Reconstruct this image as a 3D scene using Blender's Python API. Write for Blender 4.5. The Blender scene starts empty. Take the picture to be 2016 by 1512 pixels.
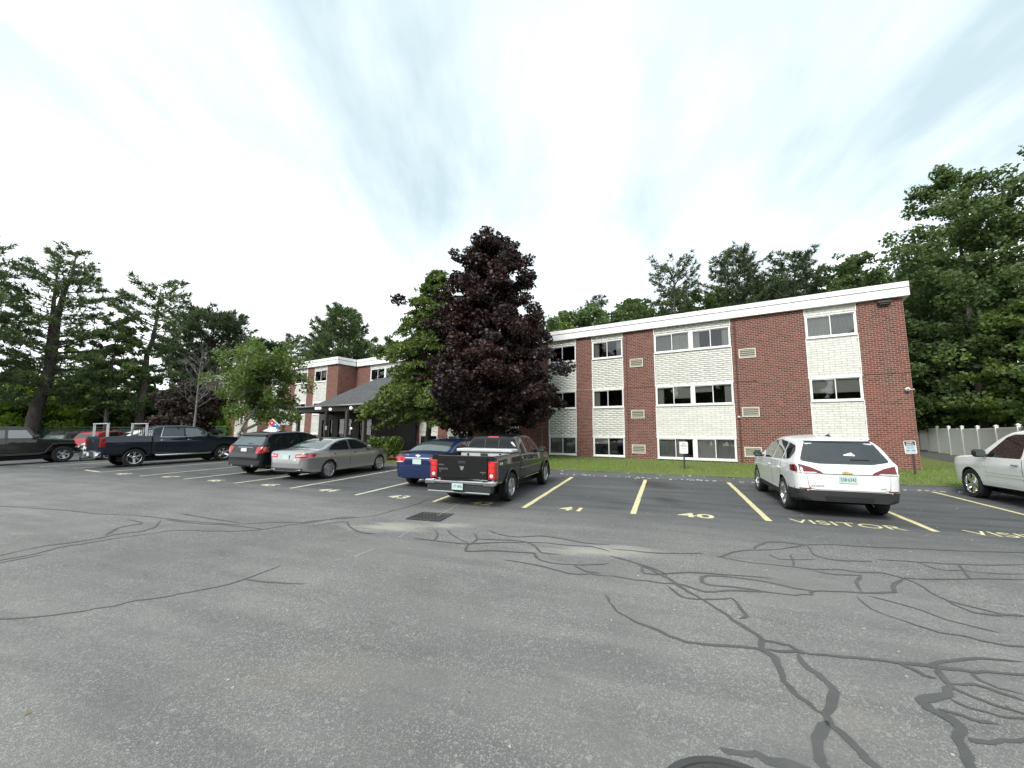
import bpy, bmesh, math, random
import numpy as np
from mathutils import Matrix, Vector
from mathutils.bvhtree import BVHTree

SC = bpy.context.scene
COL = SC.collection
rad = math.radians

# ------------------------------------------------------------------ camera
CAM_H = 1.85
cam_d = bpy.data.cameras.new("camera")
cam_d.sensor_width = 36.0
cam_d.lens = 808.87 / 2016 * 36.0
cam_d.clip_start = 0.05
cam_d.clip_end = 3000
cam = bpy.data.objects.new("camera", cam_d)
COL.objects.link(cam)
_p, _r = rad(7.0676), rad(0.5408)
_R0, _U0, _F = Vector((1, 0, 0)), Vector((0, -math.sin(_p), math.cos(_p))), Vector((0, math.cos(_p), math.sin(_p)))
_R = _R0 * math.cos(_r) + _U0 * math.sin(_r)
_U = -_R0 * math.sin(_r) + _U0 * math.cos(_r)
cam.matrix_world = Matrix(((_R.x, _U.x, -_F.x, 0), (_R.y, _U.y, -_F.y, 0), (_R.z, _U.z, -_F.z, CAM_H), (0, 0, 0, 1)))
SC.camera = cam

# ------------------------------------------------------------------ sky: thin high overcast
SUN_EL, SUN_AZ = rad(40), rad(208)          # azimuth from +Y towards +X
CLOUD = 1.3
wd = bpy.data.worlds.new("World")
SC.world = wd
wd.use_nodes = True
nt = wd.node_tree
nt.nodes.clear()
N = nt.nodes.new
def L(a, b): nt.links.new(a, b)
out = N('ShaderNodeOutputWorld')
sky = N('ShaderNodeTexSky'); sky.sky_type = 'NISHITA'; sky.sun_disc = False
sky.sun_elevation = SUN_EL; sky.sun_rotation = SUN_AZ
bg1 = N('ShaderNodeBackground'); bg1.inputs[1].default_value = 0.14
L(sky.outputs[0], bg1.inputs[0])
tc = N('ShaderNodeTexCoord')
sep = N('ShaderNodeSeparateXYZ'); L(tc.outputs['Generated'], sep.inputs[0])
def M(op, a, b=None, c=None):
    n = N('ShaderNodeMath'); n.operation = op
    for i, v in enumerate((a, b, c)):
        if v is None: continue
        if isinstance(v, (int, float)): n.inputs[i].default_value = v
        else: L(v, n.inputs[i])
    return n.outputs[0]
zc = M('ADD', M('MAXIMUM', sep.outputs[2], 0.0), 0.16)
px, py = M('DIVIDE', sep.outputs[0], zc), M('DIVIDE', sep.outputs[1], zc)
cmb = N('ShaderNodeCombineXYZ'); L(px, cmb.inputs[0]); L(py, cmb.inputs[1])
# wind-drawn bands of high cloud, running towards the horizon ahead
mp = N('ShaderNodeMapping'); mp.inputs['Rotation'].default_value = (0, 0, rad(30)); mp.inputs['Scale'].default_value = (0.75, 0.28, 1)
mp.inputs['Location'].default_value = (0.05, 0.45, 0)
L(cmb.outputs[0], mp.inputs[0])
n1 = N('ShaderNodeTexNoise'); n1.inputs['Scale'].default_value = 1.5; n1.inputs['Detail'].default_value = 6; n1.inputs['Roughness'].default_value = 0.56
n1.inputs['Distortion'].default_value = 0.6
L(mp.outputs[0], n1.inputs['Vector'])
mp2 = N('ShaderNodeMapping'); mp2.inputs['Rotation'].default_value = (0, 0, rad(-25)); mp2.inputs['Scale'].default_value = (1.5, 0.6, 1)
mp2.inputs['Location'].default_value = (3.3, 1.7, 0)
L(cmb.outputs[0], mp2.inputs[0])
n2 = N('ShaderNodeTexNoise'); n2.inputs['Scale'].default_value = 1.3; n2.inputs['Detail'].default_value = 5; n2.inputs['Roughness'].default_value = 0.62
L(mp2.outputs[0], n2.inputs['Vector'])
mixv = M('ADD', M('MULTIPLY', n1.outputs[0], 0.62), M('MULTIPLY', n2.outputs[0], 0.38))
# towards the horizon the layers overlap and close up
mixv = M('ADD', mixv, M('MULTIPLY', M('SUBTRACT', 1.0, M('MINIMUM', M('MULTIPLY', sep.outputs[2], 1.9), 1.0)), 0.34))
rp_ = N('ShaderNodeValToRGB')
rp_.color_ramp.interpolation = 'LINEAR'
rp_.color_ramp.elements[0].position = 0.43; rp_.color_ramp.elements[0].color = (0, 0, 0, 1)
rp_.color_ramp.elements[1].position = 0.98; rp_.color_ramp.elements[1].color = (1, 1, 1, 1)
L(mixv, rp_.inputs[0])
bg2 = N('ShaderNodeBackground')
crp = N('ShaderNodeMixRGB'); L(rp_.outputs[0], crp.inputs[0])
crp.inputs[1].default_value = (0.285, 0.352, 0.372, 1); crp.inputs[2].default_value = (1.0, 1.0, 0.995, 1)
L(crp.outputs[0], bg2.inputs[0]); bg2.inputs[1].default_value = CLOUD
mxw = N('ShaderNodeMixShader'); mxw.inputs[0].default_value = 0.90
L(bg1.outputs[0], mxw.inputs[1]); L(bg2.outputs[0], mxw.inputs[2]); L(mxw.outputs[0], out.inputs[0])

sun_d = bpy.data.lights.new("sun", 'SUN'); sun_d.energy = 2.0; sun_d.angle = rad(22); sun_d.color = (1, 0.965, 0.91)
sun = bpy.data.objects.new("sun", sun_d); COL.objects.link(sun)
_sd = Vector((math.sin(SUN_AZ) * math.cos(SUN_EL), math.cos(SUN_AZ) * math.cos(SUN_EL), math.sin(SUN_EL)))
sun.rotation_euler = _sd.to_track_quat('Z', 'Y').to_euler()

vs = SC.view_settings
vs.view_transform = 'Standard'; vs.look = 'None'; vs.exposure = 0.95; vs.gamma = 1.0; vs.use_curve_mapping = False
SC.display_settings.display_device = 'sRGB'
SC.render.engine = 'CYCLES'
SC.cycles.max_bounces = 8; SC.cycles.diffuse_bounces = 3; SC.cycles.glossy_bounces = 4
SC.cycles.transmission_bounces = 6; SC.cycles.transparent_max_bounces = 12
SC.cycles.caustics_reflective = False; SC.cycles.caustics_refractive = False

# ------------------------------------------------------------------ materials
MATS = {}
def newmat(name):
    m = bpy.data.materials.new(name); m.use_nodes = True
    MATS[name] = m
    return m, m.node_tree, m.node_tree.nodes['Principled BSDF']
def node(t, typ, **kw):
    n = t.nodes.new(typ)
    for k, v in kw.items():
        if k in n.inputs.keys(): n.inputs[k].default_value = v
        else: setattr(n, k, v)
    return n
def mth(t, op, a, b=None, clamp=False):
    n = t.nodes.new('ShaderNodeMath'); n.operation = op; n.use_clamp = clamp
    for i, v in enumerate((a, b)):
        if v is None: continue
        if isinstance(v, (int, float)): n.inputs[i].default_value = v
        else: t.links.new(v, n.inputs[i])
    return n.outputs[0]
def mixc(t, fac, a, b, mode='MIX'):
    n = t.nodes.new('ShaderNodeMixRGB'); n.blend_type = mode
    for i, v in enumerate((fac, a, b)):
        if isinstance(v, (int, float)): n.inputs[i].default_value = v
        elif isinstance(v, tuple): n.inputs[i].default_value = v if len(v) == 4 else v + (1,)
        else: t.links.new(v, n.inputs[i])
    return n.outputs[0]
def ramp(t, fac, stops):
    n = t.nodes.new('ShaderNodeValToRGB'); cr = n.color_ramp
    while len(cr.elements) < len(stops): cr.elements.new(0.5)
    for e, (p, c) in zip(cr.elements, stops):
        e.position = p
        e.color = (c, c, c, 1) if isinstance(c, (int, float)) else tuple(c) + (1,)
    t.links.new(fac, n.inputs[0])
    return n.outputs[0]
def noise(t, vec, scale, detail=4, rough=0.55, dist=0.0):
    n = node(t, 'ShaderNodeTexNoise', Scale=scale, Detail=detail, Roughness=rough, Distortion=dist)
    if vec is not None: t.links.new(vec, n.inputs['Vector'])
    return n.outputs[0]
def bump(t, b, h, strength=0.3, dist=0.01):
    n = node(t, 'ShaderNodeBump', Strength=strength, Distance=dist)
    t.links.new(h, n.inputs['Height']); t.links.new(n.outputs[0], b.inputs['Normal'])
def wpos(t):
    return t.nodes.new('ShaderNodeNewGeometry').outputs['Position']
def opos(t):
    return t.nodes.new('ShaderNodeTexCoord').outputs['Object']

def plain(name, col, rough=0.6, metal=0.0, coat=0.0, var=0.08, scale=6.0, spec=0.5, emit=None):
    """a simple surface with a little uneven wear"""
    if name in MATS: return MATS[name]
    m, t, b = newmat(name)
    if var:
        v = noise(t, opos(t), scale, 3)
        c = mixc(t, mth(t, 'MULTIPLY', v, 1.0), tuple(x * (1 - var) for x in col), tuple(min(1, x * (1 + var)) for x in col))
        t.links.new(c, b.inputs['Base Color'])
        r = mth(t, 'ADD', mth(t, 'MULTIPLY', v, 0.15), rough - 0.07)
        t.links.new(r, b.inputs['Roughness'])
    else:
        b.inputs['Base Color'].default_value = col + (1,)
        b.inputs['Roughness'].default_value = rough
    b.inputs['Metallic'].default_value = metal
    b.inputs['Specular IOR Level'].default_value = spec
    if coat:
        b.inputs['Coat Weight'].default_value = coat; b.inputs['Coat Roughness'].default_value = 0.04
    if emit:
        b.inputs['Emission Color'].default_value = tuple(emit[:3]) + (1,); b.inputs['Emission Strength'].default_value = emit[3]
    return m

def paint(name, col, metal=0.0, flake=0.0, dirt=0.25):
    if name in MATS: return MATS[name]
    m, t, b = newmat(name)
    op = opos(t)
    z = node(t, 'ShaderNodeSeparateXYZ'); t.links.new(op, z.inputs[0])
    d = mth(t, 'MULTIPLY', noise(t, op, 2.2, 5), ramp(t, z.outputs[2], [(0.15, 1.0), (0.8, 0.12)]))
    d = mth(t, 'MULTIPLY', d, dirt)
    c = mixc(t, d, col, (0.17, 0.155, 0.135))
    t.links.new(c, b.inputs['Base Color'])
    b.inputs['Metallic'].default_value = metal
    t.links.new(mth(t, 'ADD', mth(t, 'MULTIPLY', d, 1.2), 0.32), b.inputs['Roughness'])
    b.inputs['Coat Weight'].default_value = 0.8; b.inputs['Coat IOR'].default_value = 1.55; b.inputs['Specular IOR Level'].default_value = 0.1
    t.links.new(mth(t, 'ADD', mth(t, 'MULTIPLY', d, 0.9), 0.03), b.inputs['Coat Roughness'])
    return m

def glassmat(name, tint=(0.06, 0.075, 0.075), trans=0.6, rough=0.01):
    """thin pane: part of the light passes (tinted), the rest mirrors the surroundings"""
    if name in MATS: return MATS[name]
    m = bpy.data.materials.new(name); m.use_nodes = True; MATS[name] = m
    t = m.node_tree; t.nodes.clear()
    o = t.nodes.new('ShaderNodeOutputMaterial')
    tr = node(t, 'ShaderNodeBsdfTransparent'); tr.inputs[0].default_value = (trans, trans * 1.02, trans * 1.0, 1)
    gl = node(t, 'ShaderNodeBsdfGlossy', Roughness=rough); gl.inputs[0].default_value = (1, 1, 1, 1)
    fr = node(t, 'ShaderNodeFresnel', IOR=1.75)
    bm_ = node(t, 'ShaderNodeBump', Strength=0.02, Distance=0.02)
    t.links.new(noise(t, opos(t), 2.5, 1), bm_.inputs['Height'])
    t.links.new(bm_.outputs[0], gl.inputs['Normal']); t.links.new(bm_.outputs[0], fr.inputs['Normal'])
    mx = t.nodes.new('ShaderNodeMixShader')
    t.links.new(fr.outputs[0], mx.inputs[0]); t.links.new(tr.outputs[0], mx.inputs[1]); t.links.new(gl.outputs[0], mx.inputs[2])
    t.links.new(mx.outputs[0], o.inputs[0])
    return m

# ------------------------------------------------------------------ objects and tags
def tag(o, label=None, cat=None, group=None, kind=None):
    if label: o['label'] = label
    if cat: o['category'] = cat
    if group: o['group'] = group
    if kind: o['kind'] = kind
    return o
def empty(name, loc=(0, 0, 0), rz=0.0, parent=None):
    o = bpy.data.objects.new(name, None); COL.objects.link(o)
    o.location = loc; o.rotation_euler = (0, 0, rz); o.empty_display_size = 0.2
    if parent: o.parent = parent
    return o
def link(name, me, parent=None):
    o = bpy.data.objects.new(name, me); COL.objects.link(o)
    if parent: o.parent = parent
    return o

class MB:
    """collects shapes, then links them as one mesh object"""
    def __init__(s): s.v = []; s.f = []; s.m = []
    def add(s, vs, fs, mi=0):
        b = len(s.v); s.v += [tuple(p) for p in vs]; s.f += [tuple(i + b for i in f) for f in fs]; s.m += [mi] * len(fs)
    def box(s, x0, x1, y0, y1, z0, z1, mi=0, mat=None):
        vs = [(x0, y0, z0), (x1, y0, z0), (x1, y1, z0), (x0, y1, z0), (x0, y0, z1), (x1, y0, z1), (x1, y1, z1), (x0, y1, z1)]
        if mat is not None: vs = [mat @ Vector(p) for p in vs]
        s.add(vs, [(0, 3, 2, 1), (4, 5, 6, 7), (0, 1, 5, 4), (1, 2, 6, 5), (2, 3, 7, 6), (3, 0, 4, 7)], mi)
    def bbox(s, x0, x1, y0, y1, z0, z1, b=0.01, mi=0, mat=None):
        """bevelled box"""
        X, Y, Z = (x0, x1), (y0, y1), (z0, z1); vs = []; idx = {}
        for i in (0, 1):
            for j in (0, 1):
                for k in (0, 1):
                    sx, sy, sz = (b, -b)[i], (b, -b)[j], (b, -b)[k]
                    for a in range(3):
                        p = [X[i] + sx, Y[j] + sy, Z[k] + sz]; p[a] = (X[i], Y[j], Z[k])[a]
                        idx[(i, j, k, a)] = len(vs); vs.append(tuple(p))
        fs = []
        for a in range(3):
            o = [q for q in range(3) if q != a]
            for sd in (0, 1):
                r = []
                for (p, q) in ((0, 0), (1, 0), (1, 1), (0, 1)):
                    c = [0, 0, 0]; c[a] = sd; c[o[0]] = p; c[o[1]] = q; r.append(idx[(*c, a)])
                if (sd == 0) != (a == 1): r.reverse()
                fs.append(tuple(r))
        for a in range(3):           # edges along axis a
            o = [q for q in range(3) if q != a]
            for p in (0, 1):
                for q in (0, 1):
                    c0 = [0, 0, 0]; c1 = [0, 0, 0]; c1[a] = 1
                    for c in (c0, c1): c[o[0]] = p; c[o[1]] = q
                    fs.append((idx[(*c0, o[0])], idx[(*c1, o[0])], idx[(*c1, o[1])], idx[(*c0, o[1])]))
        for i in (0, 1):
            for j in (0, 1):
                for k in (0, 1): fs.append((idx[(i, j, k, 0)], idx[(i, j, k, 1)], idx[(i, j, k, 2)]))
        if mat is not None: vs = [mat @ Vector(p) for p in vs]
        s.add(vs, fs, mi)
    def tube(s, pts, rs, n=8, mi=0, cap=True):
        pts = [Vector(p) for p in pts]
        if isinstance(rs, (int, float)): rs = [rs] * len(pts)
        vs = []; fs = []; up = None
        for i, p in enumerate(pts):
            d = (pts[min(i + 1, len(pts) - 1)] - pts[max(i - 1, 0)])
            if d.length < 1e-9: d = Vector((0, 0, 1))
            d.normalize()
            if up is None: up = Vector((1, 0, 0)) if abs(d.x) < 0.8 else Vector((0, 1, 0))
            a = (up - d * up.dot(d))
            if a.length < 1e-5: a = d.orthogonal()
            a.normalize(); b = d.cross(a); up = a
            for k in range(n):
                t = 2 * math.pi * k / n
                vs.append(p + (a * math.cos(t) + b * math.sin(t)) * rs[i])
        for i in range(len(pts) - 1):
            for k in range(n):
                k2 = (k + 1) % n
                fs.append((i * n + k, i * n + k2, (i + 1) * n + k2, (i + 1) * n + k))
        if cap:
            fs.append(tuple(range(n - 1, -1, -1))); b0 = (len(pts) - 1) * n; fs.append(tuple(b0 + k for k in range(n)))
        s.add(vs, fs, mi)
    def lathe(s, prof, n=24, mi=0, mat=None):
        """profile of (r, h) revolved about the local y axis"""
        vs = []; fs = []
        for r, h in prof:
            for k in range(n):
                t = 2 * math.pi * k / n; vs.append(Vector((r * math.cos(t), h, r * math.sin(t))))
        for i in range(len(prof) - 1):
            for k in range(n):
                k2 = (k + 1) % n; fs.append((i * n + k, (i + 1) * n + k, (i + 1) * n + k2, i * n + k2))
        if mat is not None: vs = [mat @ v for v in vs]
        s.add(vs, fs, mi)
    def mesh(s, name, mats, smooth=None):
        me = bpy.data.meshes.new(name); me.from_pydata(s.v, [], s.f)
        for m in (mats if isinstance(mats, (list, tuple)) else [mats]): me.materials.append(m)
        if any(s.m): me.polygons.foreach_set('material_index', s.m)
        if smooth is not None:
            me.polygons.foreach_set('use_smooth', [True] * len(me.polygons)); me.set_sharp_from_angle(angle=rad(smooth))
        me.update()
        return me
    def build(s, name, mats, parent=None, smooth=None):
        return link(name, s.mesh(name, mats, smooth), parent)

def np_mesh(name, V, F, mat, attr=None, smooth=False):
    """V (n,3), F (m,k) same k for all; attr: one float per face"""
    V = np.asarray(V, np.float32); F = np.asarray(F, np.int32); k = F.shape[1]
    me = bpy.data.meshes.new(name)
    me.vertices.add(len(V)); me.vertices.foreach_set('co', V.ravel())
    me.loops.add(F.size); me.loops.foreach_set('vertex_index', F.ravel())
    me.polygons.add(len(F)); me.polygons.foreach_set('loop_start', np.arange(0, F.size, k, dtype=np.int32))
    if smooth: me.polygons.foreach_set('use_smooth', np.ones(len(F), bool))
    me.update(calc_edges=True)
    if attr is not None:
        a = me.attributes.new('tint', 'FLOAT', 'FACE'); a.data.foreach_set('value', np.asarray(attr, np.float32))
    for m in (mat if isinstance(mat, (list, tuple)) else [mat]): me.materials.append(m)
    return me

_txt = {}
def text_mesh(s, bold=0.0, sx=1.0):
    """flat letters, height about 1, centred, as vertex / face lists"""
    key = (s, bold, sx)
    if key in _txt: return _txt[key]
    cu = bpy.data.curves.new('lettering', 'FONT'); cu.body = s; cu.align_x = 'CENTER'; cu.align_y = 'CENTER'; cu.size = 1.4; cu.offset = bold
    cu.resolution_u = 3
    ob = bpy.data.objects.new('lettering', cu); COL.objects.link(ob)
    dg = bpy.context.evaluated_depsgraph_get()
    me = bpy.data.meshes.new_from_object(ob.evaluated_get(dg))
    vs = [(v.co.x * sx, v.co.y, 0) for v in me.vertices]; fs = [tuple(p.vertices) for p in me.polygons]
    bpy.data.objects.remove(ob); bpy.data.curves.remove(cu); bpy.data.meshes.remove(me)
    _txt[key] = (vs, fs)
    return vs, fs
# ------------------------------------------------------------------ the lot and the land
PA = rad(20.5)                                   # stall direction, from +Y towards +X
PD, QD = (math.cos(PA), -math.sin(PA)), (math.sin(PA), math.cos(PA))
QK, PK = 15.95, -25.0                            # kerb line and its left end
BYAW = rad(-56.925)
UD, ND = (math.sin(BYAW), math.cos(BYAW)), (math.cos(BYAW), -math.sin(BYAW))
U0, DB = -4.427, 21.953
def G(x, y):
    y = np.asarray(y, float); x = np.clip(np.asarray(x, float), -60, 60)
    e = np.clip(y - 24, 0, 40)
    return 0.005 * x + 0.0225 * (np.minimum(y, 24) + e - e * e / 80) - 0.012 * np.clip(-12 - x, 0, 12) - 0.03 * np.clip(-24 - x, 0, 12)
def nrm(x, y): return np.asarray(x) * ND[0] + np.asarray(y) * ND[1] - DB
def pq(p, q): return (p * PD[0] + q * QD[0], p * PD[1] + q * QD[1])
def topq(x, y): return (x * PD[0] + y * PD[1], x * QD[0] + y * QD[1])
def lawn_z(x, y):
    p, q = topq(np.asarray(x, float), np.asarray(y, float))
    a = np.maximum(np.minimum(q - QK, (p - PK) * 0.9), 0.0); b = np.maximum(-0.4 - nrm(x, y), 0.0)
    t = a / (a + b + 1e-3); t = np.clip(t, 0, 1) ** 0.85
    g = G(x, y) + 0.12
    return g * (1 - t) + np.maximum(0.66, G(x, y) + 0.02) * t

def asphalt(name, path=False):
    m, t, b = newmat(name)
    pos = wpos(t)
    mpn = node(t, 'ShaderNodeMapping'); mpn.inputs['Rotation'].default_value = (0, 0, PA); t.links.new(pos, mpn.inputs[0])
    sp = node(t, 'ShaderNodeSeparateXYZ'); t.links.new(mpn.outputs[0], sp.inputs[0])
    q = sp.outputs[1]
    big = noise(t, pos, 0.22, 5, 0.6); mid = noise(t, pos, 1.3, 6, 0.62); fine = noise(t, pos, 9, 5, 0.65)
    strm = node(t, 'ShaderNodeMapping'); strm.inputs['Scale'].default_value = (0.35, 2.2, 1); t.links.new(mpn.outputs[0], strm.inputs[0])
    streak = noise(t, strm.outputs[0], 1.1, 5, 0.65)
    edge = mth(t, 'ADD', q, mth(t, 'MULTIPLY', mth(t, 'SUBTRACT', mid, 0.5), 1.6))
    seal = ramp(t, mth(t, 'DIVIDE', mth(t, 'ADD', edge, 0.0), 20.0), [(0.37, 0.0), (0.50, 1.0)])
    lane = mixc(t, ramp(t, big, [(0.36, 0.0), (0.64, 1.0)]), (0.146, 0.142, 0.135), (0.238, 0.231, 0.218))
    lane = mixc(t, ramp(t, streak, [(0.40, 0.5), (0.56, 0.0)]), lane, (0.10, 0.10, 0.098))
    lane = mixc(t, ramp(t, mid, [(0.35, 0.0), (0.75, 0.55)]), lane, (0.195, 0.193, 0.186))
    lane = mixc(t, ramp(t, noise(t, pos, 0.55, 4, 0.6), [(0.56, 0.0), (0.75, 0.5)]), lane, (0.19, 0.172, 0.150))
    stall = mixc(t, ramp(t, streak, [(0.35, 0.0), (0.72, 1.0)]), (0.066, 0.068, 0.070), (0.130, 0.131, 0.131))
    stall = mixc(t, ramp(t, noise(t, strm.outputs[0], 3.2, 6, 0.7), [(0.60, 0.0), (0.74, 0.5)]), stall, (0.20, 0.20, 0.195))
    c = mixc(t, seal, lane, stall) if not path else stall
    # exposed aggregate: pale and dark grains, worn in patches
    v1 = node(t, 'ShaderNodeTexVoronoi', Scale=105.0); t.links.new(pos, v1.inputs['Vector'])
    v2 = node(t, 'ShaderNodeTexVoronoi', Scale=150.0); t.links.new(pos, v2.inputs['Vector'])
    g1 = ramp(t, v1.outputs['Color'], [(0.62, 0.0), (0.80, 1.0)])
    g2 = ramp(t, v2.outputs['Color'], [(0.30, 0.0), (0.85, 1.0)])
    wear = ramp(t, noise(t, pos, 0.7, 7, 0.68), [(0.34, 0.08), (0.47, 0.5), (0.66, 1.0)])
    wear = mth(t, 'MULTIPLY', wear, mth(t, 'SUBTRACT', 1.0, mth(t, 'MULTIPLY', seal, 0.85)))
    c = mixc(t, mth(t, 'MULTIPLY', mth(t, 'MULTIPLY', g1, wear), 0.68), c, (0.44, 0.43, 0.40))
    v3 = node(t, 'ShaderNodeTexVoronoi', Scale=33.0); t.links.new(pos, v3.inputs['Vector']); c = mixc(t, mth(t, 'MULTIPLY', ramp(t, v3.outputs['Color'], [(0.86, 0.0), (0.93, 0.55)]), wear), c, (0.40, 0.39, 0.37))
    c = mixc(t, mth(t, 'MULTIPLY', mth(t, 'SUBTRACT', 1.0, g2), 0.42), c, mixc(t, 0.5, c, (0.03, 0.03, 0.031)))
    # dried silt beside the drain and where water stands; oil in an empty stall
    def blob(x, y, sx, sy, col, k, c, thr=0.5):
        mm = node(t, 'ShaderNodeMapping'); mm.inputs['Location'].default_value = (-x, -y, 0); t.links.new(pos, mm.inputs[0])
        m2 = node(t, 'ShaderNodeMapping'); m2.inputs['Rotation'].default_value = (0, 0, PA); m2.inputs['Scale'].default_value = (1 / sx, 1 / sy, 0); t.links.new(mm.outputs[0], m2.inputs[0])
        ln = node(t, 'ShaderNodeVectorMath', operation='LENGTH'); t.links.new(m2.outputs[0], ln.inputs[0])
        d = mth(t, 'ADD', ln.outputs['Value'], mth(t, 'MULTIPLY', mth(t, 'SUBTRACT', noise(t, strm.outputs[0], 3.4, 8, 0.75), 0.5), 2.6))
        return mixc(t, mth(t, 'MULTIPLY', ramp(t, d, [(0.25, 1.0), (1.0, 0.0)]), k), c, col)
    if not path:
        c = blob(-2.25, 7.75, 0.85, 0.42, (0.42, 0.40, 0.33), 0.6, c)
        c = blob(-1.15, 7.9, 0.6, 0.25, (0.42, 0.39, 0.33), 0.55, c)
        c = blob(1.35, 6.35, 1.1, 0.35, (0.40, 0.38, 0.32), 0.55, c)
        c = blob(-1.5, 3.3, 0.8, 0.35, (0.24, 0.21, 0.17), 0.22, c)
        c = blob(4.6, 13.4, 0.7, 1.3, (0.045, 0.04, 0.037), 0.85, c)
        c = blob(3.9, 10.6, 0.5, 0.8, (0.045, 0.04, 0.037), 0.75, c)
        c = blob(2.2, 2.9, 0.35, 0.25, (0.28, 0.25, 0.21), 0.2, c)
    t.links.new(c, b.inputs['Base Color'])
    b.inputs['Roughness'].default_value = 0.86; b.inputs['Specular IOR Level'].default_value = 0.35
    h = mth(t, 'ADD', mth(t, 'MULTIPLY', v1.outputs['Distance'], 0.7), mth(t, 'MULTIPLY', fine, 0.8))
    bump(t, b, h, 0.5, 0.012)
    return m

M_ASPH = asphalt('asphalt'); M_PATH = asphalt('path_asphalt', True)
def earth():
    m, t, b = newmat('earth'); pos = wpos(t)
    n = noise(t, pos, 0.6, 6); k = noise(t, pos, 7, 5)
    c = mixc(t, ramp(t, n, [(0.4, 0.0), (0.62, 1.0)]), (0.075, 0.055, 0.035), (0.045, 0.060, 0.022))
    c = mixc(t, ramp(t, k, [(0.4, 0.0), (0.7, 0.5)]), c, (0.11, 0.085, 0.05))
    t.links.new(c, b.inputs['Base Color']); b.inputs['Roughness'].default_value = 0.95; bump(t, b, k, 0.6, 0.05)
    return m
def turf():
    m, t, b = newmat('turf'); pos = wpos(t)
    n = noise(t, pos, 0.5, 5); k = noise(t, pos, 6, 6)
    c = mixc(t, ramp(t, n, [(0.35, 0.0), (0.65, 1.0)]), (0.090, 0.135, 0.025), (0.14, 0.165, 0.042))
    c = mixc(t, ramp(t, k, [(0.45, 0.0), (0.75, 0.6)]), c, (0.16, 0.14, 0.065))
    t.links.new(c, b.inputs['Base Color']); b.inputs['Roughness'].default_value = 0.95; bump(t, b, k, 0.8, 0.04)
    return m
def bark_mulch():
    m, t, b = newmat('bark_mulch'); pos = wpos(t)
    k = noise(t, pos, 22, 6, 0.7); n = noise(t, pos, 2.5, 4)
    c = mixc(t, k, (0.10, 0.042, 0.018), (0.33, 0.155, 0.07)); c = mixc(t, ramp(t, n, [(0.4, 0.0), (0.7, 0.5)]), c, (0.16, 0.10, 0.05))
    t.links.new(c, b.inputs['Base Color']); b.inputs['Roughness'].default_value = 0.95; bump(t, b, k, 0.9, 0.05)
    return m
M_EARTH, M_TURF, M_MULCH = earth(), turf(), bark_mulch()

def sheet(name, xs, ys, zf, mat, keep=None, conv=None, smooth=True):
    X, Y = np.meshgrid(xs, ys, indexing='ij')
    if conv is not None: X, Y = conv(X, Y)
    Z = zf(X, Y); n, m = X.shape
    V = np.stack([X, Y, Z], -1).reshape(-1, 3)
    I = np.arange(n * m).reshape(n, m)
    F = np.stack([I[:-1, :-1], I[1:, :-1], I[1:, 1:], I[:-1, 1:]], -1).reshape(-1, 4)
    if keep is not None:
        C = V[F].mean(1); F = F[keep(C[:, 0], C[:, 1])]
        used = np.unique(F); mp_ = -np.ones(len(V), int); mp_[used] = np.arange(len(used)); V = V[used]; F = mp_[F]
    if np.cross(V[F[0, 1]] - V[F[0, 0]], V[F[0, 2]] - V[F[0, 1]])[2] < 0: F = F[:, ::-1]
    return link(name, np_mesh(name, V, F, mat, smooth=smooth))

far = np.concatenate([np.array([-1500, -700, -300, -150]), np.arange(-90, 91, 6.0), np.array([150, 300, 700, 1500])])
tag(sheet('ground', far, far, lambda x, y: G(x, y) - 0.22, M_EARTH), 'woodland earth beyond the car park', None, None, 'structure')
pcs = np.concatenate([np.array([-70, -55, -45]), np.arange(-38, 30, 1.0), np.array([30, 36, 44, 60])])
lot = sheet('parking_lot', pcs, np.concatenate([np.array([-60, -40, -25]), np.arange(-16, 15.5, 0.75), np.array([QK, QK + 0.6])]), G, M_ASPH, conv=pq)
tag(lot, 'grey asphalt car park with patched cracks', None, None, 'structure')
lot2 = sheet('parking_lot', np.arange(-68, -24.0, 2.0), np.arange(QK + 0.6, 36, 2.0), G, M_ASPH, conv=pq)
tag(lot2, 'asphalt of the far car park behind the jeep', None, None, 'structure')
wood = sheet('woodland_floor', np.arange(-90, -24, 3.0), np.arange(34, 110, 4.0), lambda x, y: G(x, y) + 0.05, M_EARTH, conv=pq)
tag(wood, 'leaf-strewn woodland floor behind the green fence', None, None, 'structure')
lawn = sheet('lawn', np.concatenate([np.arange(PK, 30, 0.6), np.array([32, 40, 60, 90])]), np.concatenate([np.arange(QK + 0.12, 30, 0.5), np.arange(30, 100, 5.0)]), lawn_z, M_TURF, conv=pq)
tag(lawn, 'lawn strip between the kerb and the brick building', None, None, 'structure')

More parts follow.
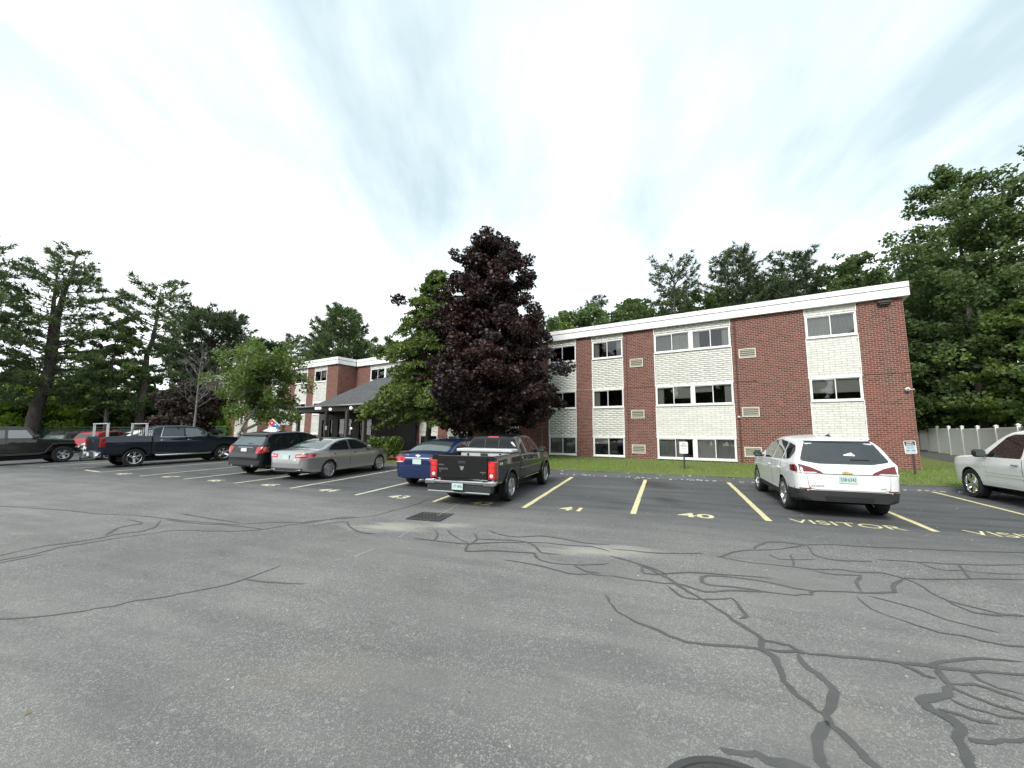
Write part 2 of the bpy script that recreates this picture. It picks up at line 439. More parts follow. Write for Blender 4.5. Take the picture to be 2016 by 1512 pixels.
# low rolled asphalt kerb, chipped along its edge
def kerb():
    rng = random.Random(4); mb = MB(); prev = None; n = 0
    P = [(p, QK) for p in np.arange(40, PK, -0.25)] + [(PK, q) for q in np.arange(QK, 34, 0.5)]
    prof = [(-0.17, 0.0), (-0.12, 0.05), (-0.05, 0.105), (0.04, 0.125), (0.12, 0.125), (0.17, 0.06)]
    rows = []
    for i, (p, q) in enumerate(P):
        turn = q > QK
        r = []
        for (d, h) in prof:
            jz = h * rng.uniform(0.82, 1.1); jd = d + rng.uniform(-0.02, 0.02)
            x, y = pq(p + (jd if turn else 0), q + (0 if turn else jd))
            if i == len([0 for a in P if a[1] == QK]) : pass
            r.append((x, y, float(G(x, y)) + jz + (0.004 if h > 0 else -0.01)))
        rows.append(r)
    vs = [v for r in rows for v in r]; k = len(prof)
    fs = [(i * k + j, i * k + j + 1, (i + 1) * k + j + 1, (i + 1) * k + j) for i in range(len(rows) - 1) for j in range(k - 1)]
    mb.add(vs, fs)
    # pale chips of crushed stone lying along the foot of the kerb
    o = mb.build('kerb', [M_PATH], None, 60)
    tag(o, 'low dark asphalt kerb along the lawn', None, None, 'structure')
    cb = MB()
    for i in range(230):
        p = rng.uniform(-8, 14); q = QK + rng.gauss(-0.12, 0.13); x, y = pq(p, q); s = rng.uniform(0.012, 0.045)
        z = float(G(x, y)) + (0.10 if q > QK - 0.06 else 0.0)
        a = rng.uniform(0, 3.1); T = Matrix.Translation((x, y, z + s * 0.3)) @ Matrix.Rotation(a, 4, 'Z') @ Matrix.Rotation(rng.uniform(-.4, .4), 4, 'X')
        cb.box(-s, s, -s * 0.6, s * 0.6, -s * 0.4, s * 0.4, mat=T)
    tag(cb.build('stone_chips', plain('stone_chip', (0.42, 0.41, 0.38), 0.9)), 'pale stone chips scattered along the kerb', 'stones', None, 'stuff')
kerb()

# the paved footpath between the building end and the white fence
def path_z(x, y): return lawn_z(x, y) + 0.012
BROT = math.atan2(UD[1], UD[0])
CORNER = (UD[0] * U0 + ND[0] * DB, UD[1] * U0 + ND[1] * DB)
def bl(u, y):   # building frame -> world (y is distance in front of the main face)
    return (CORNER[0] + UD[0] * u - ND[0] * y, CORNER[1] + UD[1] * u - ND[1] * y)
pth = sheet('footpath', np.arange(-4.6, -2.6, 0.4), np.arange(-26, 1.6, 0.7), path_z, M_PATH, conv=bl)
tag(pth, 'narrow dark footpath running along the building end', None, None, 'structure')
bed = sheet('mulch_bed', np.arange(19.5, 33, 0.5), np.arange(3.5, 8.1, 0.45), lambda x, y: lawn_z(x, y) + 0.02, M_MULCH, conv=bl,
            keep=lambda x, y: topq(x, y)[1] > QK + 0.45)
tag(bed, 'reddish bark mulch bed before the entrance', None, None, 'structure')
slab_ = sheet('entrance_walk', np.arange(24.0, 33.5, 0.5), np.arange(-0.2, 3.6, 0.5), lambda x, y: np.maximum(lawn_z(x, y), 0.66) + 0.03, plain('walk_concrete', (0.30, 0.29, 0.27), 0.9), conv=bl)
tag(slab_, 'concrete walk under the entrance porch', None, None, 'structure')

# ---- painted markings (parts of the car park)
def paint_line_mat(name, col):
    m, t, b = newmat(name); pos = wpos(t)
    c = mixc(t, ramp(t, noise(t, pos, 18, 5, 0.7), [(0.46, 0.0), (0.74, 0.75)]), col, (0.11, 0.11, 0.11))
    c = mixc(t, ramp(t, noise(t, pos, 2.0, 3), [(0.4, 0.0), (0.8, 0.25)]), c, (0.35, 0.33, 0.28))
    t.links.new(c, b.inputs['Base Color']); b.inputs['Roughness'].default_value = 0.8
    bump(t, b, noise(t, pos, 60, 3), 0.3, 0.004)
    return m
M_YEL = paint_line_mat('yellow_line_paint', (0.74, 0.66, 0.36)); M_WHT = paint_line_mat('pale_line_paint', (0.70, 0.66, 0.49))
M_OLD = paint_line_mat('worn_line_paint', (0.30, 0.29, 0.25))
H = 1.85
near = {'47': (-7.213, 8.145), '46': (-5.975, 7.655), '45': (-4.72, 7.164), '44': (-3.481, 6.63), '43': (-2.227, 6.022), '42': (-1.018, 5.539), '41': (0.157, 5.164),
        '40': (1.396, 4.841), 'V1': (2.749, 4.515), 'V2': (4.097, 4.096), 'V3': (5.42, 3.55)}
def line(a, ang, ln, w=0.10, mat=M_YEL, name='parking_line'):
    rng = random.Random(int(a[0] * 977)); d = (math.sin(ang), math.cos(ang)); s = (d[1], -d[0]); vs = []; n = max(2, int(ln / 0.25))
    for i in range(n + 1):
        t = ln * i / n
        for k in (-1, 1):
            o = k * (w / 2 + rng.uniform(-0.006, 0.006)); x, y = a[0] + d[0] * t + s[0] * o, a[1] + d[1] * t + s[1] * o
            vs.append((x, y, float(G(x, y)) + 0.004))
    mb = MB(); mb.add(vs, [(2 * i, 2 * i + 1, 2 * i + 3, 2 * i + 2) for i in range(n)]); return mb.build(name, mat, lot)
ANG = {'47': 21, '46': 20, '45': 21, '44': 18.5, '43': 18, '42': 17, '41': 18.8, '40': 20.4, 'V1': 20.9, 'V2': 22.5, 'V3': 21}
for k, (x, y) in near.items():
    line((x * H, y * H), rad(ANG[k]), 5.95, 0.115 if k in ('41', '40', 'V1', 'V2') else 0.10, M_YEL if k in ('42', '41', '40', 'V1', 'V2', 'V3') else M_WHT)
line((-16.2, 16.5), rad(24), 6.0, 0.10, M_WHT); line((-17.75, 17.45), rad(-59 + 180), 1.7, 0.10, M_WHT)
line((-18.9, 18.1), rad(29), 6.0, 0.1, M_WHT); line((-21.6, 19.2), rad(29), 6.0, 0.1, M_WHT)
line((-23.6, 15.9), rad(64), 4.5, 0.09, M_OLD)
line((-1.85, 7.06), rad(12.2), 3.3, 0.03, M_OLD, 'worn_line'); line((-2.2, 6.05), rad(22), 0.4, 0.03, M_OLD, 'worn_line')
def lettering(s, x, y, h, sx=1.0, mat=M_YEL, bold=0.03, name='stall_number'):
    vs, fs = text_mesh(s, bold, sx); mb = MB(); V = []
    for (a, b_, _) in vs:
        X, Y = x + PD[0] * a * h + QD[0] * b_ * h, y + PD[1] * a * h + QD[1] * b_ * h
        V.append((X, Y, float(G(X, Y)) + 0.0045))
    mb.add(V, fs); return mb.build(name, mat, lot)
for s, x, y in (('41', 1.38, 9.42), ('40', 3.85, 8.8), ('43', -2.9, 10.9), ('44', -5.18, 11.92), ('45', -7.43, 12.9), ('46', -9.77, 13.85), ('42', -0.7, 10.05), ('47', -12.05, 14.75), ('48', -14.7, 15.85)):
    lettering(s, x, y, 0.40, 1.05 if s != '40' else 1.25, M_WHT if s[1] in '345678' else M_YEL)
lettering('VISITOR', 6.37, 8.08, 0.36, 0.98, bold=0.0); lettering('VISITOR', 8.92, 7.22, 0.36, 0.98, bold=0.0)

# ---- poured crack sealant: meandering bands of bitumen
CR = "0.055:1.05,4.58 1.08,4.36 1.2,4.15 1.35,3.97 1.46,3.83 1.61,3.76 1.82,3.72 2.08,3.68 2.14,3.56;0.04:1.05,4.76 1.05,4.58;0.075:1.7,5.82 1.82,5.58 1.91,5.33 1.96,5.06 2.04,4.72 2.11,4.44 2.14,4.2 2.19,4 2.2,3.83 2.11,3.67 2.13,3.55 2.07,3.38 2.01,3.23 1.99,3.11 2,3.01 2.03,2.89 2.01,2.78 2.02,2.69 2.01,2.59 2,2.48 1.99,2.39;0.06:2.2,3.83 2.28,3.78 2.37,3.73 2.43,3.62 2.5,3.6 2.69,3.56 2.88,3.54 3.06,3.48 3.24,3.44 3.39,3.41 3.52,3.37 3.71,3.35 3.87,3.33 4.13,3.31;0.06:2.14,3.67 2.24,3.64 2.36,3.64 2.42,3.61;0.075:2.35,3.61 2.31,3.46 2.31,3.33 2.31,3.23 2.28,3.14 2.14,2.98 2.05,2.89 2.01,2.78;0.08:2.02,2.83 1.89,2.73 1.8,2.63 1.75,2.54 1.73,2.48 1.69,2.39;0.1:3.3,3.41 3.21,3.28 3.17,3.19 3.04,3.1 2.88,3.05 2.8,3.03 2.78,2.95 2.81,2.87 2.79,2.78 2.72,2.73 2.63,2.62 2.57,2.53 2.47,2.45;0.05:3.24,3.44 3.43,3.5 3.64,3.54 3.81,3.56 3.93,3.53 4.08,3.5;0.05:3.06,3.48 3.09,3.39 3.12,3.32 3.16,3.28;0.05:3.17,3.19 3.19,3.07 3.25,2.99 3.35,2.91 3.42,2.88;0.05:3.01,3.05 3.06,2.96 3.15,2.89 3.28,2.86 3.37,2.84;0.045:3.2,3.22 3.37,3.21 3.44,3.12 3.5,3.03;0.045:3.51,3.36 3.46,3.26 3.5,3.17 3.58,3.1;0.045:2.83,2.95 2.91,2.89 2.98,2.84 3.07,2.81;0.08:2.73,2.68 2.84,2.67 3.02,2.68 3.16,2.68;0.06:2.93,6.09 3.32,6.34 3.66,6.44 3.97,6.45 4.39,6.61 4.67,6.73 5.13,6.73 5.52,6.63 5.96,6.58 6.49,6.48 7.04,6.42 7.64,6.37 8.16,6.34;0.08:3.69,6.5 3.98,6.77 4.25,6.89 4.45,6.84 4.67,6.73;0.05:2.95,6.14 3.18,5.92 3.5,5.8 3.76,5.68 3.97,5.6 4.3,5.61 4.47,5.5 4.74,5.5 4.83,5.32 4.84,5.13 4.74,4.88 4.69,4.66 4.65,4.46 4.71,4.33 4.95,4.33 5.08,4.31;0.06:3.92,5.53 4.1,5.42 4.38,5.39 4.15,5.18 3.96,4.87;0.06:4.82,5.29 4.43,5.03 4.34,4.88 4.11,4.85 3.93,4.86 3.64,4.9 3.45,4.9 3.28,4.98 3.06,5.17 2.79,5.3 2.46,5.37 2.32,5.23 2.32,5.07 2.58,5.01 2.77,4.92 2.95,4.84 3.14,4.78 3.32,4.81 3.45,4.9;0.06:1.5,6.47 1.84,6.37 2.26,6.26 2.81,6.28;0.05:1.42,6.12 1.6,5.94 1.75,5.78 1.9,5.58 1.95,5.36;0.05:1.74,5.66 1.69,5.43 1.98,5.43 2.31,5.47 2.69,5.4 3.01,5.34 3.22,5.27;0.05:1.23,5.35 1.5,5.22 1.81,5.12 2.01,5.06 2.18,4.86 2.42,4.89 2.61,4.89 2.87,4.86;0.06:1.85,5.03 1.87,4.74 2.02,4.66 2.31,4.67 2.41,4.69 2.36,4.44 2.32,4.28 2.22,4.22;0.035:3.8,4.76 3.69,4.45 3.76,4.23 3.82,4.09 3.89,3.97 4.07,3.88 4.17,3.78 4.35,3.72 4.46,3.68;0.045:3.94,4.76 4.09,4.58 4.18,4.41 4.22,4.21 4.34,4.07 4.43,3.96;0.04:4.83,5.32 5.22,5.26 5.77,5.3 6.28,5.27;0.045:4.69,4.66 4.82,4.47 4.9,4.35 5.06,4.28;0.05:5.15,6.03 5.61,5.91 6.09,5.83 6.41,5.79 6.99,5.84;0.05:4.63,6.67 4.41,6.21 4.54,5.98 5.06,5.93;0.035:5.59,5.89 5.6,5.62 5.88,5.59 6.11,5.48 6.53,5.47;0.035:4.09,6.25 3.76,5.68;0.035:3.78,6.25 3.78,6.02 4.28,6.02;0.035:6.09,5.83 5.79,5.48 5.63,5.26;0.11:1.22,2.61 1.3,2.58 1.41,2.56 1.49,2.51 1.58,2.48 1.64,2.43;0.05:-3.95,8.15 -3.59,8.31 -3.37,8.51 -2.94,8.56 -2.71,8.81 -2.53,9.27 -2.3,9.7 -2.14,10.27 -2.08,10.68;0.05:-3.73,7.71 -3.51,7.94 -3.13,8.13 -2.91,7.72 -2.56,7.35 -2.29,7.26;0.05:-1.59,6.99 -1.22,6.86 -0.86,6.74 -0.64,6.7 -0.27,6.77 0.21,6.8 0.57,6.76 0.91,6.64 1.25,6.57 1.47,6.34;0.06:-0.64,6.7 -0.65,6.31 -0.36,6.35 -0.07,6.32 0.31,6.25 0.35,6.18 0.42,5.92 0.69,5.77 1.09,5.74 1.34,5.8;0.06:-0.41,7.55 -0.16,7.25 0.1,7.11 0.48,7.18 0.84,7.03 1.17,6.77 1.55,6.69;0.05:-0.55,6.96 -0.15,6.92 0.22,6.84 0.39,6.55 0.44,6.26 0.74,6.19;0.04:-0.1,5.94 0.25,5.79 0.51,5.62 0.74,5.43 0.99,5.4 1.23,5.33;0.05:0.85,5.74 0.95,5.51 1.13,5.43;0.04:-1.14,7.59 -0.9,7.05 -0.64,6.7;0.04:-1.35,7.58 -1.22,7.13 -1.24,6.88;0.04:-0.63,7.34 -0.55,6.96 -0.62,6.7;0.04:-4.92,4.14 -4.84,4.15 -4.63,4.18 -4.43,4.23 -4.24,4.3 -4.19,4.37 -4.03,4.44 -3.95,4.57 -3.69,4.68 -3.54,4.8 -3.33,4.95 -3.23,5.1 -3.19,5.2 -3.11,5.38 -3.02,5.65;0.045:-3.17,5.17 -3.03,5.15 -2.76,5.08 -2.37,5.04;0.05:-11.84,9.61 -11.46,9.5 -10.42,9.28 -9.37,9.03 -8.49,8.74 -7.66,8.63 -6.96,8.4 -6.5,8.26 -5.83,8.05 -5.24,7.92 -4.93,7.95 -4.51,8.07 -3.84,8.09 -3.47,8.39 -3.1,8.47;0.05:-7.21,5.94 -7.16,6.02 -7.15,6.22 -7.07,6.49 -6.87,6.68 -6.66,6.94 -6.64,7.15 -6.41,7.33 -6.4,7.63 -6.74,8.18;0.05:-6.96,5.75 -6.92,5.84 -6.76,6.11 -6.76,6.4 -6.6,6.64 -6.34,6.99 -6.07,7.25 -5.85,7.46 -5.2,7.41 -4.47,7.48 -4.1,7.87 -3.68,8.09;0.07:-6.73,7.1 -6.99,7.62 -6.89,7.89 -6.98,8.03 -7.44,8.24;0.04:-6.83,5.65 -6.79,5.73 -6.61,6.11;0.06:-6.7,8.25 -5.94,7.98 -5.26,7.85 -4.36,7.54;0.06:-6.81,8.78 -5.88,8.34 -5.12,8.03"
def cracks():
    rng = random.Random(11); mb = MB()
    for part in CR.split(';'):
        w, pts = part.split(':'); w = float(w) * 0.72
        P = [Vector((*map(float, a.split(',')), 0)) for a in pts.split()]
        Q = []
        for i in range(len(P) - 1):
            p0, p1, p2, p3 = P[max(i - 1, 0)], P[i], P[i + 1], P[min(i + 2, len(P) - 1)]
            n = max(2, int((p2 - p1).length / 0.13))
            for k in range(n):
                t = k / n; c = 0.5 * ((2 * p1) + (p2 - p0) * t + (2 * p0 - 5 * p1 + 4 * p2 - p3) * t * t + (3 * p1 - p0 - 3 * p2 + p3) * t ** 3)
                Q.append(c + Vector((rng.gauss(0, .007), rng.gauss(0, .007), 0)))
        Q.append(P[-1]); vs = []; ph = rng.uniform(0, 9)
        for i, c in enumerate(Q):
            d = Q[min(i + 1, len(Q) - 1)] - Q[max(i - 1, 0)]
            if d.length < 1e-6: d = Vector((1, 0, 0))
            d.normalize(); s = Vector((d.y, -d.x, 0))
            ww = w * (0.85 + 0.22 * math.sin(i * 0.33 + ph) + 0.12 * math.sin(i * 0.9 + 2 * ph) + rng.uniform(-.06, .06)) * (0.25 if i in (0, len(Q) - 1) else 1)
            for k in (-1, 1):
                q = c + s * (k * ww * 0.5 * rng.uniform(0.92, 1.08)); vs.append((q.x, q.y, float(G(q.x, q.y)) + 0.004 + 0.0002 * (len(mb.v) % 9)))
        mb.add(vs, [(2 * i, 2 * i + 1, 2 * i + 3, 2 * i + 2) for i in range(len(Q) - 1)])
    m, t, b = newmat('bitumen_sealant'); pos = wpos(t)
    c = mixc(t, noise(t, pos, 5, 5), (0.052, 0.052, 0.050), (0.105, 0.104, 0.100)); t.links.new(c, b.inputs['Base Color']); b.inputs['Roughness'].default_value = 0.55
    v = node(t, 'ShaderNodeTexVoronoi', Scale=90.0); t.links.new(pos, v.inputs['Vector']); bump(t, b, v.outputs['Distance'], 0.4, 0.006)
    o = mb.build('crack_sealant', m); tag(o, 'dark bitumen bands poured over the asphalt cracks', None, None, 'structure')
cracks()

# ---- drain grate and manhole
M_IRON = plain('cast_iron', (0.085, 0.083, 0.082), 0.62, 0.5, var=0.3)
def drain():
    r = empty('drain_grate', (-1.63, 8.62, float(G(-1.63, 8.62)) + 0.004), -PA + rad(6)); s = 0.36; mb = MB()
    mb.box(-s, s, -s, -s + 0.04, 0, 0.014); mb.box(-s, s, s - 0.04, s, 0, 0.014); mb.box(-s, -s + 0.04, -s + .04, s - .04, 0, 0.014); mb.box(s - 0.04, s, -s + .04, s - .04, 0, 0.014)
    mb.build('frame', M_IRON, r)
    for i in range(9):
        m = MB(); x = -s + 0.075 + i * 0.0712; m.box(x - 0.014, x + 0.014, -s + .04, s - .04, 0.0, 0.012); m.build('bar', M_IRON, r)
    for i in range(4):
        m = MB(); y = -s + 0.15 + i * 0.142; m.box(-s + .04, s - .04, y - 0.012, y + 0.012, 0.0005, 0.010); m.build('cross_bar', M_IRON, r)
    m = MB(); m.box(-s + .02, s - .02, -s + .02, s - .02, -0.006, 0.0012); m.build('pit', plain('pit_dark', (0.012, 0.012, 0.012), 0.9), r)
    tag(r, 'square iron drain grate sunk before stall forty-two', 'drain')
drain()
def manhole():
    cx, cy = 1.10, 2.17; r = empty('manhole_cover', (cx, cy, float(G(cx, cy)) + 0.004)); R_ = 0.33
    X = Matrix.Rotation(rad(90), 4, 'X')
    mb = MB(); mb.lathe([(R_ + 0.05, 0.0), (R_ + 0.05, -0.012), (R_ + 0.006, -0.014), (R_ + 0.004, 0.0)], 48, mat=X @ Matrix.Scale(1, 4)); mb.v = [(a, b_, abs(c)) for a, b_, c in mb.v]
    mb.build('rim', M_IRON, r)
    mb = MB(); mb.lathe([(0.001, 0.008), (R_, 0.008), (R_, 0.0)], 48, mat=Matrix.Rotation(rad(90), 4, 'X')); mb.v = [(a, b_, abs(c)) for a, b_, c in mb.v]; mb.build('lid', M_IRON, r)
    st = MB()
    for i in range(-9, 10):
        for j in range(-9, 10):
            x, y = i * 0.034, j * 0.034
            if x * x + y * y < (R_ - 0.02) ** 2:
                T = Matrix.Translation((x, y, 0)) @ Matrix.Rotation(rad(45 if (i + j) % 2 else -45), 4, 'Z'); st.box(-0.013, 0.013, -0.005, 0.005, 0.0075, 0.012, mat=T)
    o = st.build('tread_studs', M_IRON, r); o['kind'] = 'stuff'
    tag(r, 'round studded iron manhole cover at the near edge', 'manhole')
manhole()

# ---- grit, twigs and dry leaves blown over the asphalt
def litter():
    rng = random.Random(31); mb = MB()
    for i in range(300):
        r_ = rng.uniform(0, 1) ** 0.7; x = rng.uniform(-9, 9) * (0.35 + r_); y = 1.6 + 11 * r_ * r_ + rng.uniform(0, 1.5); s = rng.uniform(0.003, 0.009) * (1 + 0.5 * r_)
        z = float(G(x, y)); T = Matrix.Translation((x, y, z + s * 0.3)) @ Matrix.Rotation(rng.uniform(0, 6.3), 4, 'Z') @ Matrix.Rotation(rng.uniform(-.4, .4), 4, 'X')
        if rng.random() < 0.9: mb.box(-s, s, -s * 0.7, s * 0.7, -s * 0.35, s * 0.4, mat=T)
        else: mb.add([T @ Vector(p) for p in ((-2.2 * s, 0, 0.003), (0, -s, 0.001), (2.4 * s, 0, 0.004), (0, s, 0.002))], [(0, 1, 2, 3)], 1)
    o = mb.build('grit', [plain('grit_stone', (0.34, 0.33, 0.30), 0.9, var=0.4, scale=3), plain('dry_leaf', (0.20, 0.135, 0.06), 0.9, var=0.4, scale=3)]); tag(o, 'grit and dry leaves scattered over the asphalt', 'litter', None, 'stuff')
litter()

# ---- grass blades
def grass():
    rng = np.random.default_rng(5); n = 100000
    p = rng.uniform(-24, 26, n); q = QK + 0.05 + rng.gamma(1.5, 2.4, n)
    x, y = pq(p, q); x, y = np.asarray(x), np.asarray(y)
    lx = (x - CORNER[0]) * UD[0] + (y - CORNER[1]) * UD[1]; ly = -((x - CORNER[0]) * ND[0] + (y - CORNER[1]) * ND[1])
    inb = (lx > -0.1) & (lx < 61) & (ly < 0.03); wing = (lx > 34.4) & (ly < 1.85); annex = (lx > 23.8) & (lx < 34.5) & (ly < 4.2); bedm = (lx > 19.3) & (lx < 33) & (ly > 3.2) & (ly < 8.3)
    pt = (lx > -4.7) & (lx < -2.6) & (ly < 1.3)
    ok = ~(inb | wing | annex | pt) & ~(bedm & (rng.random(n) > 0.06)); x, y = x[ok], y[ok]; n = len(x)
    z = lawn_z(x, y) - 0.01
    a = rng.uniform(0, 6.283, n); h = rng.uniform(0.03, 0.085, n) * (0.7 + 0.6 * rng.random(n)); w = rng.uniform(0.006, 0.013, n)
    dx, dy = np.cos(a), np.sin(a); lean = rng.uniform(0, 0.6, n) * h; b = rng.uniform(0, 6.283, n)
    B = np.stack([x, y, z], -1); S = np.stack([dx * w, dy * w, 0 * w], -1); T = B + np.stack([np.cos(b) * lean, np.sin(b) * lean, h], -1)
    V = np.stack([B - S, B + S, T], 1).reshape(-1, 3); F = np.arange(3 * n).reshape(n, 3)
    m, t, bb = newmat('grass_blade'); at = node(t, 'ShaderNodeAttribute', attribute_name='tint')
    c = ramp(t, at.outputs['Fac'], [(0.0, (0.085, 0.165, 0.018)), (0.6, (0.13, 0.225, 0.030)), (0.9, (0.19, 0.25, 0.05)), (1.0, (0.27, 0.23, 0.11))])
    pv = ramp(t, noise(t, wpos(t), 0.45, 4), [(0.4, 0.0), (0.65, 0.6)])
    c = mixc(t, pv, c, (0.17, 0.20, 0.055)); t.links.new(c, bb.inputs['Base Color']); bb.inputs['Roughness'].default_value = 0.7
    bb.inputs['Subsurface Weight'].default_value = 0.0
    o = link('grass', np_mesh('grass', V, F, m, rng.random(n))); tag(o, 'short green grass covering the lawn strip', 'grass', None, 'stuff')
grass()
# ------------------------------------------------------------------ the apartment building
BLD = empty('apartment_building', (CORNER[0], CORNER[1], 0), BROT)
tag(BLD, 'long three-storey brick apartment block with white brick window bays', 'building')
ZB, ZW = 0.45, 7.53
def tinted(name, cols, rough=0.85, nz=25.0, dirt=None, bstr=0.35):
    m, t, b = newmat(name); op = wpos(t)
    at = node(t, 'ShaderNodeAttribute', attribute_name='tint'); oi = t.nodes.new('ShaderNodeObjectInfo')
    f = mth(t, 'FRACT', mth(t, 'ADD', at.outputs['Fac'], oi.outputs['Random']))
    c = ramp(t, f, [(i / (len(cols) - 1), k) for i, k in enumerate(cols)])
    n = noise(t, op, nz, 4, 0.6)
    c = mixc(t, mth(t, 'MULTIPLY', n, 0.5), c, mixc(t, 1.0, c, (0.55, 0.55, 0.55), 'MULTIPLY'))
    if dirt:
        mpn = node(t, 'ShaderNodeMapping'); mpn.inputs['Scale'].default_value = (1.4, 1.4, 0.5); t.links.new(op, mpn.inputs[0])
        d = ramp(t, noise(t, mpn.outputs[0], 1.7, 6, 0.65), [(dirt[0], 0.0), (dirt[1], dirt[2])]); c = mixc(t, d, c, dirt[3])
    t.links.new(c, b.inputs['Base Color']); b.inputs['Roughness'].default_value = rough; bump(t, b, n, bstr, 0.01)
    return m
def tinted_plain():
    m, t, b = newmat('white_fascia_metal'); op = wpos(t); mpn = node(t, 'ShaderNodeMapping'); mpn.inputs['Scale'].default_value = (5.0, 5.0, 0.35); t.links.new(op, mpn.inputs[0])
    oi = t.nodes.new('ShaderNodeObjectInfo'); c = ramp(t, oi.outputs['Random'], [(0.0, (0.78, 0.785, 0.775)), (1.0, (0.86, 0.86, 0.845))])
    c = mixc(t, ramp(t, noise(t, mpn.outputs[0], 1.3, 6, 0.7), [(0.50, 0.0), (0.78, 0.45)]), c, (0.50, 0.50, 0.48)); t.links.new(c, b.inputs['Base Color']); b.inputs['Roughness'].default_value = 0.45
    return m
M_RED = tinted('red_brick', [(0.170, 0.054, 0.040), (0.225, 0.073, 0.050), (0.190, 0.062, 0.046), (0.110, 0.042, 0.034), (0.255, 0.092, 0.063)], dirt=(0.54, 0.76, 0.5, (0.10, 0.062, 0.055)))
M_WBR = tinted('white_painted_brick', [(0.74, 0.735, 0.675), (0.81, 0.805, 0.74), (0.70, 0.695, 0.64), (0.78, 0.775, 0.72)], 0.75, 14.0, dirt=(0.56, 0.8, 0.5, (0.45, 0.45, 0.43)), bstr=0.6)
M_MORT = plain('mortar', (0.40, 0.315, 0.265), 0.95, scale=9); M_WMORT = plain('white_joint', (0.30, 0.30, 0.28), 0.9, scale=7, var=0.3)
M_TRIM = plain('white_trim', (0.82, 0.82, 0.80), 0.5); M_FASC = tinted_plain()
M_FRAME = plain('window_vinyl', (0.82, 0.82, 0.80), 0.4, var=0.05)
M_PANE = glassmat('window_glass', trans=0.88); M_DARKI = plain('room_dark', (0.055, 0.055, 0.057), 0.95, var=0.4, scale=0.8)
M_CURT = plain('curtain_cloth', (0.66, 0.66, 0.62), 0.95, var=0.12, scale=3); M_BLIND = plain('blind_slats', (0.66, 0.66, 0.62), 0.8, var=0.05); M_CURT2 = plain('grey_curtain', (0.44, 0.44, 0.43), 0.95)

class Bricks:
    """running bond in a plane: origin o, along a (horizontal), up z, facing f"""
    def __init__(s): s.V = []; s.n = 0; s.T = []; s.single = []
    def area(s, a0, a1, z0, z1, L_, Hc, joint, proud, to3, rng, jit=0.0015, pick=None, ragged=0.0):
        row = 0; z = z0
        while z < z1 - 0.012:
            h = min(Hc, z1 - z); off = (0.5 * L_ if row % 2 else 0.0) + (rng.uniform(-.02, .02) if ragged else 0)
            x = a0 - off
            while x < a1 - 0.01:
                b0, b1 = max(x, a0), min(x + L_, a1)
                if b1 - b0 > 0.03:
                    if pick and pick(b0, z): s.single.append((b0, b1, z, h, to3))
                    else:
                        pr = proud + rng.uniform(-jit, jit); A, B = b0 + joint / 2, b1 - joint / 2; C, D = z + joint / 2, z + h - joint / 2
                        r = lambda: rng.uniform(-ragged, ragged) if ragged else 0.0
                        for (p, d, q) in ((A, 0, C), (B, 0, C), (B, 0, D), (A, 0, D), (A + .002, 1, C + .002 + r()), (B - .002, 1, C + .002 + r()), (B - .002, 1, D - .002 + r()), (A + .002, 1, D - .002 + r())):
                            s.V.append(to3(p, pr * d - (0.012 if d == 0 else 0), q))
                        s.n += 1; s.T.append(rng.random())
                x += L_
            z += Hc; row += 1
    def build(s, name, mat, parent, kind='stuff'):
        n = s.n; b = np.arange(n)[:, None, None] * 8
        F = (b + np.array([[4, 5, 6, 7], [0, 1, 5, 4], [1, 2, 6, 5], [2, 3, 7, 6], [3, 0, 4, 7]])[None]).reshape(-1, 4)
        o = link(name, np_mesh(name, np.array(s.V), F, mat, np.repeat(s.T, 5)), parent); o['kind'] = kind
        return o

def wallpart(name, mb, mat=M_MORT): return mb.build(name, mat, BLD)
front0 = lambda a, d, z: (a, d, z)
frontW = lambda a, d, z: (a, 1.81 + d, z)
retW = lambda a, d, z: (34.6 - d, a, z)          # return face of the wing, facing the main lawn

# bay layout: (u0, u1) of the white bays on the main face and on the wing
BAYS = [(1.47, 3.26), (6.18, 9.79), (11.47, 13.27), (14.26, 16.06), (18.19, 20.0), (22.31, 24.10), (25.06, 26.84), (29.2, 32.8)]
WBAYS = [(36.08, 37.9), (38.95, 40.8), (43.16, 44.97), (47.04, 48.9), (49.82, 51.65), (53.4, 57.1)]
def gaps(b, a0, a1):
    r = []; x = a0
    for p, q in b: r.append((x, p)); x = q
    r.append((x, a1)); return r
rng = random.Random(8)
wall = MB(); RB = Bricks(); WB = Bricks()
cnt = [0]
def pickR(b0, z):
    if b0 < 1.42 and 0.68 < z < 4.0 and cnt[0] < 300: cnt[0] += 1; return True
for a0, a1 in gaps(BAYS, 0.0, 34.6):
    wall.box(a0, a1, -0.30, 0.0, ZB, ZW); RB.area(a0, a1, 0.66 if a0 < 1 else 0.60, ZW, 0.203, 0.0813, 0.012, 0.006, front0, rng, pick=pickR if a0 < 1 else None)
for a0, a1 in gaps(WBAYS, 34.6, 60.0):
    wall.box(a0, a1, 1.51, 1.81, ZB, ZW); RB.area(a0, a1, 0.60, ZW, 0.203, 0.0813, 0.012, 0.006, frontW, rng)
wall.box(34.6, 34.9, 0.0, 1.51, ZB, ZW); RB.area(0.0, 1.80, 0.60, ZW, 0.203, 0.0813, 0.012, 0.006, retW, rng)
wall.box(0, 60, -13.3, -13.0, ZB, ZW)           # rear wall
wall.box(0.0, 0.3, -13.0, -0.30, ZB, ZW); wall.box(59.7, 60, -13.0, 1.51, ZB, ZW)
WALL = wallpart('wall', wall)
endR = lambda a, d, z: (-d, -a, z)
RB.area(0.0, 13.0, 0.60, ZW, 0.203, 0.0813, 0.012, 0.006, endR, rng)
RB.build('brick_courses', M_RED, WALL)
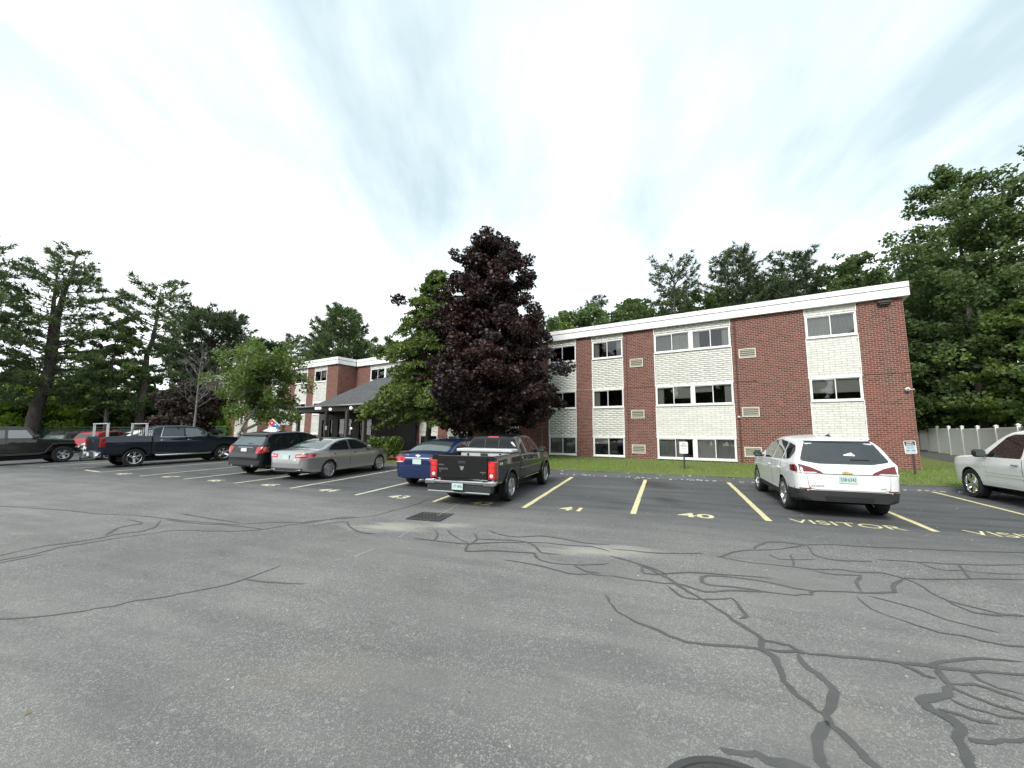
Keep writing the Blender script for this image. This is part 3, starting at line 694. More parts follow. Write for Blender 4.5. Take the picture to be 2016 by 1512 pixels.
def brick_mesh(name, l, h, mat, b, proud):
    mb = MB(); mb.bbox(-l / 2, l / 2, -0.01, proud, -h / 2, h / 2, b); return mb.mesh(name, mat)
bm_red = brick_mesh('brick', 0.191, 0.0693, M_RED, 0.003, 0.007)
for (b0, b1, z, h, t3) in RB.single:
    w = (b1 - b0 - 0.012) / 0.191; o = link('brick', bm_red, WALL); o.location = ((b0 + b1) / 2, rng.uniform(-.0015, .0015), z + h / 2); o.scale = (w, 1, max(0.2, (h - 0.012) / 0.0693))
m = MB(); m.box(-0.02, 34.5, -0.29, 0.02, 0.40, 0.655); m.box(34.5, 60.02, 1.5, 1.83, 0.40, 0.60); m.build('foundation', plain('foundation_concrete', (0.42, 0.40, 0.36), 0.9), BLD)

# white brick panels between the windows
LEV = [(1.81, 3.385), (4.44, 6.165), (7.20, ZW)]
WIN = [(0.74, 1.79), (3.40, 4.42), (6.18, 7.19)]
wcnt = [0]
bm_w = brick_mesh('white_brick', 0.398, 0.0936, M_WBR, 0.006, 0.012)
def panels(b0, b1, y, first):
    for li, (z0, z1) in enumerate(LEV):
        mb = MB(); mb.box(b0, b1, y - 0.30, y - 0.035, z0, z1)
        P = mb.build('brick_panel', M_WMORT, BLD)
        singles = first and (b0 < 3 or (b0 < 7 and li == 0))
        B = Bricks()
        pk = (lambda x_, z_: True) if singles else None
        B.area(b0 + 0.02, b1 - 0.02, z0 + 0.02, z1 - (0.02 if li < 2 else 0.0), 0.406, 0.1016, 0.010, 0.006, (lambda a, d, z: (a, y - 0.035 + d, z)), rng, 0.003, pk, 0.002)
        for (a, b, z, h, t3) in B.single:
            o = link('white_brick', bm_w, P); o.location = ((a + b) / 2, y - 0.037 + rng.uniform(-.003, .003), z + h / 2)
            o.scale = ((b - a - 0.012) / 0.398, 1, max(0.2, (h - 0.010) / 0.0936)); o.rotation_euler = (rng.uniform(-.012, .012), 0, rng.uniform(-.006, .006))
        if B.n: B.build('brick_courses', M_WBR, P)
        t = MB(); t.box(b0 - 0.012, b0 + 0.022, y - 0.04, y + 0.006, z0, z1); t.box(b1 - 0.022, b1 + 0.012, y - 0.04, y + 0.006, z0, z1)
        if li < 2: t.box(b0 - 0.03, b1 + 0.03, y - 0.04, y + 0.012, z0 - 0.018, z0 + 0.024)
        t.build('panel_trim', M_TRIM, P)

def curtain_mesh(w, h, folds, amp=0.03):
    V = []; n = folds * 4
    for i in range(n + 1):
        x = w * i / n; y = amp * math.sin(i * math.pi / 2 + 0.4)
        V += [(x, y, 0), (x, y * 0.7, h)]
    mb = MB(); mb.add(V, [(2 * i, 2 * i + 2, 2 * i + 3, 2 * i + 1) for i in range(n)]); return mb
def window(b0, b1, z0, z1, y, style, r):
    """a sliding window: frame part with panes, mullions and what hangs behind them"""
    fw = 0.055; f = MB(); y0, y1 = y - 0.10, y + 0.018
    f.bbox(b0, b1, y0, y1, z0, z0 + fw, 0.006); f.bbox(b0, b1, y0, y1, z1 - fw, z1, 0.006)
    f.bbox(b0, b0 + fw, y0, y1, z0 + fw, z1 - fw, 0.006); f.bbox(b1 - fw, b1, y0, y1, z0 + fw, z1 - fw, 0.006)
    f.bbox(b0 - 0.03, b1 + 0.03, y - 0.02, y + 0.045, z0 - 0.03, z0 - 0.002, 0.004)
    W_ = f.build('window', M_FRAME, BLD)
    units = [(b0, b1)] if b1 - b0 < 2.5 else [(b0, (b0 + b1) / 2), ((b0 + b1) / 2, b1)]
    if len(units) == 2:
        c = (b0 + b1) / 2; m = MB(); m.bbox(c - 0.075, c + 0.075, y0, y1 - 0.004, z0 + fw, z1 - fw, 0.005); m.build('mullion', M_FRAME, W_)
    for ui, (a0, a1) in enumerate(units):
        l0 = a0 + (fw if ui == 0 else 0.075); l1 = a1 - (fw if ui == len(units) - 1 else 0.075); c = (l0 + l1) / 2
        for si, (s0, s1, yy) in enumerate(((l0, c + 0.02, y - 0.05), (c - 0.02, l1, y - 0.022))):
            sm = MB(); k = 0.034; zz0, zz1 = z0 + fw, z1 - fw
            sm.box(s0, s1, yy - 0.012, yy + 0.012, zz0, zz0 + k); sm.box(s0, s1, yy - 0.012, yy + 0.012, zz1 - k, zz1)
            sm.box(s0, s0 + k, yy - 0.012, yy + 0.012, zz0 + k, zz1 - k); sm.box(s1 - k, s1, yy - 0.012, yy + 0.012, zz0 + k, zz1 - k); sm.build('sash', M_FRAME, W_)
            pm = MB(); pm.add([(s0 + k, yy, zz0 + k), (s1 - k, yy, zz0 + k), (s1 - k, yy, zz1 - k), (s0 + k, yy, zz1 - k)], [(3, 2, 1, 0)]); pm.build('pane', M_PANE, W_)
            st = style[(ui * 2 + si) % len(style)]
            if st in 'CcG':           # curtain hanging beside the pane
                w = (s1 - s0) * (0.38 if st == 'c' else 0.97); cm = curtain_mesh(w, zz1 - zz0 - 0.02, 4 if st == 'c' else 9)
                o = cm.build('curtain', M_CURT if st != 'G' else M_CURT2, W_, 80); o.location = (s0 + (0.01 if r.random() < .5 or st != 'c' else (s1 - s0) - w), y - 0.16, zz0 + 0.01)
            elif st in 'BbH':         # blind let down part of the way
                hh = (zz1 - zz0) * {'B': 0.97, 'b': 0.35, 'H': 0.66}[st]; bmn = MB(); n = int(hh / 0.045)
                for i in range(n): z = zz1 - 0.01 - i * 0.045; bmn.add([(s0 + .01, y - 0.155, z), (s1 - .01, y - 0.155, z), (s1 - .01, y - 0.135, z - 0.041), (s0 + .01, y - 0.135, z - 0.041)], [(0, 1, 2, 3)])
                bmn.build('blind', M_BLIND, W_)
    return W_
STY = {(0, 0): 'BbdG', (0, 1): 'HH', (0, 2): 'GC', (1, 0): 'GBcG', (1, 1): 'cbHc', (1, 2): 'ccCG', (2, 0): 'db', (2, 1): 'dc', (2, 2): 'cc', (3, 0): 'GB', (3, 1): 'dd', (3, 2): 'dd'}
r = random.Random(3)
for bi, (b0, b1) in enumerate(BAYS):
    panels(b0, b1, 0.0, True)
    for li, (z0, z1) in enumerate(WIN): window(b0 + 0.01, b1 - 0.01, z0, z1, -0.012, STY.get((bi, li), r.choice(['dB', 'cd', 'dd', 'Hb'])), r)
for bi, (b0, b1) in enumerate(WBAYS):
    panels(b0, b1, 1.81, False)
    for li, (z0, z1) in enumerate(WIN): window(b0 + 0.01, b1 - 0.01, z0, z1, 1.798, r.choice(['cc', 'cd', 'dc', 'Hd', 'dd']), r)
# rooms behind the glass
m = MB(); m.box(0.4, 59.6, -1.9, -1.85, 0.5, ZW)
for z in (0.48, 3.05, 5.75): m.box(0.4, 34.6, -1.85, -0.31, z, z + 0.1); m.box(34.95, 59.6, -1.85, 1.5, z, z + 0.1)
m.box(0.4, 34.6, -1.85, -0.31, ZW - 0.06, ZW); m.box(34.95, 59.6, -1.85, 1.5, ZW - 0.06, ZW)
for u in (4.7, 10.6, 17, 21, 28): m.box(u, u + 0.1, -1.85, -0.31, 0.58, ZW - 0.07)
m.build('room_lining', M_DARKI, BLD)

# roof and fascia
m = MB(); m.box(-0.05, 34.6, -13.3, 0.05, ZW + 0.06, ZW + 0.50); m.box(34.6, 60.1, -13.3, 1.86, ZW + 0.06, ZW + 0.50); m.build('roof', plain('roof_gravel', (0.30, 0.30, 0.29), 0.9), BLD)
m = MB(); m.box(-0.16, 34.40, 0.0, 0.15, ZW - 0.005, ZW + 0.045); m.box(34.44, 60.15, 1.80, 1.96, ZW - 0.005, ZW + 0.045); m.box(34.44, 34.6, 0.15, 1.8, ZW - 0.005, ZW + 0.045); m.build('soffit', plain('soffit_grey', (0.20, 0.19, 0.18), 0.8), BLD)  # soffit boards in one even dark grey
def fascia(a0, a1, y, step=3.05, ax='x'):
    n = max(1, round((a1 - a0) / step)); d = (a1 - a0) / n
    for i in range(n):
        for (z0, z1, pr) in ((ZW - 0.02, 7.842, 0.17), (7.872, 8.09, 0.19)):
            mb = MB(); p, q = a0 + i * d + 0.002, a0 + (i + 1) * d - 0.002
            if ax == 'x': mb.bbox(p, q, y + 0.0, y + pr, z0, z1, 0.006)
            else: mb.bbox(34.6 - pr, 34.6, p, q, z0, z1, 0.006)
            mb.build('fascia_panel', M_FASC, BLD)
fascia(-0.20, 34.40, 0.02); fascia(34.41, 60.2, 1.83); fascia(0.23, 1.81, 0, 3, 'y')
m = MB(); m.bbox(-0.19, -0.02, -13.3, 0.01, ZW - 0.02, 8.09, 0.006); m.build('fascia_panel', M_FASC, BLD)

# through-wall air conditioner sleeves
M_AC = plain('sleeve_metal', (0.66, 0.63, 0.53), 0.5); M_ACD = plain('sleeve_dark', (0.05, 0.047, 0.042), 0.7)
def ac(u, z, y=0.0, w=0.70, h=0.45):
    f = MB(); d = 0.045; k = 0.04
    f.bbox(u, u + w, y - 0.1, y + d, z, z + k, 0.004); f.bbox(u, u + w, y - 0.1, y + d, z + h - k, z + h, 0.004); f.bbox(u, u + k, y - 0.1, y + d, z + k, z + h - k, 0.004); f.bbox(u + w - k, u + w, y - 0.1, y + d, z + k, z + h - k, 0.004)
    o = f.build('air_conditioner', M_AC, BLD)
    b = MB(); b.box(u + k, u + w - k, y - 0.06, y + 0.012, z + k, z + h - k); b.build('grille_back', M_ACD, o)
    n = 4
    for i in range(n):
        s = MB(); zz = z + k + (h - 2 * k) * (i + 0.5) / n; T = Matrix.Translation((0, y + 0.028, zz)) @ Matrix.Rotation(rad(-30), 4, 'X'); s.box(u + k, u + w - k, -0.004, 0.004, -0.026, 0.026, mat=T); s.build('louvre', M_AC, o)
for z in (5.54, 2.78, 0.95): ac(5.18, z); ac(10.38, z)
for z in (5.54, 2.78): ac(16.9, z); ac(21.2, z)
ac(41.6, 2.75, 1.81); ac(41.6, 5.54, 1.81); ac(45.9, 2.75, 1.81)
# conduits, cables, lamps and cameras fixed to the wall
M_COND = plain('conduit_brown', (0.07, 0.035, 0.03), 0.6); M_CABLE = plain('cable_pale', (0.45, 0.38, 0.33), 0.6)
def cable(name, pts, rr, mat):
    mb = MB(); mb.tube(pts, rr, 6); return mb.build(name, mat, BLD, 60)
cable('conduit', [(6.0, 0.035, 0.62), (6.0, 0.035, ZW)], 0.024, M_COND); cable('conduit', [(11.25, 0.03, 0.62), (11.25, 0.03, ZW)], 0.018, M_COND); cable('conduit', [(21.9, 0.03, 0.62), (21.9, 0.03, ZW)], 0.02, M_COND)
cable('cable', [(9.8, 0.02, 4.44), (11.0, 0.02, 4.44), (11.46, 0.02, 4.45)], 0.008, M_COND); cable('cable', [(13.28, 0.02, 4.47), (13.8, 0.02, 4.44), (14.25, 0.02, 4.46)], 0.012, M_CABLE); cable('cable', [(5.2, 0.02, 4.43), (6.17, 0.02, 4.45)], 0.008, M_COND); cable('cable', [(0.0, 0.02, 4.44), (1.46, 0.02, 4.45)], 0.008, M_COND)
cable('cable', [(16.5, 0.02, 0.62), (16.5, 0.02, 2.4)], 0.012, M_CABLE); cable('conduit', [(42.4, 1.84, 0.6), (42.4, 1.84, ZW)], 0.03, M_COND)
M_WPL = plain('white_plastic', (0.78, 0.78, 0.77), 0.4, var=0.0)
def sec_cam(u, z, y=0.0, s=1.0):
    mb = MB(); X = Matrix.Translation((u, y + 0.02, z)); mb.lathe([(0.001, 0.0), (0.05 * s, 0.0), (0.06 * s, 0.05 * s), (0.055 * s, 0.09 * s), (0.02 * s, 0.12 * s), (0.001, 0.125 * s)], 14, mat=X); o = mb.build('security_camera', M_WPL, BLD, 50)
    l = MB(); l.lathe([(0.02 * s, 0.118 * s), (0.018 * s, 0.13 * s), (0.001, 0.132 * s)], 10, mat=X); l.build('lens', plain('lens_black', (0.01, 0.01, 0.01), 0.1, var=0), o)
    a = MB(); a.tube([(u, y + 0.02, z), (u - 0.16 * s, y + 0.015, z + 0.0)], 0.012, 6); a.build('arm', M_WPL, o)
sec_cam(0.16, 3.77, 0, 1.35); sec_cam(6.02, 2.78, 0, 0.9)
m = MB(); m.bbox(0.36, 0.80, 0.0, 0.20, 7.33, 7.42, 0.02); m.bbox(0.42, 0.74, 0.02, 0.17, 7.26, 7.33, 0.02); m.build('floodlight', plain('lamp_housing', (0.03, 0.028, 0.028), 0.5), BLD)

# ------------------------------------------------------------------ entrance: dark clapboard hall with a hipped porch
ENT = empty('entrance_hall', (*bl(30, 2), 0), BROT)
tag(ENT, 'dark grey clapboard entrance hall with shingled porch roof on posts', 'building')
M_CLAP = plain('clapboard_grey', (0.050, 0.046, 0.047), 0.7, scale=3); M_POST = plain('post_grey', (0.075, 0.070, 0.070), 0.6); M_DRKTRIM = plain('dark_trim', (0.028, 0.026, 0.027), 0.6)
def shingle():
    m, t, b = newmat('roof_shingle'); tcn = t.nodes.new('ShaderNodeTexCoord'); br = node(t, 'ShaderNodeTexBrick', Scale=1.0); br.inputs['Brick Width'].default_value = 0.3; br.inputs['Row Height'].default_value = 0.14; br.inputs['Mortar Size'].default_value = 0.008
    br.inputs['Color1'].default_value = (0.050, 0.051, 0.054, 1); br.inputs['Color2'].default_value = (0.085, 0.086, 0.089, 1); br.inputs['Mortar'].default_value = (0.02, 0.02, 0.02, 1)
    t.links.new(tcn.outputs['Object'], br.inputs['Vector']); n = noise(t, tcn.outputs['Object'], 30, 3)
    t.links.new(mixc(t, mth(t, 'MULTIPLY', n, 0.35), br.outputs['Color'], (0.12, 0.12, 0.12)), b.inputs['Base Color']); b.inputs['Roughness'].default_value = 0.9; bump(t, b, br.outputs['Fac'], 0.4, 0.01)
    return m
M_SHIN = shingle()
def el(u, y, z): return (u - 30, y - 2, z)
AU0, AU1, AY = 26.75, 33.3, 4.0
def ebox(mb, u0, u1, y0, y1, z0, z1): mb.box(u0 - 30, u1 - 30, y0 - 2, y1 - 2, z0, z1)
core = MB(); dz = 0.155
# front wall with door and side-light openings: (u0, u1, z0, z1)
OPEN = [(29.35, 30.95, 0.68, 2.92), (31.55, 31.95, 0.9, 2.85), (32.55, 32.9, 0.9, 2.85), (27.2, 28.6, 0.9, 2.85)]
segs = []; xs = sorted({AU0, AU1} | {o[0] for o in OPEN} | {o[1] for o in OPEN})
for a, b in zip(xs[:-1], xs[1:]):
    op = [o for o in OPEN if o[0] <= a + 1e-6 and o[1] >= b - 1e-6]
    if op: segs += [(a, b, 0.6, op[0][2]), (a, b, op[0][3], 3.95)]
    else: segs.append((a, b, 0.6, 3.95))
for (a, b, z0, z1) in segs: ebox(core, a, b, AY - 0.15, AY - 0.02, z0, z1)
ebox(core, AU1 - 0.13, AU1, 0.0, AY - 0.15, 0.6, 3.95); ebox(core, AU0, AU0 + 0.13, 2.9, AY - 0.15, 0.6, 3.95); ebox(core, AU0, AU0 + 0.13, 0.0, 2.9, 3.0, 3.95)
EW = core.build('wall', M_CLAP, ENT)
cb = MB()
for (a, b, z0, z1) in segs:
    z = z0
    while z < z1 - 0.02:
        h = min(dz, z1 - z); V = [el(a, AY - 0.02, z), el(b, AY - 0.02, z), el(b, AY + 0.012, z), el(a, AY + 0.012, z), el(a, AY - 0.02, z + h), el(b, AY - 0.02, z + h), el(b, AY - 0.012, z + h), el(a, AY - 0.012, z + h)]
        cb.add(V, [(0, 1, 2, 3), (3, 2, 6, 7), (0, 3, 7, 4), (1, 5, 6, 2)]); z += dz
z = 0.6
while z < 3.9:
    V = [el(AU0, 2.9, z), el(AU0, AY, z), el(AU0 - 0.012, AY, z), el(AU0 - 0.012, 2.9, z), el(AU0, 2.9, z + dz), el(AU0, AY, z + dz), el(AU0 - 0.002, AY, z + dz), el(AU0 - 0.002, 2.9, z + dz)]
    cb.add(V, [(0, 3, 2, 1), (3, 7, 6, 2)]); z += dz
o = cb.build('clapboards', M_CLAP, EW); o['kind'] = 'stuff'
m = MB(); ebox(m, AU0 + 0.4, AU0 + 0.45, 0.1, 2.9, 0.62, 3.0); m.build('side_opening_dark', M_DARKI, ENT)  # dark sheet stands in for the blackness inside the open side
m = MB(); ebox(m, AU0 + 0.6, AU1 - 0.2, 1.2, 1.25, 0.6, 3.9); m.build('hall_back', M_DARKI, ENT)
def opening(o, n, name):
    u0, u1, z0, z1 = o; f = MB(); k = 0.055
    ebox(f, u0, u1, AY - 0.12, AY + 0.02, z1 - k, z1); ebox(f, u0, u0 + k, AY - 0.12, AY + 0.02, z0, z1 - k); ebox(f, u1 - k, u1, AY - 0.12, AY + 0.02, z0, z1 - k); ebox(f, u0 + k, u1 - k, AY - 0.12, AY + 0.02, z0, z0 + k)
    for i in range(1, n): c = u0 + (u1 - u0) * i / n; ebox(f, c - 0.045, c + 0.045, AY - 0.10, AY + 0.01, z0 + k, z1 - k)
    O = f.build(name, M_DRKTRIM, ENT)
    for i in range(n):
        c0 = u0 + (u1 - u0) * i / n + 0.05; c1 = u0 + (u1 - u0) * (i + 1) / n - 0.05; p = MB(); p.add([el(c0, AY - 0.05, z0 + k), el(c1, AY - 0.05, z0 + k), el(c1, AY - 0.05, z1 - k), el(c0, AY - 0.05, z1 - k)], [(3, 2, 1, 0)]); p.build('pane', M_PANE, O)
    return O
D_ = opening(OPEN[0], 2, 'door'); opening(OPEN[1], 1, 'window'); opening(OPEN[2], 1, 'window'); opening(OPEN[3], 2, 'window')
for c in (30.05, 30.25): h = MB(); h.tube([el(c, AY + 0.04, 1.55), el(c, AY + 0.06, 1.6), el(c, AY + 0.06, 1.85), el(c, AY + 0.04, 1.9)], 0.014, 6); h.build('handle', plain('steel_pull', (0.6, 0.6, 0.6), 0.3, 1.0), D_)
m = MB(); ebox(m, 29.75, 29.98, AY - 0.062, AY - 0.058, 1.75, 2.1); m.build('notice', M_WPL, D_)
m = MB(); ebox(m, 30.45, 30.75, AY - 0.062, AY - 0.058, 1.5, 1.95); m.build('notice', plain('paper_grey', (0.4, 0.42, 0.45), 0.8), D_)
# roofs
def solid(mb, top, th=0.10):
    n = len(top); bot = [(a, b, c - th) for a, b, c in top]
    mb.add(list(top) + bot, [tuple(range(n)), tuple(range(2 * n - 1, n - 1, -1))] + [(i, i + n, (i + 1) % n + n, (i + 1) % n) for i in range(n)])
rf = MB()
EZ = 3.92; RZ = 6.15
A, B = el(AU1 + 0.3, AY + 0.25, EZ), el(AU0 - 0.3, AY + 0.25, EZ)
C, D = el(AU0 + 2.2, 0.9, RZ), el(AU1 - 2.4, 0.9, RZ); A2, B2 = el(AU1 + 0.3, 0.05, EZ), el(AU0 - 0.3, 0.05, EZ); C2, D2 = el(AU0 + 2.2, 0.05, RZ), el(AU1 - 2.4, 0.05, RZ)
for quad in ((A, B, C, D), (A2, A, D, D2), (B, B2, C2, C), (D, C, C2, D2)): solid(rf, list(quad)[::-1])
ROOF = rf.build('roof', M_SHIN, ENT)
# porch roof: shallow, hipped at its ends, resting on a beam and posts
PU0, PU1, PY = 24.6, 31.75, 6.5; pe = 3.56; ph = 4.0; pr = MB()
Q = [el(PU1 + 0.15, PY + 0.2, pe), el(PU0 - 0.15, PY + 0.2, pe), el(PU0 + 1.5, AY, ph), el(PU1 + 1.0, AY, ph)]
solid(pr, [Q[0], Q[3], Q[2], Q[1]], 0.06)
solid(pr, [el(PU0 - 0.15, PY + 0.2, pe), el(PU0 + 1.5, AY, ph), el(AU0 - 0.2, AY - 0.3, ph), el(PU0 - 0.15, AY - 0.6, pe)], 0.06)
solid(pr, [el(PU1 + 0.15, PY + 0.2, pe), el(PU1 + 0.3, AY, pe + 0.05), el(PU1 + 1.0, AY, ph)], 0.06)
pr.build('porch_roof', M_SHIN, ENT)
m = MB(); ebox(m, PU0, PU1, PY - 0.1, PY + 0.1, 3.20, 3.48); ebox(m, PU1 - 0.2, PU1, AY, PY - 0.1, 3.20, 3.48); ebox(m, PU0, PU0 + 0.2, AY, PY - 0.1, 3.20, 3.48); m.build('beam', M_DRKTRIM, ENT)
m = MB(); ebox(m, PU0, PU1, AY, PY - 0.1, 3.40, 3.46); m.build('porch_ceiling', M_DRKTRIM, ENT)
for u in (PU1 - 0.12, 28.45, 26.35, PU0 + 0.12):
    m = MB(); ebox(m, u - 0.09, u + 0.09, PY - 0.09, PY + 0.09, 0.35, 3.21); m.build('post', M_POST, ENT)
m = MB(); m.tube([el(PU0 - 0.16, PY + 0.27, pe - 0.02), el(PU1 + 0.1, PY + 0.27, pe - 0.02)], 0.05, 6); m.build('gutter', plain('gutter_grey', (0.30, 0.29, 0.28), 0.4), ENT)
M_GLOBE = plain('lamp_globe', (0.9, 0.9, 0.88), 0.3, var=0, emit=(1, 0.97, 0.9, 0.8))
def globe(u, y, z, rr):
    mb = MB(); T = Matrix.Translation(el(u, y, z)); mb.lathe([(0.001, -rr)] + [(rr * math.sin(a), -rr * math.cos(a)) for a in np.linspace(0.25, 2.9, 9)] + [(0.001, rr)], 14, mat=T); o = mb.build('lamp', M_GLOBE, ENT, 80)
    k = MB(); k.tube([el(u, y, z + rr * 0.8), el(u, y, z + rr + 0.12)], 0.02, 6); k.build('stem', M_DRKTRIM, o)
for u, z in ((28.9, 3.42), (27.8, 3.33), (25.75, 3.35)): globe(u, PY + 0.22, z, 0.085)
m = MB(); ebox(m, 29.26, 29.40, PY + 0.11, PY + 0.25, 3.36, 3.58); m.build('lamp', M_GLOBE, ENT)
globe(29.2, AY + 0.15, 2.2, 0.07)
m = MB(); ebox(m, 28.2, 28.42, PY + 0.095, PY + 0.105, 2.05, 2.3); m.build('notice', M_WPL, ENT)
# ------------------------------------------------------------------ trees
def leafmat(name, cols, trans=0.35, rough=0.55):
    m = bpy.data.materials.new(name); m.use_nodes = True; MATS[name] = m; t = m.node_tree; b = t.nodes['Principled BSDF']; o = t.nodes['Material Output']
    at = node(t, 'ShaderNodeAttribute', attribute_name='tint'); c = ramp(t, at.outputs['Fac'], [(i / (len(cols) - 1), k) for i, k in enumerate(cols)])
    t.links.new(c, b.inputs['Base Color']); b.inputs['Roughness'].default_value = rough; b.inputs['Specular IOR Level'].default_value = 0.35
    tl = t.nodes.new('ShaderNodeBsdfTranslucent'); t.links.new(mixc(t, 1.0, c, (1.25, 1.35, 0.7), 'MULTIPLY'), tl.inputs[0])
    mx = t.nodes.new('ShaderNodeMixShader'); mx.inputs[0].default_value = trans; t.links.new(b.outputs[0], mx.inputs[1]); t.links.new(tl.outputs[0], mx.inputs[2]); t.links.new(mx.outputs[0], o.inputs[0])
    return m
def barkmat(name, a, b_, scale=9, stretch=0.25):
    m, t, b = newmat(name); op = wpos(t); mp_ = node(t, 'ShaderNodeMapping'); mp_.inputs['Scale'].default_value = (1, 1, stretch); t.links.new(op, mp_.inputs[0])
    n = noise(t, mp_.outputs[0], scale, 6, 0.65); t.links.new(mixc(t, ramp(t, n, [(0.35, 0.0), (0.65, 1.0)]), a, b_), b.inputs['Base Color']); b.inputs['Roughness'].default_value = 0.9; bump(t, b, n, 0.8, 0.03)
    return m
LM = dict(
    maple=leafmat('purple_maple_leaf', [(0.028, 0.018, 0.020), (0.046, 0.028, 0.029), (0.036, 0.023, 0.025), (0.072, 0.036, 0.032)], 0.16, 0.48),
    plum=leafmat('plum_leaf', [(0.030, 0.022, 0.022), (0.050, 0.030, 0.030), (0.040, 0.040, 0.024)], 0.2),
    hemlock=leafmat('hemlock_needle', [(0.072, 0.118, 0.032), (0.105, 0.152, 0.042), (0.165, 0.215, 0.062), (0.090, 0.132, 0.040)], 0.3),
    birch=leafmat('birch_leaf', [(0.089, 0.146, 0.038), (0.121, 0.184, 0.048), (0.152, 0.209, 0.063), (0.108, 0.164, 0.051)], 0.42),
    pine=leafmat('pine_needle', [(0.073, 0.117, 0.057), (0.101, 0.150, 0.065), (0.138, 0.178, 0.073)], 0.22),
    pined=leafmat('dark_pine_needle', [(0.057, 0.085, 0.049), (0.081, 0.113, 0.059), (0.113, 0.134, 0.069)], 0.18),
    oak=leafmat('oak_leaf', [(0.066, 0.108, 0.040), (0.090, 0.138, 0.050), (0.125, 0.172, 0.064), (0.080, 0.124, 0.048)], 0.36),
    bright=leafmat('young_maple_leaf', [(0.14, 0.22, 0.028), (0.19, 0.27, 0.04), (0.23, 0.30, 0.055)], 0.5),
    shrub=leafmat('shrub_leaf', [(0.07, 0.13, 0.02), (0.11, 0.17, 0.035), (0.20, 0.24, 0.09)], 0.4))
BK = barkmat('grey_bark', (0.030, 0.026, 0.022), (0.085, 0.075, 0.064)); BKP = barkmat('pine_bark', (0.035, 0.028, 0.025), (0.095, 0.078, 0.068), 6)
BKB = barkmat('birch_bark', (0.30, 0.29, 0.26), (0.62, 0.60, 0.55), 5, 2.2); BKD = barkmat('dead_wood', (0.10, 0.095, 0.09), (0.24, 0.23, 0.22), 8)

def unit(v): return v / np.maximum(np.linalg.norm(v, axis=-1, keepdims=True), 1e-9)
def leaf_quads(C, size, rg, up=0.5, elong=1.5, tint=None):
    n = len(C); nr = unit(rg.normal(size=(n, 3)) + np.array([0, 0, up])); a = unit(np.cross(nr, unit(rg.normal(size=(n, 3))))); b = np.cross(nr, a)
    s = (size * rg.uniform(0.6, 1.25, n))[:, None]
    V = np.stack([C - a * s * elong * 0.5, C + b * s * 0.5 - a * s * 0.08 + nr * s * 0.06, C + a * s * elong * 0.5, C - b * s * 0.5 - a * s * 0.08 + nr * s * 0.06], 1).reshape(-1, 3)
    return V, np.arange(4 * n).reshape(n, 4), (rg.random(n) if tint is None else np.clip(tint + rg.normal(0, 0.16, n), 0, 1))
def needle_tris(C, D, size, k, rg, spread=0.75, width=0.09):
    """tufts: k thin triangles fanning out from each C along D"""
    n = len(C); C = np.repeat(C, k, 0); D = np.repeat(D, k, 0); d = unit(D + rg.normal(size=(n * k, 3)) * spread)
    ln = (size * rg.uniform(0.55, 1.15, n * k))[:, None]; s = unit(np.cross(d, rg.normal(size=(n * k, 3)))) * ln * width
    V = np.stack([C - s, C + s, C + d * ln], 1).reshape(-1, 3); tint = np.repeat(rg.random(n), k) * 0.7 + rg.random(n * k) * 0.3
    return V, np.arange(3 * n * k).reshape(-1, 3), tint
def base_z(x, y):
    p, q = topq(x, y); return float(lawn_z(x, y)) if (q > QK and p > PK) else float(G(x, y))
def limb(p0, p1, r0, r1, rg, n=5, bow=0.12, sag=0.0):
    p0, p1 = np.array(p0, float), np.array(p1, float); L_ = np.linalg.norm(p1 - p0); o = rg.normal(size=3) * bow * L_; P = []
    for i in range(n + 1):
        t = i / n; P.append(p0 + (p1 - p0) * t + o * math.sin(t * math.pi) * 0.5 + np.array([0, 0, -sag * L_ * t * t + sag * L_ * t * 0.4]))
    return P, [r0 + (r1 - r0) * i / n for i in range(n + 1)]
def make(name, label, cat, x, y, tr, bark, crown, lmat, group=None):
    root = empty(name, (x, y, base_z(x, y))); tag(root, label, cat, group)
    if tr is not None: tr.build('trunk', bark, root, 70)
    if crown is not None:
        V, F, T = crown; link('crown', np_mesh('crown', V, F, lmat, T), root)
    return root
def interp(prof, t): return np.interp(t, [p[0] for p in prof], [p[1] for p in prof])

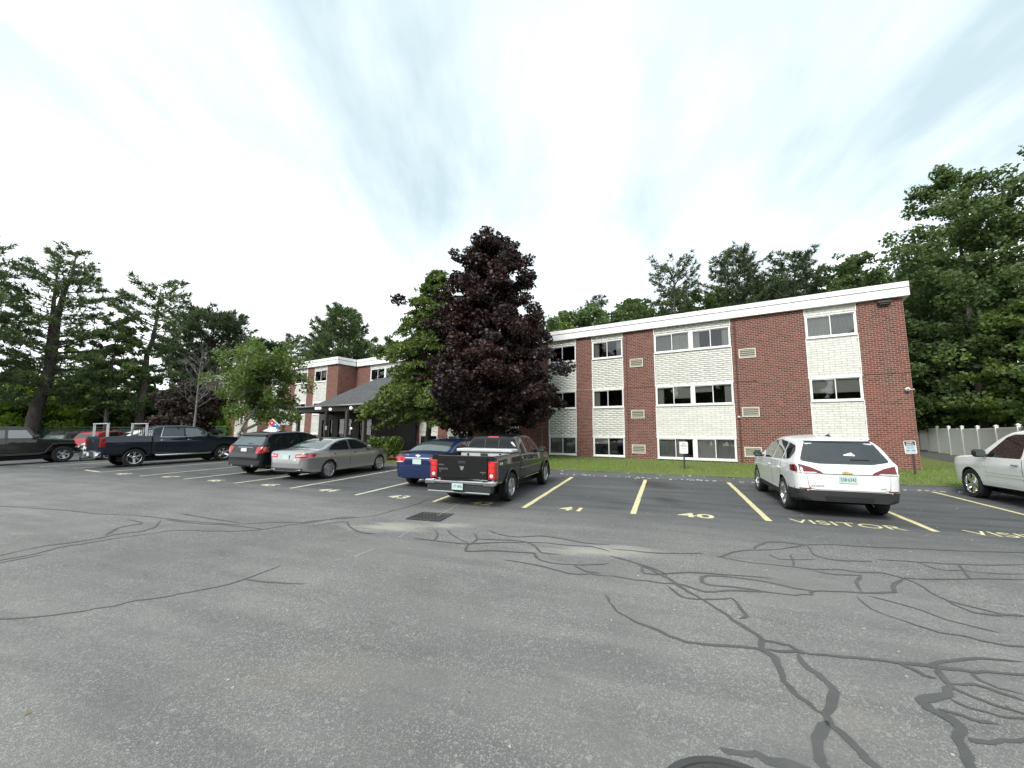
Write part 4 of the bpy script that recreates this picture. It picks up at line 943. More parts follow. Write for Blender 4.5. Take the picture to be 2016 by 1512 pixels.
def broadleaf(name, label, x, y, h, prof, lmat, seed, n_limb=34, leaves=26000, leaf=0.16, trunk_r=0.2, clear=0.18, lean=(0, 0), bark=BK, cat='tree', clump=0.55, flat=0.6, up=0.6, group=None, shell=0.55, per=6, fork=None):
    """prof: crown radius against relative height 0..1 (0 at the crown foot)"""
    rg = np.random.default_rng(seed); tr = MB(); top = np.array([lean[0], lean[1], h]); hb = h * clear
    tp = [np.array([0, 0, -0.3])] + [np.array([lean[0] * t ** 1.5 + rg.normal(0, 0.02) * h * 0.25, lean[1] * t ** 1.5 + rg.normal(0, 0.02) * h * 0.25, h * t]) for t in np.linspace(0.03, 0.95, 9)]
    tr.tube(tp, [trunk_r * 1.35] + [trunk_r * max(0.06, (1 - t) ** 0.8) for t in np.linspace(0.03, 0.95, 9)], 9)
    tz = np.array([p[2] for p in tp]); txy = np.array([p[:2] for p in tp])
    centers = []; sizes = []; az0 = rg.uniform(0, 6.28)
    for i in range(n_limb):
        t = (i + rg.uniform(0, 1)) / n_limb; az = az0 + i * 2.399 + rg.normal(0, 0.3)
        z1 = hb + (h - hb) * t; R_ = float(interp(prof, t)) * rg.uniform(0.74, 1.06)
        cxy = np.array([np.interp(z1, tz, txy[:, k]) for k in (0, 1)])
        tip = np.array([cxy[0] + math.cos(az) * R_, cxy[1] + math.sin(az) * R_, z1])
        z0 = max(h * clear * 0.75, z1 - R_ * rg.uniform(0.35, 0.8)); z0 = min(z0, h * 0.93); b0 = np.array([np.interp(z0, tz, txy[:, 0]), np.interp(z0, tz, txy[:, 1]), z0])
        r0 = trunk_r * max(0.10, (1 - z0 / h)) * 0.42
        P, Rr = limb(b0, tip, r0, 0.012, rg, 5, 0.09); tr.tube(P, Rr, 5, cap=False)
        for k in range(per):
            s = rg.uniform(shell * 0.5, 1.04); c = P[0] + 0; j = min(int(s * 5), 4); f = s * 5 - j; c = P[j] * (1 - f) + P[j + 1] * f if s < 1 else P[5]
            off = rg.normal(size=3) * np.array([1, 1, 0.6]) * min(R_ * 0.20, 0.55); centers.append(c + off); sizes.append(clump * rg.uniform(0.6, 1.25) * (0.55 + 0.45 * min(1, R_ / (max(p[1] for p in prof)))))
            if k < 2: tr.tube([c, c + off], [0.014, 0.006], 4, cap=False)
    centers = np.array(centers); sizes = np.array(sizes); w = sizes ** 2; w /= w.sum(); idx = rg.choice(len(centers), leaves, p=w)
    d = unit(rg.normal(size=(leaves, 3))) * (rg.random(leaves) ** 0.42)[:, None] * np.array([1, 1, flat]); C = centers[idx] + d * sizes[idx][:, None]
    ct = rg.random(len(centers)); return make(name, label, cat, x, y, tr, bark, leaf_quads(C, leaf, rg, up, tint=ct[idx]), lmat, group)

def pine(name, label, x, y, h, prof, seed, lmat='pine', clear=0.2, trunk_r=0.3, whorls=26, per=5, lean=(0, 0), rise=0.12, tuft=0.42, dens=1.0, fork=None, group=None, open_=0.0, k=11, flatten=0.35):
    rg = np.random.default_rng(seed); tr = MB(); stems = [(0.0, 0.95, np.zeros(2), 1.0)]
    bend = rg.normal(0, 0.012, (10, 2)) * h
    ts = np.linspace(0.0, 0.985, 10); tp = [np.array([lean[0] * t + bend[i, 0] * math.sin(t * 3.1) * 0.6, lean[1] * t + bend[i, 1] * math.sin(t * 3.1) * 0.6, h * t - (0.4 if i == 0 else 0)]) for i, t in enumerate(ts)]
    tr.tube(tp, [trunk_r * (1.25 if i == 0 else 1) * max(0.05, (1 - t) ** 0.75) for i, t in enumerate(ts)], 9)
    tz = np.array([p[2] for p in tp]); txy = np.array([p[:2] for p in tp]); second = None
    if fork:                        # a second leader leaving the trunk
        f0, dx, dy, f1 = fork; second = []
        for t in np.linspace(0, 1, 7): z = h * (f0 + (f1 - f0) * t); second.append(np.array([np.interp(h * f0, tz, txy[:, 0]) + dx * t ** 0.8 + lean[0] * 0.2 * t, np.interp(h * f0, tz, txy[:, 1]) + dy * t, z]))
        tr.tube(second, [trunk_r * 0.62 * (1 - 0.9 * t) for t in np.linspace(0, 1, 7)], 7)
    C = []; D = []
    for i in range(whorls):
        t = (i + rg.uniform(0.1, 0.9)) / whorls; z = h * (clear + (0.985 - clear) * t); Rr = float(interp(prof, t)); az0 = rg.uniform(0, 6.28)
        for j in range(per):
            if rg.random() < open_: continue
            az = az0 + 6.283 * j / per + rg.normal(0, 0.3); R_ = Rr * rg.uniform(0.55, 1.15); zz = z + rg.normal(0, 0.25)
            b0 = np.array([np.interp(zz, tz, txy[:, 0]), np.interp(zz, tz, txy[:, 1]), zz])
            if second is not None and zz > h * (fork[0] + 0.1) and rg.random() < 0.5:
                sz = np.array([p[2] for p in second]); b0 = np.array([np.interp(zz, sz, [p[0] for p in second]), np.interp(zz, sz, [p[1] for p in second]), zz])
            tip = b0 + np.array([math.cos(az) * R_, math.sin(az) * R_, R_ * rise * rg.uniform(0.2, 1.6) + R_ * (0.35 * t)])
            P, Q = limb(b0, tip, max(0.018, 0.011 * R_ + 0.02), 0.01, rg, 5, 0.07, -0.10); tr.tube(P, Q, 4, cap=False); P = np.array(P)
            m = int(max(4, R_ * 7.5 * dens)); s = rg.uniform(0.28, 1.02, m) ** 0.8; jj = np.minimum((s * 5).astype(int), 4); f = (s * 5 - jj)[:, None]; c = P[jj] * (1 - f) + P[jj + 1] * f
            sd = np.array([-math.sin(az), math.cos(az), 0]); lat = rg.uniform(-1, 1, m) * (0.42 * R_ * (1.1 - s) + 0.18); c = c + sd * lat[:, None] + np.array([0, 0, 1]) * rg.normal(0, 0.07, m)[:, None] + np.array([math.cos(az), math.sin(az), 0]) * (np.abs(lat) * 0.45)[:, None]
            C.append(c); dd = np.array([math.cos(az), math.sin(az), 0.55]) + sd * (np.sign(lat) * 0.5)[:, None]; D.append(dd)
    C = np.concatenate(C); D = unit(np.concatenate(D)); return make(name, label, 'tree', x, y, tr, BKP, needle_tris(C, D, tuft, k, rg, 0.62, 0.075), LM[lmat], group)

# -- the purple maple in front of the building
broadleaf('maple_tree', 'big dark purple maple standing on the lawn behind the black pickup', -1.20, 20.4, 11.6,
          [(0, 2.4), (0.1, 3.1), (0.2, 3.25), (0.38, 3.0), (0.5, 2.75), (0.72, 2.15), (0.88, 1.5), (1, 0.5)], LM['maple'], 21, 110, 125000, 0.125, 0.24, 0.175, clump=0.56, flat=0.62, up=0.9, per=7, shell=0.35, lean=(0.15, 0))
# -- the hemlock beside it: feathery drooping sprays
def hemlock(x, y, h, seed, label):
    rg = np.random.default_rng(seed); tr = MB(); tp = [(0, 0, -0.3)] + [(0.1 * math.sin(t * 4) + 0.3 * t, 0, h * t) for t in np.linspace(0.05, 1, 8)]; tr.tube(tp, [0.2] + [0.17 * (1 - t * 0.94) for t in np.linspace(0.05, 1, 8)], 8)
    C = []; SZ = []; n = 140
    prof = [(0, 3.4), (0.12, 4.3), (0.28, 4.2), (0.45, 3.2), (0.65, 2.2), (0.85, 1.3), (1, 0.3)]
    for i in range(n):
        t = (i + rg.uniform(0, 1)) / n; z = h * (0.25 + 0.74 * t); R_ = float(interp(prof, t)) * rg.uniform(0.52, 1.10); az = i * 2.399 + rg.normal(0, .3); b0 = np.array([0.3 * z / h, 0, z])
        tip = b0 + np.array([math.cos(az) * R_, math.sin(az) * R_, R_ * (0.28 * t - 0.22) + rg.normal(0, 0.1)]); P, Q = limb(b0, tip, 0.035 * (1 - t) + 0.012, 0.006, rg, 5, 0.06, 0.28); tr.tube(P, Q, 4, cap=False); P = np.array(P)
        ns = int(5 + R_ * 6)
        for k in range(ns):
            s = rg.uniform(0.22, 1.0); j = min(int(s * 5), 4); f = s * 5 - j; c = P[j] * (1 - f) + P[j + 1] * f; sd = np.array([-math.sin(az), math.cos(az), 0]) * rg.choice([-1, 1]); ln = (0.35 + 0.5 * R_ * (1 - s) * 0.6) * rg.uniform(0.6, 1.2)
            e = c + sd * ln + np.array([math.cos(az), math.sin(az), 0]) * ln * 0.5 + np.array([0, 0, -0.35 * ln]); m = int(10 + ln * 26); u = rg.uniform(0, 1, m)[:, None]; C.append(c + (e - c) * u + rg.normal(size=(m, 3)) * np.array([0.07, 0.07, 0.04]) - np.array([0, 0, 1]) * (u ** 2) * 0.10)
    C = np.concatenate(C); V = leaf_quads(C, 0.092, rg, 1.0, 2.6); make('hemlock_tree', label, 'tree', x, y, tr, BK, V, LM['hemlock'])
hemlock(-4.62, 22.6, 10.6, 33, 'feathery yellow-green hemlock between the entrance porch and the purple maple')

# -- birch clump by the kerb with pale leaning stems
def birch():
    x, y = -14.9, 22.6; rg = np.random.default_rng(12); tr = MB(); C = []; Sz = []
    stems = [[(0, 0, -0.3), (0.02, 0, 0.6), (-0.05, 0, 1.25), (0.15, 0, 1.5)],
             [(0.0, 0, 1.3), (0.35, -0.1, 1.85), (0.75, 0, 2.5), (1.15, 0.1, 3.4), (1.2, 0, 4.6), (1.35, 0, 5.9)],
             [(0.05, 0, 1.35), (0.7, 0.3, 1.75), (1.3, 0.3, 2.1), (1.6, 0.2, 3.0), (1.95, 0.2, 3.7), (2.3, 0.1, 4.1)],
             [(0.0, 0, 1.2), (-0.1, 0.3, 2.2), (0.1, 0.4, 3.6), (0.0, 0.3, 4.4), (-0.9, 0.2, 5.1), (-1.5, 0.1, 5.6)],
             [(0.6, 0, 2.3), (0.5, -0.6, 3.3), (0.6, -0.9, 4.6), (0.8, -1.0, 5.6)], [(1.15, 0.1, 3.3), (1.9, 0.4, 4.6), (2.4, 0.5, 5.4)]]
    rs = [(0.15, 0.13), (0.10, 0.02), (0.085, 0.02), (0.07, 0.015), (0.06, 0.012), (0.05, 0.01)]
    for P, (a, b) in zip(stems, rs): tr.tube(P, [a + (b - a) * i / (len(P) - 1) for i in range(len(P))], 7, cap=False)
    for si, P in enumerate(stems[1:]):
        P = np.array(P)
        for k in range(22):
            s = rg.uniform(0.35, 1) * (len(P) - 1); j = min(int(s), len(P) - 2); c = P[j] + (P[j + 1] - P[j]) * (s - j); e = c + rg.normal(size=3) * np.array([0.75, 0.75, 0.45]); e[2] = min(max(e[2], 2.1), 6.2)
            if si == 2 and e[0] < -0.9: continue
            tr.tube([c, (c + e) / 2 + np.array([0, 0, 0.12]), e], [0.018, 0.012, 0.005], 4, cap=False); C.append(e); Sz.append(rg.uniform(0.35, 0.62))
    for k in range(46): C.append(np.array([rg.normal(0.6, 0.8), rg.normal(0, 0.8), rg.uniform(2.1, 5.7)])); Sz.append(rg.uniform(0.3, 0.55))
    C = np.array(C); Sz = np.array(Sz); n = 17000; idx = rg.choice(len(C), n); d = unit(rg.normal(size=(n, 3))) * (rg.random(n) ** 0.45)[:, None] * np.array([1, 1, 0.85]); Q = C[idx] + d * Sz[idx][:, None]
    make('birch_tree', 'light green birch with pale leaning stems at the kerb by the black crossover', 'tree', x, y, tr, BKB, leaf_quads(Q, 0.105, rg, 0.4, 1.4), LM['birch'])
birch()
# -- dead tree and a small plum beside the far wing
def dead(x, y, h, label):
    rg = np.random.default_rng(7); tr = MB()
    def grow(p, d, L_, r, lev):
        q = p + d * L_; mid = (p + q) / 2 + rg.normal(size=3) * 0.05 * L_; tr.tube([p, mid, q], [r, r * 0.8, r * 0.55], 5, cap=False)
        if lev == 0: return
        for k in range(3 if lev > 1 else 4):
            s = rg.uniform(0.35, 1); b = p + (q - p) * s; dd = unit(d + rg.normal(size=3) * 0.55 + np.array([0, 0, 0.1])); grow(b, dd, L_ * rg.uniform(0.45, 0.7), r * 0.5, lev - 1)
    tr.tube([(0, 0, -0.2), (0.04, 0, h * 0.4), (0.0, 0, h * 0.75), (0.05, 0, h)], [0.10, 0.075, 0.045, 0.01], 7)
    for i in range(26):
        z = h * rg.uniform(0.42, 0.95); a = rg.uniform(0, 6.28); d = unit(np.array([math.cos(a), math.sin(a), rg.uniform(0.5, 1.3)])); grow(np.array([0.02, 0, z]), d, (h - z) * 0.35 + rg.uniform(0.3, 0.8), 0.02, 2)
    make('dead_tree', label, 'tree', x, y, tr, BKD, None, None)
dead(-24.6, 32.0, 7.7, 'bare grey dead tree in front of the far wing')
broadleaf('plum_tree', 'small purple-leaved tree at the far end of the building', -26.9, 34.5, 5.6, [(0, 1.6), (0.3, 2.7), (0.6, 2.5), (0.85, 1.6), (1, 0.5)], LM['plum'], 44, 30, 13000, 0.19, 0.12, 0.2, clump=0.7)

# -- pines at the left edge of the car park
P_W = [(0, 3.2), (0.15, 4.6), (0.35, 4.8), (0.55, 4.3), (0.75, 3.3), (0.9, 2.2), (1, 0.9)]
pine('pine_tree', 'tall white pine with a forked leaning trunk, largest at the left', -42.6, 36.5, 18.6, P_W, 101, clear=0.20, trunk_r=0.55, whorls=30, per=5, lean=(2.0, 0), fork=(0.38, -1.4, 0.3, 0.93), tuft=0.55, dens=1.0, open_=0.22)
pine('pine_tree', 'tall pine cut off by the left edge of the view', -45.0, 33.0, 17.8, P_W, 102, clear=0.24, trunk_r=0.4, whorls=24, tuft=0.55, dens=0.95, open_=0.22)
pine('pine_tree', 'slender pine with an open flat top, second from the left edge', -36.2, 40.0, 16.6, [(0, 2.2), (0.2, 2.6), (0.45, 2.4), (0.6, 3.0), (0.75, 3.3), (0.9, 2.6), (1, 1.2)], 103, clear=0.22, trunk_r=0.40, whorls=22, lean=(0.7, 0), tuft=0.6, open_=0.28, dens=1.1)
pine('pine_tree', 'broad round-headed dark pine above the far wing roof', -37.3, 50.0, 16.0, [(0, 2.6), (0.3, 4.4), (0.55, 4.9), (0.8, 4.0), (0.93, 2.6), (1, 1.2)], 104, 'pined', clear=0.25, trunk_r=0.4, whorls=26, per=6, tuft=0.7, rise=0.25, dens=1.2)
broadleaf('oak_tree', 'thin open-crowned leafy tree between the two left pines', -37.4, 38.0, 12.6, [(0, 1.6), (0.3, 2.8), (0.6, 3.2), (0.85, 2.3), (1, 0.6)], LM['oak'], 105, 26, 6500, 0.20, 0.22, 0.3, clump=0.6, per=4)
pine('pine_tree', 'small pine standing alone over the roof left of the entrance', -37.2, 68.0, 18.0, [(0, 2.8), (0.4, 3.2), (0.7, 2.6), (0.9, 1.5), (1, 0.6)], 106, 'pined', clear=0.35, trunk_r=0.3, whorls=16, tuft=0.75, open_=0.15)
pine('pine_tree', 'spreading white pine with upswept branches above the entrance roof', -26.0, 61.0, 20.4, [(0, 4.8), (0.3, 5.2), (0.55, 4.4), (0.8, 2.8), (0.93, 1.6), (1, 0.5)], 107, clear=0.25, trunk_r=0.4, whorls=26, per=6, rise=0.45, tuft=0.8, dens=1.1)
pine('pine_tree', 'narrow pine just left of the spreading white pine', -33.0, 69.0, 19.0, [(0, 2.2), (0.4, 2.6), (0.7, 2.0), (1, 0.5)], 108, 'pined', clear=0.3, trunk_r=0.28, whorls=18, tuft=0.75)
broadleaf('oak_tree', 'low leafy tree over the roof between hemlock and white pine', -17.5, 58.0, 14.6, [(0, 2.6), (0.4, 4.4), (0.75, 3.6), (1, 0.8)], LM['oak'], 109, 30, 8000, 0.34, 0.25, 0.4, clump=1.0)
pine('pine_tree', 'dark pine filling the gap behind the birch', -33.0, 55.0, 13.5, [(0, 4.0), (0.4, 4.2), (0.8, 2.6), (1, 0.8)], 110, 'pined', clear=0.15, trunk_r=0.3, whorls=20, per=6, tuft=0.8, dens=1.2)
# understorey at the left, behind the green fence
und = [(-47.5, 40, 6.0, 3.6, 'bright', 'bright green bush under the forked pine'), (-43.0, 42.5, 7.4, 3.8, 'bright', 'bright green young maple right of the forked pine trunk'), (-39.0, 43.5, 6.6, 3.4, 'oak', 'mid green bush below the slender pine'),
       (-34.8, 44.0, 7.2, 3.6, 'oak', 'rounded green bush right of the slender pine trunk'), (-31.0, 45.0, 6.2, 3.2, 'bright', 'yellowish green bush beside the plum tree'), (-51.0, 42.0, 8.0, 4.0, 'oak', 'dark green thicket at the left edge'),
       (-45.5, 48.0, 10.0, 4.4, 'oak', 'taller leafy tree in the wood behind the bright bushes'), (-40.0, 52.0, 10.5, 4.4, 'oak', 'leafy tree deep in the wood left of the round pine'), (-54.0, 50.0, 12.0, 5.0, 'oak', 'leafy woodland tree at the far left')]
for i, (x, y, h, R_, lm, lb) in enumerate(und):
    broadleaf('understorey_tree', lb, x, y, h, [(0, R_ * 0.7), (0.25, R_), (0.6, R_ * 0.9), (0.85, R_ * 0.6), (1, 0.4)], LM[lm], 200 + i, 26, 9000, 0.27, 0.12, 0.1, clump=0.95, group='bushes under the left pines')
# -- trees behind the right half of the building
pine('pine_tree', 'leftmost of the three pines over the right half of the roof, open crown', 18.4, 45.0, 20.4, [(0, 1.2), (0.35, 2.0), (0.6, 3.0), (0.8, 2.9), (0.93, 1.9), (1, 0.7)], 120, 'pined', clear=0.42, trunk_r=0.28, whorls=16, per=5, rise=0.5, tuft=0.55, open_=0.15)
pine('pine_tree', 'middle of the three pines over the right half of the roof, fullest crown', 26.2, 46.0, 22.3, [(0, 3.0), (0.35, 3.8), (0.6, 3.7), (0.85, 2.6), (1, 0.8)], 121, 'pined', clear=0.42, trunk_r=0.32, whorls=19, per=6, rise=0.4, tuft=0.6, dens=1.15)
pine('pine_tree', 'rightmost of the three pines over the right half of the roof', 31.6, 44.5, 21.4, [(0, 3.4), (0.35, 4.0), (0.65, 3.4), (0.85, 2.4), (1, 0.8)], 122, 'pined', clear=0.40, trunk_r=0.32, whorls=18, per=6, rise=0.25, tuft=0.6, dens=1.15)
broadleaf('oak_tree', 'airy leafy tree over the roof right of the three pines', 36.6, 42.0, 20.4, [(0, 2.2), (0.4, 3.2), (0.75, 3.0), (1, 0.9)], LM['oak'], 123, 30, 8500, 0.25, 0.28, 0.55, clump=0.75)
broadleaf('oak_tree', 'green treetop peeping over the fascia nearest the purple maple', 7.6, 60.0, 19.0, [(0, 2.4), (0.5, 3.2), (0.8, 2.4), (1, 0.6)], LM['bright'], 124, 26, 7000, 0.33, 0.25, 0.5, clump=0.9)
pine('pine_tree', 'thin pine top above the roof between maple and middle bays', 12.6, 60.0, 21.6, [(0, 3.0), (0.5, 2.8), (0.8, 2.0), (1, 0.6)], 125, 'pined', clear=0.45, trunk_r=0.25, whorls=14, per=5, rise=0.4, tuft=0.7, open_=0.15)
broadleaf('oak_tree', 'round green treetop left of the three roofline pines', 16.5, 55.0, 19.6, [(0, 3.0), (0.5, 3.6), (0.8, 2.6), (1, 0.7)], LM['oak'], 126, 28, 8500, 0.33, 0.25, 0.5, clump=0.9)
broadleaf('oak_tree', 'yellow-green foliage low behind the leftmost roofline pine', 21.5, 50.0, 17.2, [(0, 3.0), (0.5, 4.0), (0.8, 3.0), (1, 0.8)], LM['oak'], 127, 28, 9000, 0.3, 0.25, 0.5, clump=0.9)
broadleaf('oak_tree', 'leafy tree between the middle and right roofline pines', 29.0, 52.0, 20.0, [(0, 3.0), (0.5, 3.8), (0.8, 3.0), (1, 0.8)], LM['oak'], 128, 28, 9000, 0.3, 0.25, 0.5, clump=0.9)
for i, (x, y, h, lb) in enumerate([(15.5, 50, 17.4, 'low green treetop just left of the leftmost roofline pine'), (23.0, 55, 21.5, 'leafy crown between the left and middle roofline pines'), (33.5, 50, 20.5, 'green crown right behind the rightmost roofline pine'), (40.5, 48, 21.5, 'leafy crown between the airy tree and the right oaks'), (36.0, 55, 23.0, 'taller leafy crown behind the rightmost roofline pine'), (44.0, 42, 19.5, 'green crown touching the right roof corner')]):
    broadleaf('oak_tree', lb, x, y, h, [(0, 3.0), (0.4, 4.2), (0.75, 3.4), (1, 0.9)], LM['oak'], 140 + i, 30, 9000, 0.27, 0.25, 0.5, clump=0.9)
for i, (x, y, h, lb) in enumerate([(6.9, 46, 15.2, 'low green crown over the roof just right of the purple maple'), (10.8, 46.5, 15.8, 'low green crown over the roof above the narrow middle bays'), (14.8, 47, 16.4, 'low green crown over the roof left of the wide bay'), (22.1, 46, 17.6, 'low green crown over the roof above the wide bay'), (28.9, 47, 18.8, 'low green crown over the roof above the broad brick pier'), (34.5, 46, 19.6, 'low green crown over the roof left of the end bay'), (40.2, 46, 20.6, 'low green crown over the roof above the end bay'), (42.8, 38, 18.5, 'low green crown beyond the right end of the roof')]):
    broadleaf('oak_tree', lb, x, y, h, [(0, 3.0), (0.4, 4.0), (0.75, 3.4), (1, 1.4)], LM['oak'], 160 + i, 26, 8500, 0.25, 0.22, 0.45, clump=0.9)
# -- the wood at the right behind the white fence
big = [(32.6, 28.5, 21.3, 4.6, 'tallest oak rising behind the white fence'), (35.2, 25.0, 21.0, 5.0, 'tall oak cut off by the right edge of the view'), (37.5, 35.0, 18.2, 4.4, 'oak showing just above the right roof corner'),
       (36.5, 31.5, 14.2, 4.2, 'mid-height leafy tree filling the wood by the building corner'), (30.6, 33.5, 12.5, 3.6, 'leafy tree close behind the building end'), (41.5, 27.0, 17.0, 5.0, 'oak deep at the right behind the others'), (33.0, 40.0, 16.0, 4.4, 'leafy tree behind the building end, half hidden by the roof')]
for i, (x, y, h, R_, lb) in enumerate(big):
    broadleaf('oak_tree', lb, x, y, h, [(0, R_ * 0.55), (0.2, R_ * 0.95), (0.45, R_), (0.7, R_ * 0.8), (0.9, R_ * 0.45), (1, 0.5)], LM['oak'], 300 + i, 56, 36000 if i < 4 else 17000, 0.185, 0.26, 0.16, clump=0.92, per=7)
low = [(31.8, 25.0, 9.8, 3.4, 'birch', 'bright young maple leaning over the white fence at the right'), (33.5, 33.0, 8.0, 3.6, 'oak', 'shrubby tree behind the far end of the white fence'), (30.0, 21.0, 7.0, 2.6, 'oak', 'small leafy tree behind the near end of the white fence'), (38.5, 40.0, 9.0, 4.0, 'oak', 'thicket deep behind the fence corner')]
for i, (x, y, h, R_, lm, lb) in enumerate(low):
    broadleaf('understorey_tree', lb, x, y, h, [(0, R_ * 0.6), (0.3, R_), (0.7, R_ * 0.8), (1, 0.4)], LM[lm], 330 + i, 26, 9000, 0.2, 0.1, 0.25, clump=0.8)
# shrubs
def shrub(x, y, R_, h, seed, label, lm='shrub', n=2600, leaf=0.09):
    rg = np.random.default_rng(seed); tr = MB(); C = []
    for i in range(14): a = rg.uniform(0, 6.28); tip = np.array([math.cos(a) * R_ * rg.uniform(.3, 1), math.sin(a) * R_ * rg.uniform(.3, 1), h * rg.uniform(0.5, 0.95)]); P, Q = limb((0, 0, 0), tip, 0.014, 0.004, rg, 3); tr.tube(P, Q, 4, cap=False); C.append(tip)
    C = np.array(C); idx = rg.choice(len(C), n); d = unit(rg.normal(size=(n, 3))) * (rg.random(n) ** 0.45)[:, None] * R_ * 0.45; Q = C[idx] + d; Q[:, 2] = np.maximum(Q[:, 2], 0.05)
    make('shrub', label, 'shrub', x, y, tr, BK, leaf_quads(Q, leaf, rg, 0.6), LM[lm])
shrub(-6.3, 20.6, 0.75, 0.95, 401, 'round light green shrub before the entrance porch')
shrub(*bl(-4.55, -2.2), 0.55, 1.25, 402, 'small dark shrub against the white fence behind the white car', 'plum', 700, 0.12)

# unseen leaf mass added behind the viewer to darken reflections in glass and paint
def reflection_trees():
    rg = np.random.default_rng(77); C = []; S = []
    for i in range(26):
        x = -75 + i * 6 + rg.uniform(-2, 2); y = -34 - abs(rg.normal(0, 4)) + 0.004 * x * x * 0; h = rg.uniform(13, 19); R_ = rg.uniform(3.2, 4.6); n = 700
        t = rg.random(n) ** 0.8; a = rg.uniform(0, 6.283, n); r = R_ * np.sqrt(rg.random(n)) * np.interp(t, [0, .25, .6, 1], [.7, 1, .85, .15])
        C.append(np.stack([x + r * np.cos(a), y + r * np.sin(a), 0.4 + t * h], -1))
    C = np.concatenate(C); V, F, T = leaf_quads(C, 1.25, rg, 0.4); o = link('reflection_trees', np_mesh('reflection_trees', V, F, LM['oak'], T)); tag(o, 'unseen wood added behind the viewer to darken reflections', 'woods', None, 'stuff')
reflection_trees()
# ------------------------------------------------------------------ fences and signs
M_VIN = plain('fence_vinyl', (0.76, 0.75, 0.71), 0.5, var=0.06, scale=1.5)
def white_fence():
    s = bl(-5.1, 0); r = empty('vinyl_fence', (s[0], s[1], 0), BROT); tag(r, 'white vinyl panel fence with capped posts at the right', 'fence')
    d = 2.44
    for i in range(13):
        y = 2.0 - i * d; w = bl(-5.1, y); z = base_z(*w)
        p = MB(); p.bbox(-0.065, 0.065, y - 0.065, y + 0.065, z - 0.1, z + 1.88, 0.008); P = p.build('post', M_VIN, r)
        c = MB(); c.box(-0.085, 0.085, y - 0.085, y + 0.085, z + 1.88, z + 1.91); c.add([(-.075, y - .075, z + 1.91), (.075, y - .075, z + 1.91), (.075, y + .075, z + 1.91), (-.075, y + .075, z + 1.91), (0, y, z + 1.97)], [(0, 1, 4), (1, 2, 4), (2, 3, 4), (3, 0, 4)]); c.build('post_cap', M_VIN, P)
        if i == 12: break
        a, b = y - d + 0.066, y - 0.066; f = MB(); f.bbox(-0.022, 0.022, a, b, z + 0.06, z + 0.19, 0.006); f.build('rail', M_VIN, r); f = MB(); f.bbox(-0.022, 0.022, a, b, z + 1.66, z + 1.80, 0.006); Fp = f.build('rail', M_VIN, r)
        n = 8
        for k in range(n):
            q = MB(); q0 = a + (b - a) * k / n; q1 = a + (b - a) * (k + 1) / n; q.bbox(-0.011, 0.011, q0 + 0.001, q1 - 0.001, z + 0.19, z + 1.66, 0.003); q.build('board', M_VIN, Fp)
white_fence()
M_GRN = plain('fence_green_coat', (0.05, 0.10, 0.075), 0.5)
def mesh_mat():
    m = bpy.data.materials.new('windscreen_mesh'); m.use_nodes = True; MATS['windscreen_mesh'] = m; t = m.node_tree; b = t.nodes['Principled BSDF']; o = t.nodes['Material Output']
    b.inputs['Base Color'].default_value = (0.030, 0.062, 0.050, 1); b.inputs['Roughness'].default_value = 0.8; tr = t.nodes.new('ShaderNodeBsdfTransparent'); mx = t.nodes.new('ShaderNodeMixShader'); mx.inputs[0].default_value = 0.62
    t.links.new(tr.outputs[0], mx.inputs[1]); t.links.new(b.outputs[0], mx.inputs[2]); t.links.new(mx.outputs[0], o.inputs[0]); return m
def green_fence():
    x0, y0, x1, y1 = -50.0, 35.0, -28.0, 40.5; r = empty('mesh_fence', (x0, y0, 0)); tag(r, 'green wire fence with dark green windbreak behind the parked cars', 'fence'); n = 8; W = mesh_mat()
    for i in range(n + 1):
        t = i / n; x, y = (x1 - x0) * t, (y1 - y0) * t; z = float(G(x0 + x, y0 + y)); p = MB(); p.tube([(x, y, z - 0.1), (x, y, z + 2.12)], 0.035, 8); p.build('post', M_GRN, r)
        if i < n:
            X, Y = (x1 - x0) / n, (y1 - y0) / n; q = MB(); q.tube([(x, y, z + 2.1), (x + X, y + Y, z + 2.1)], 0.024, 6); q.build('top_rail', M_GRN, r)
            q = MB(); q.add([(x, y + 0.03, z + 0.06), (x + X, y + Y + 0.03, z + 0.06), (x + X, y + Y + 0.03, z + 1.95), (x, y + 0.03, z + 1.95)], [(0, 1, 2, 3)]); q.build('screen', W, r)
green_fence()
M_STEEL = plain('sign_post_green', (0.035, 0.055, 0.045), 0.5, 0.3); M_BLK = plain('sign_black', (0.015, 0.015, 0.017), 0.5, var=0)
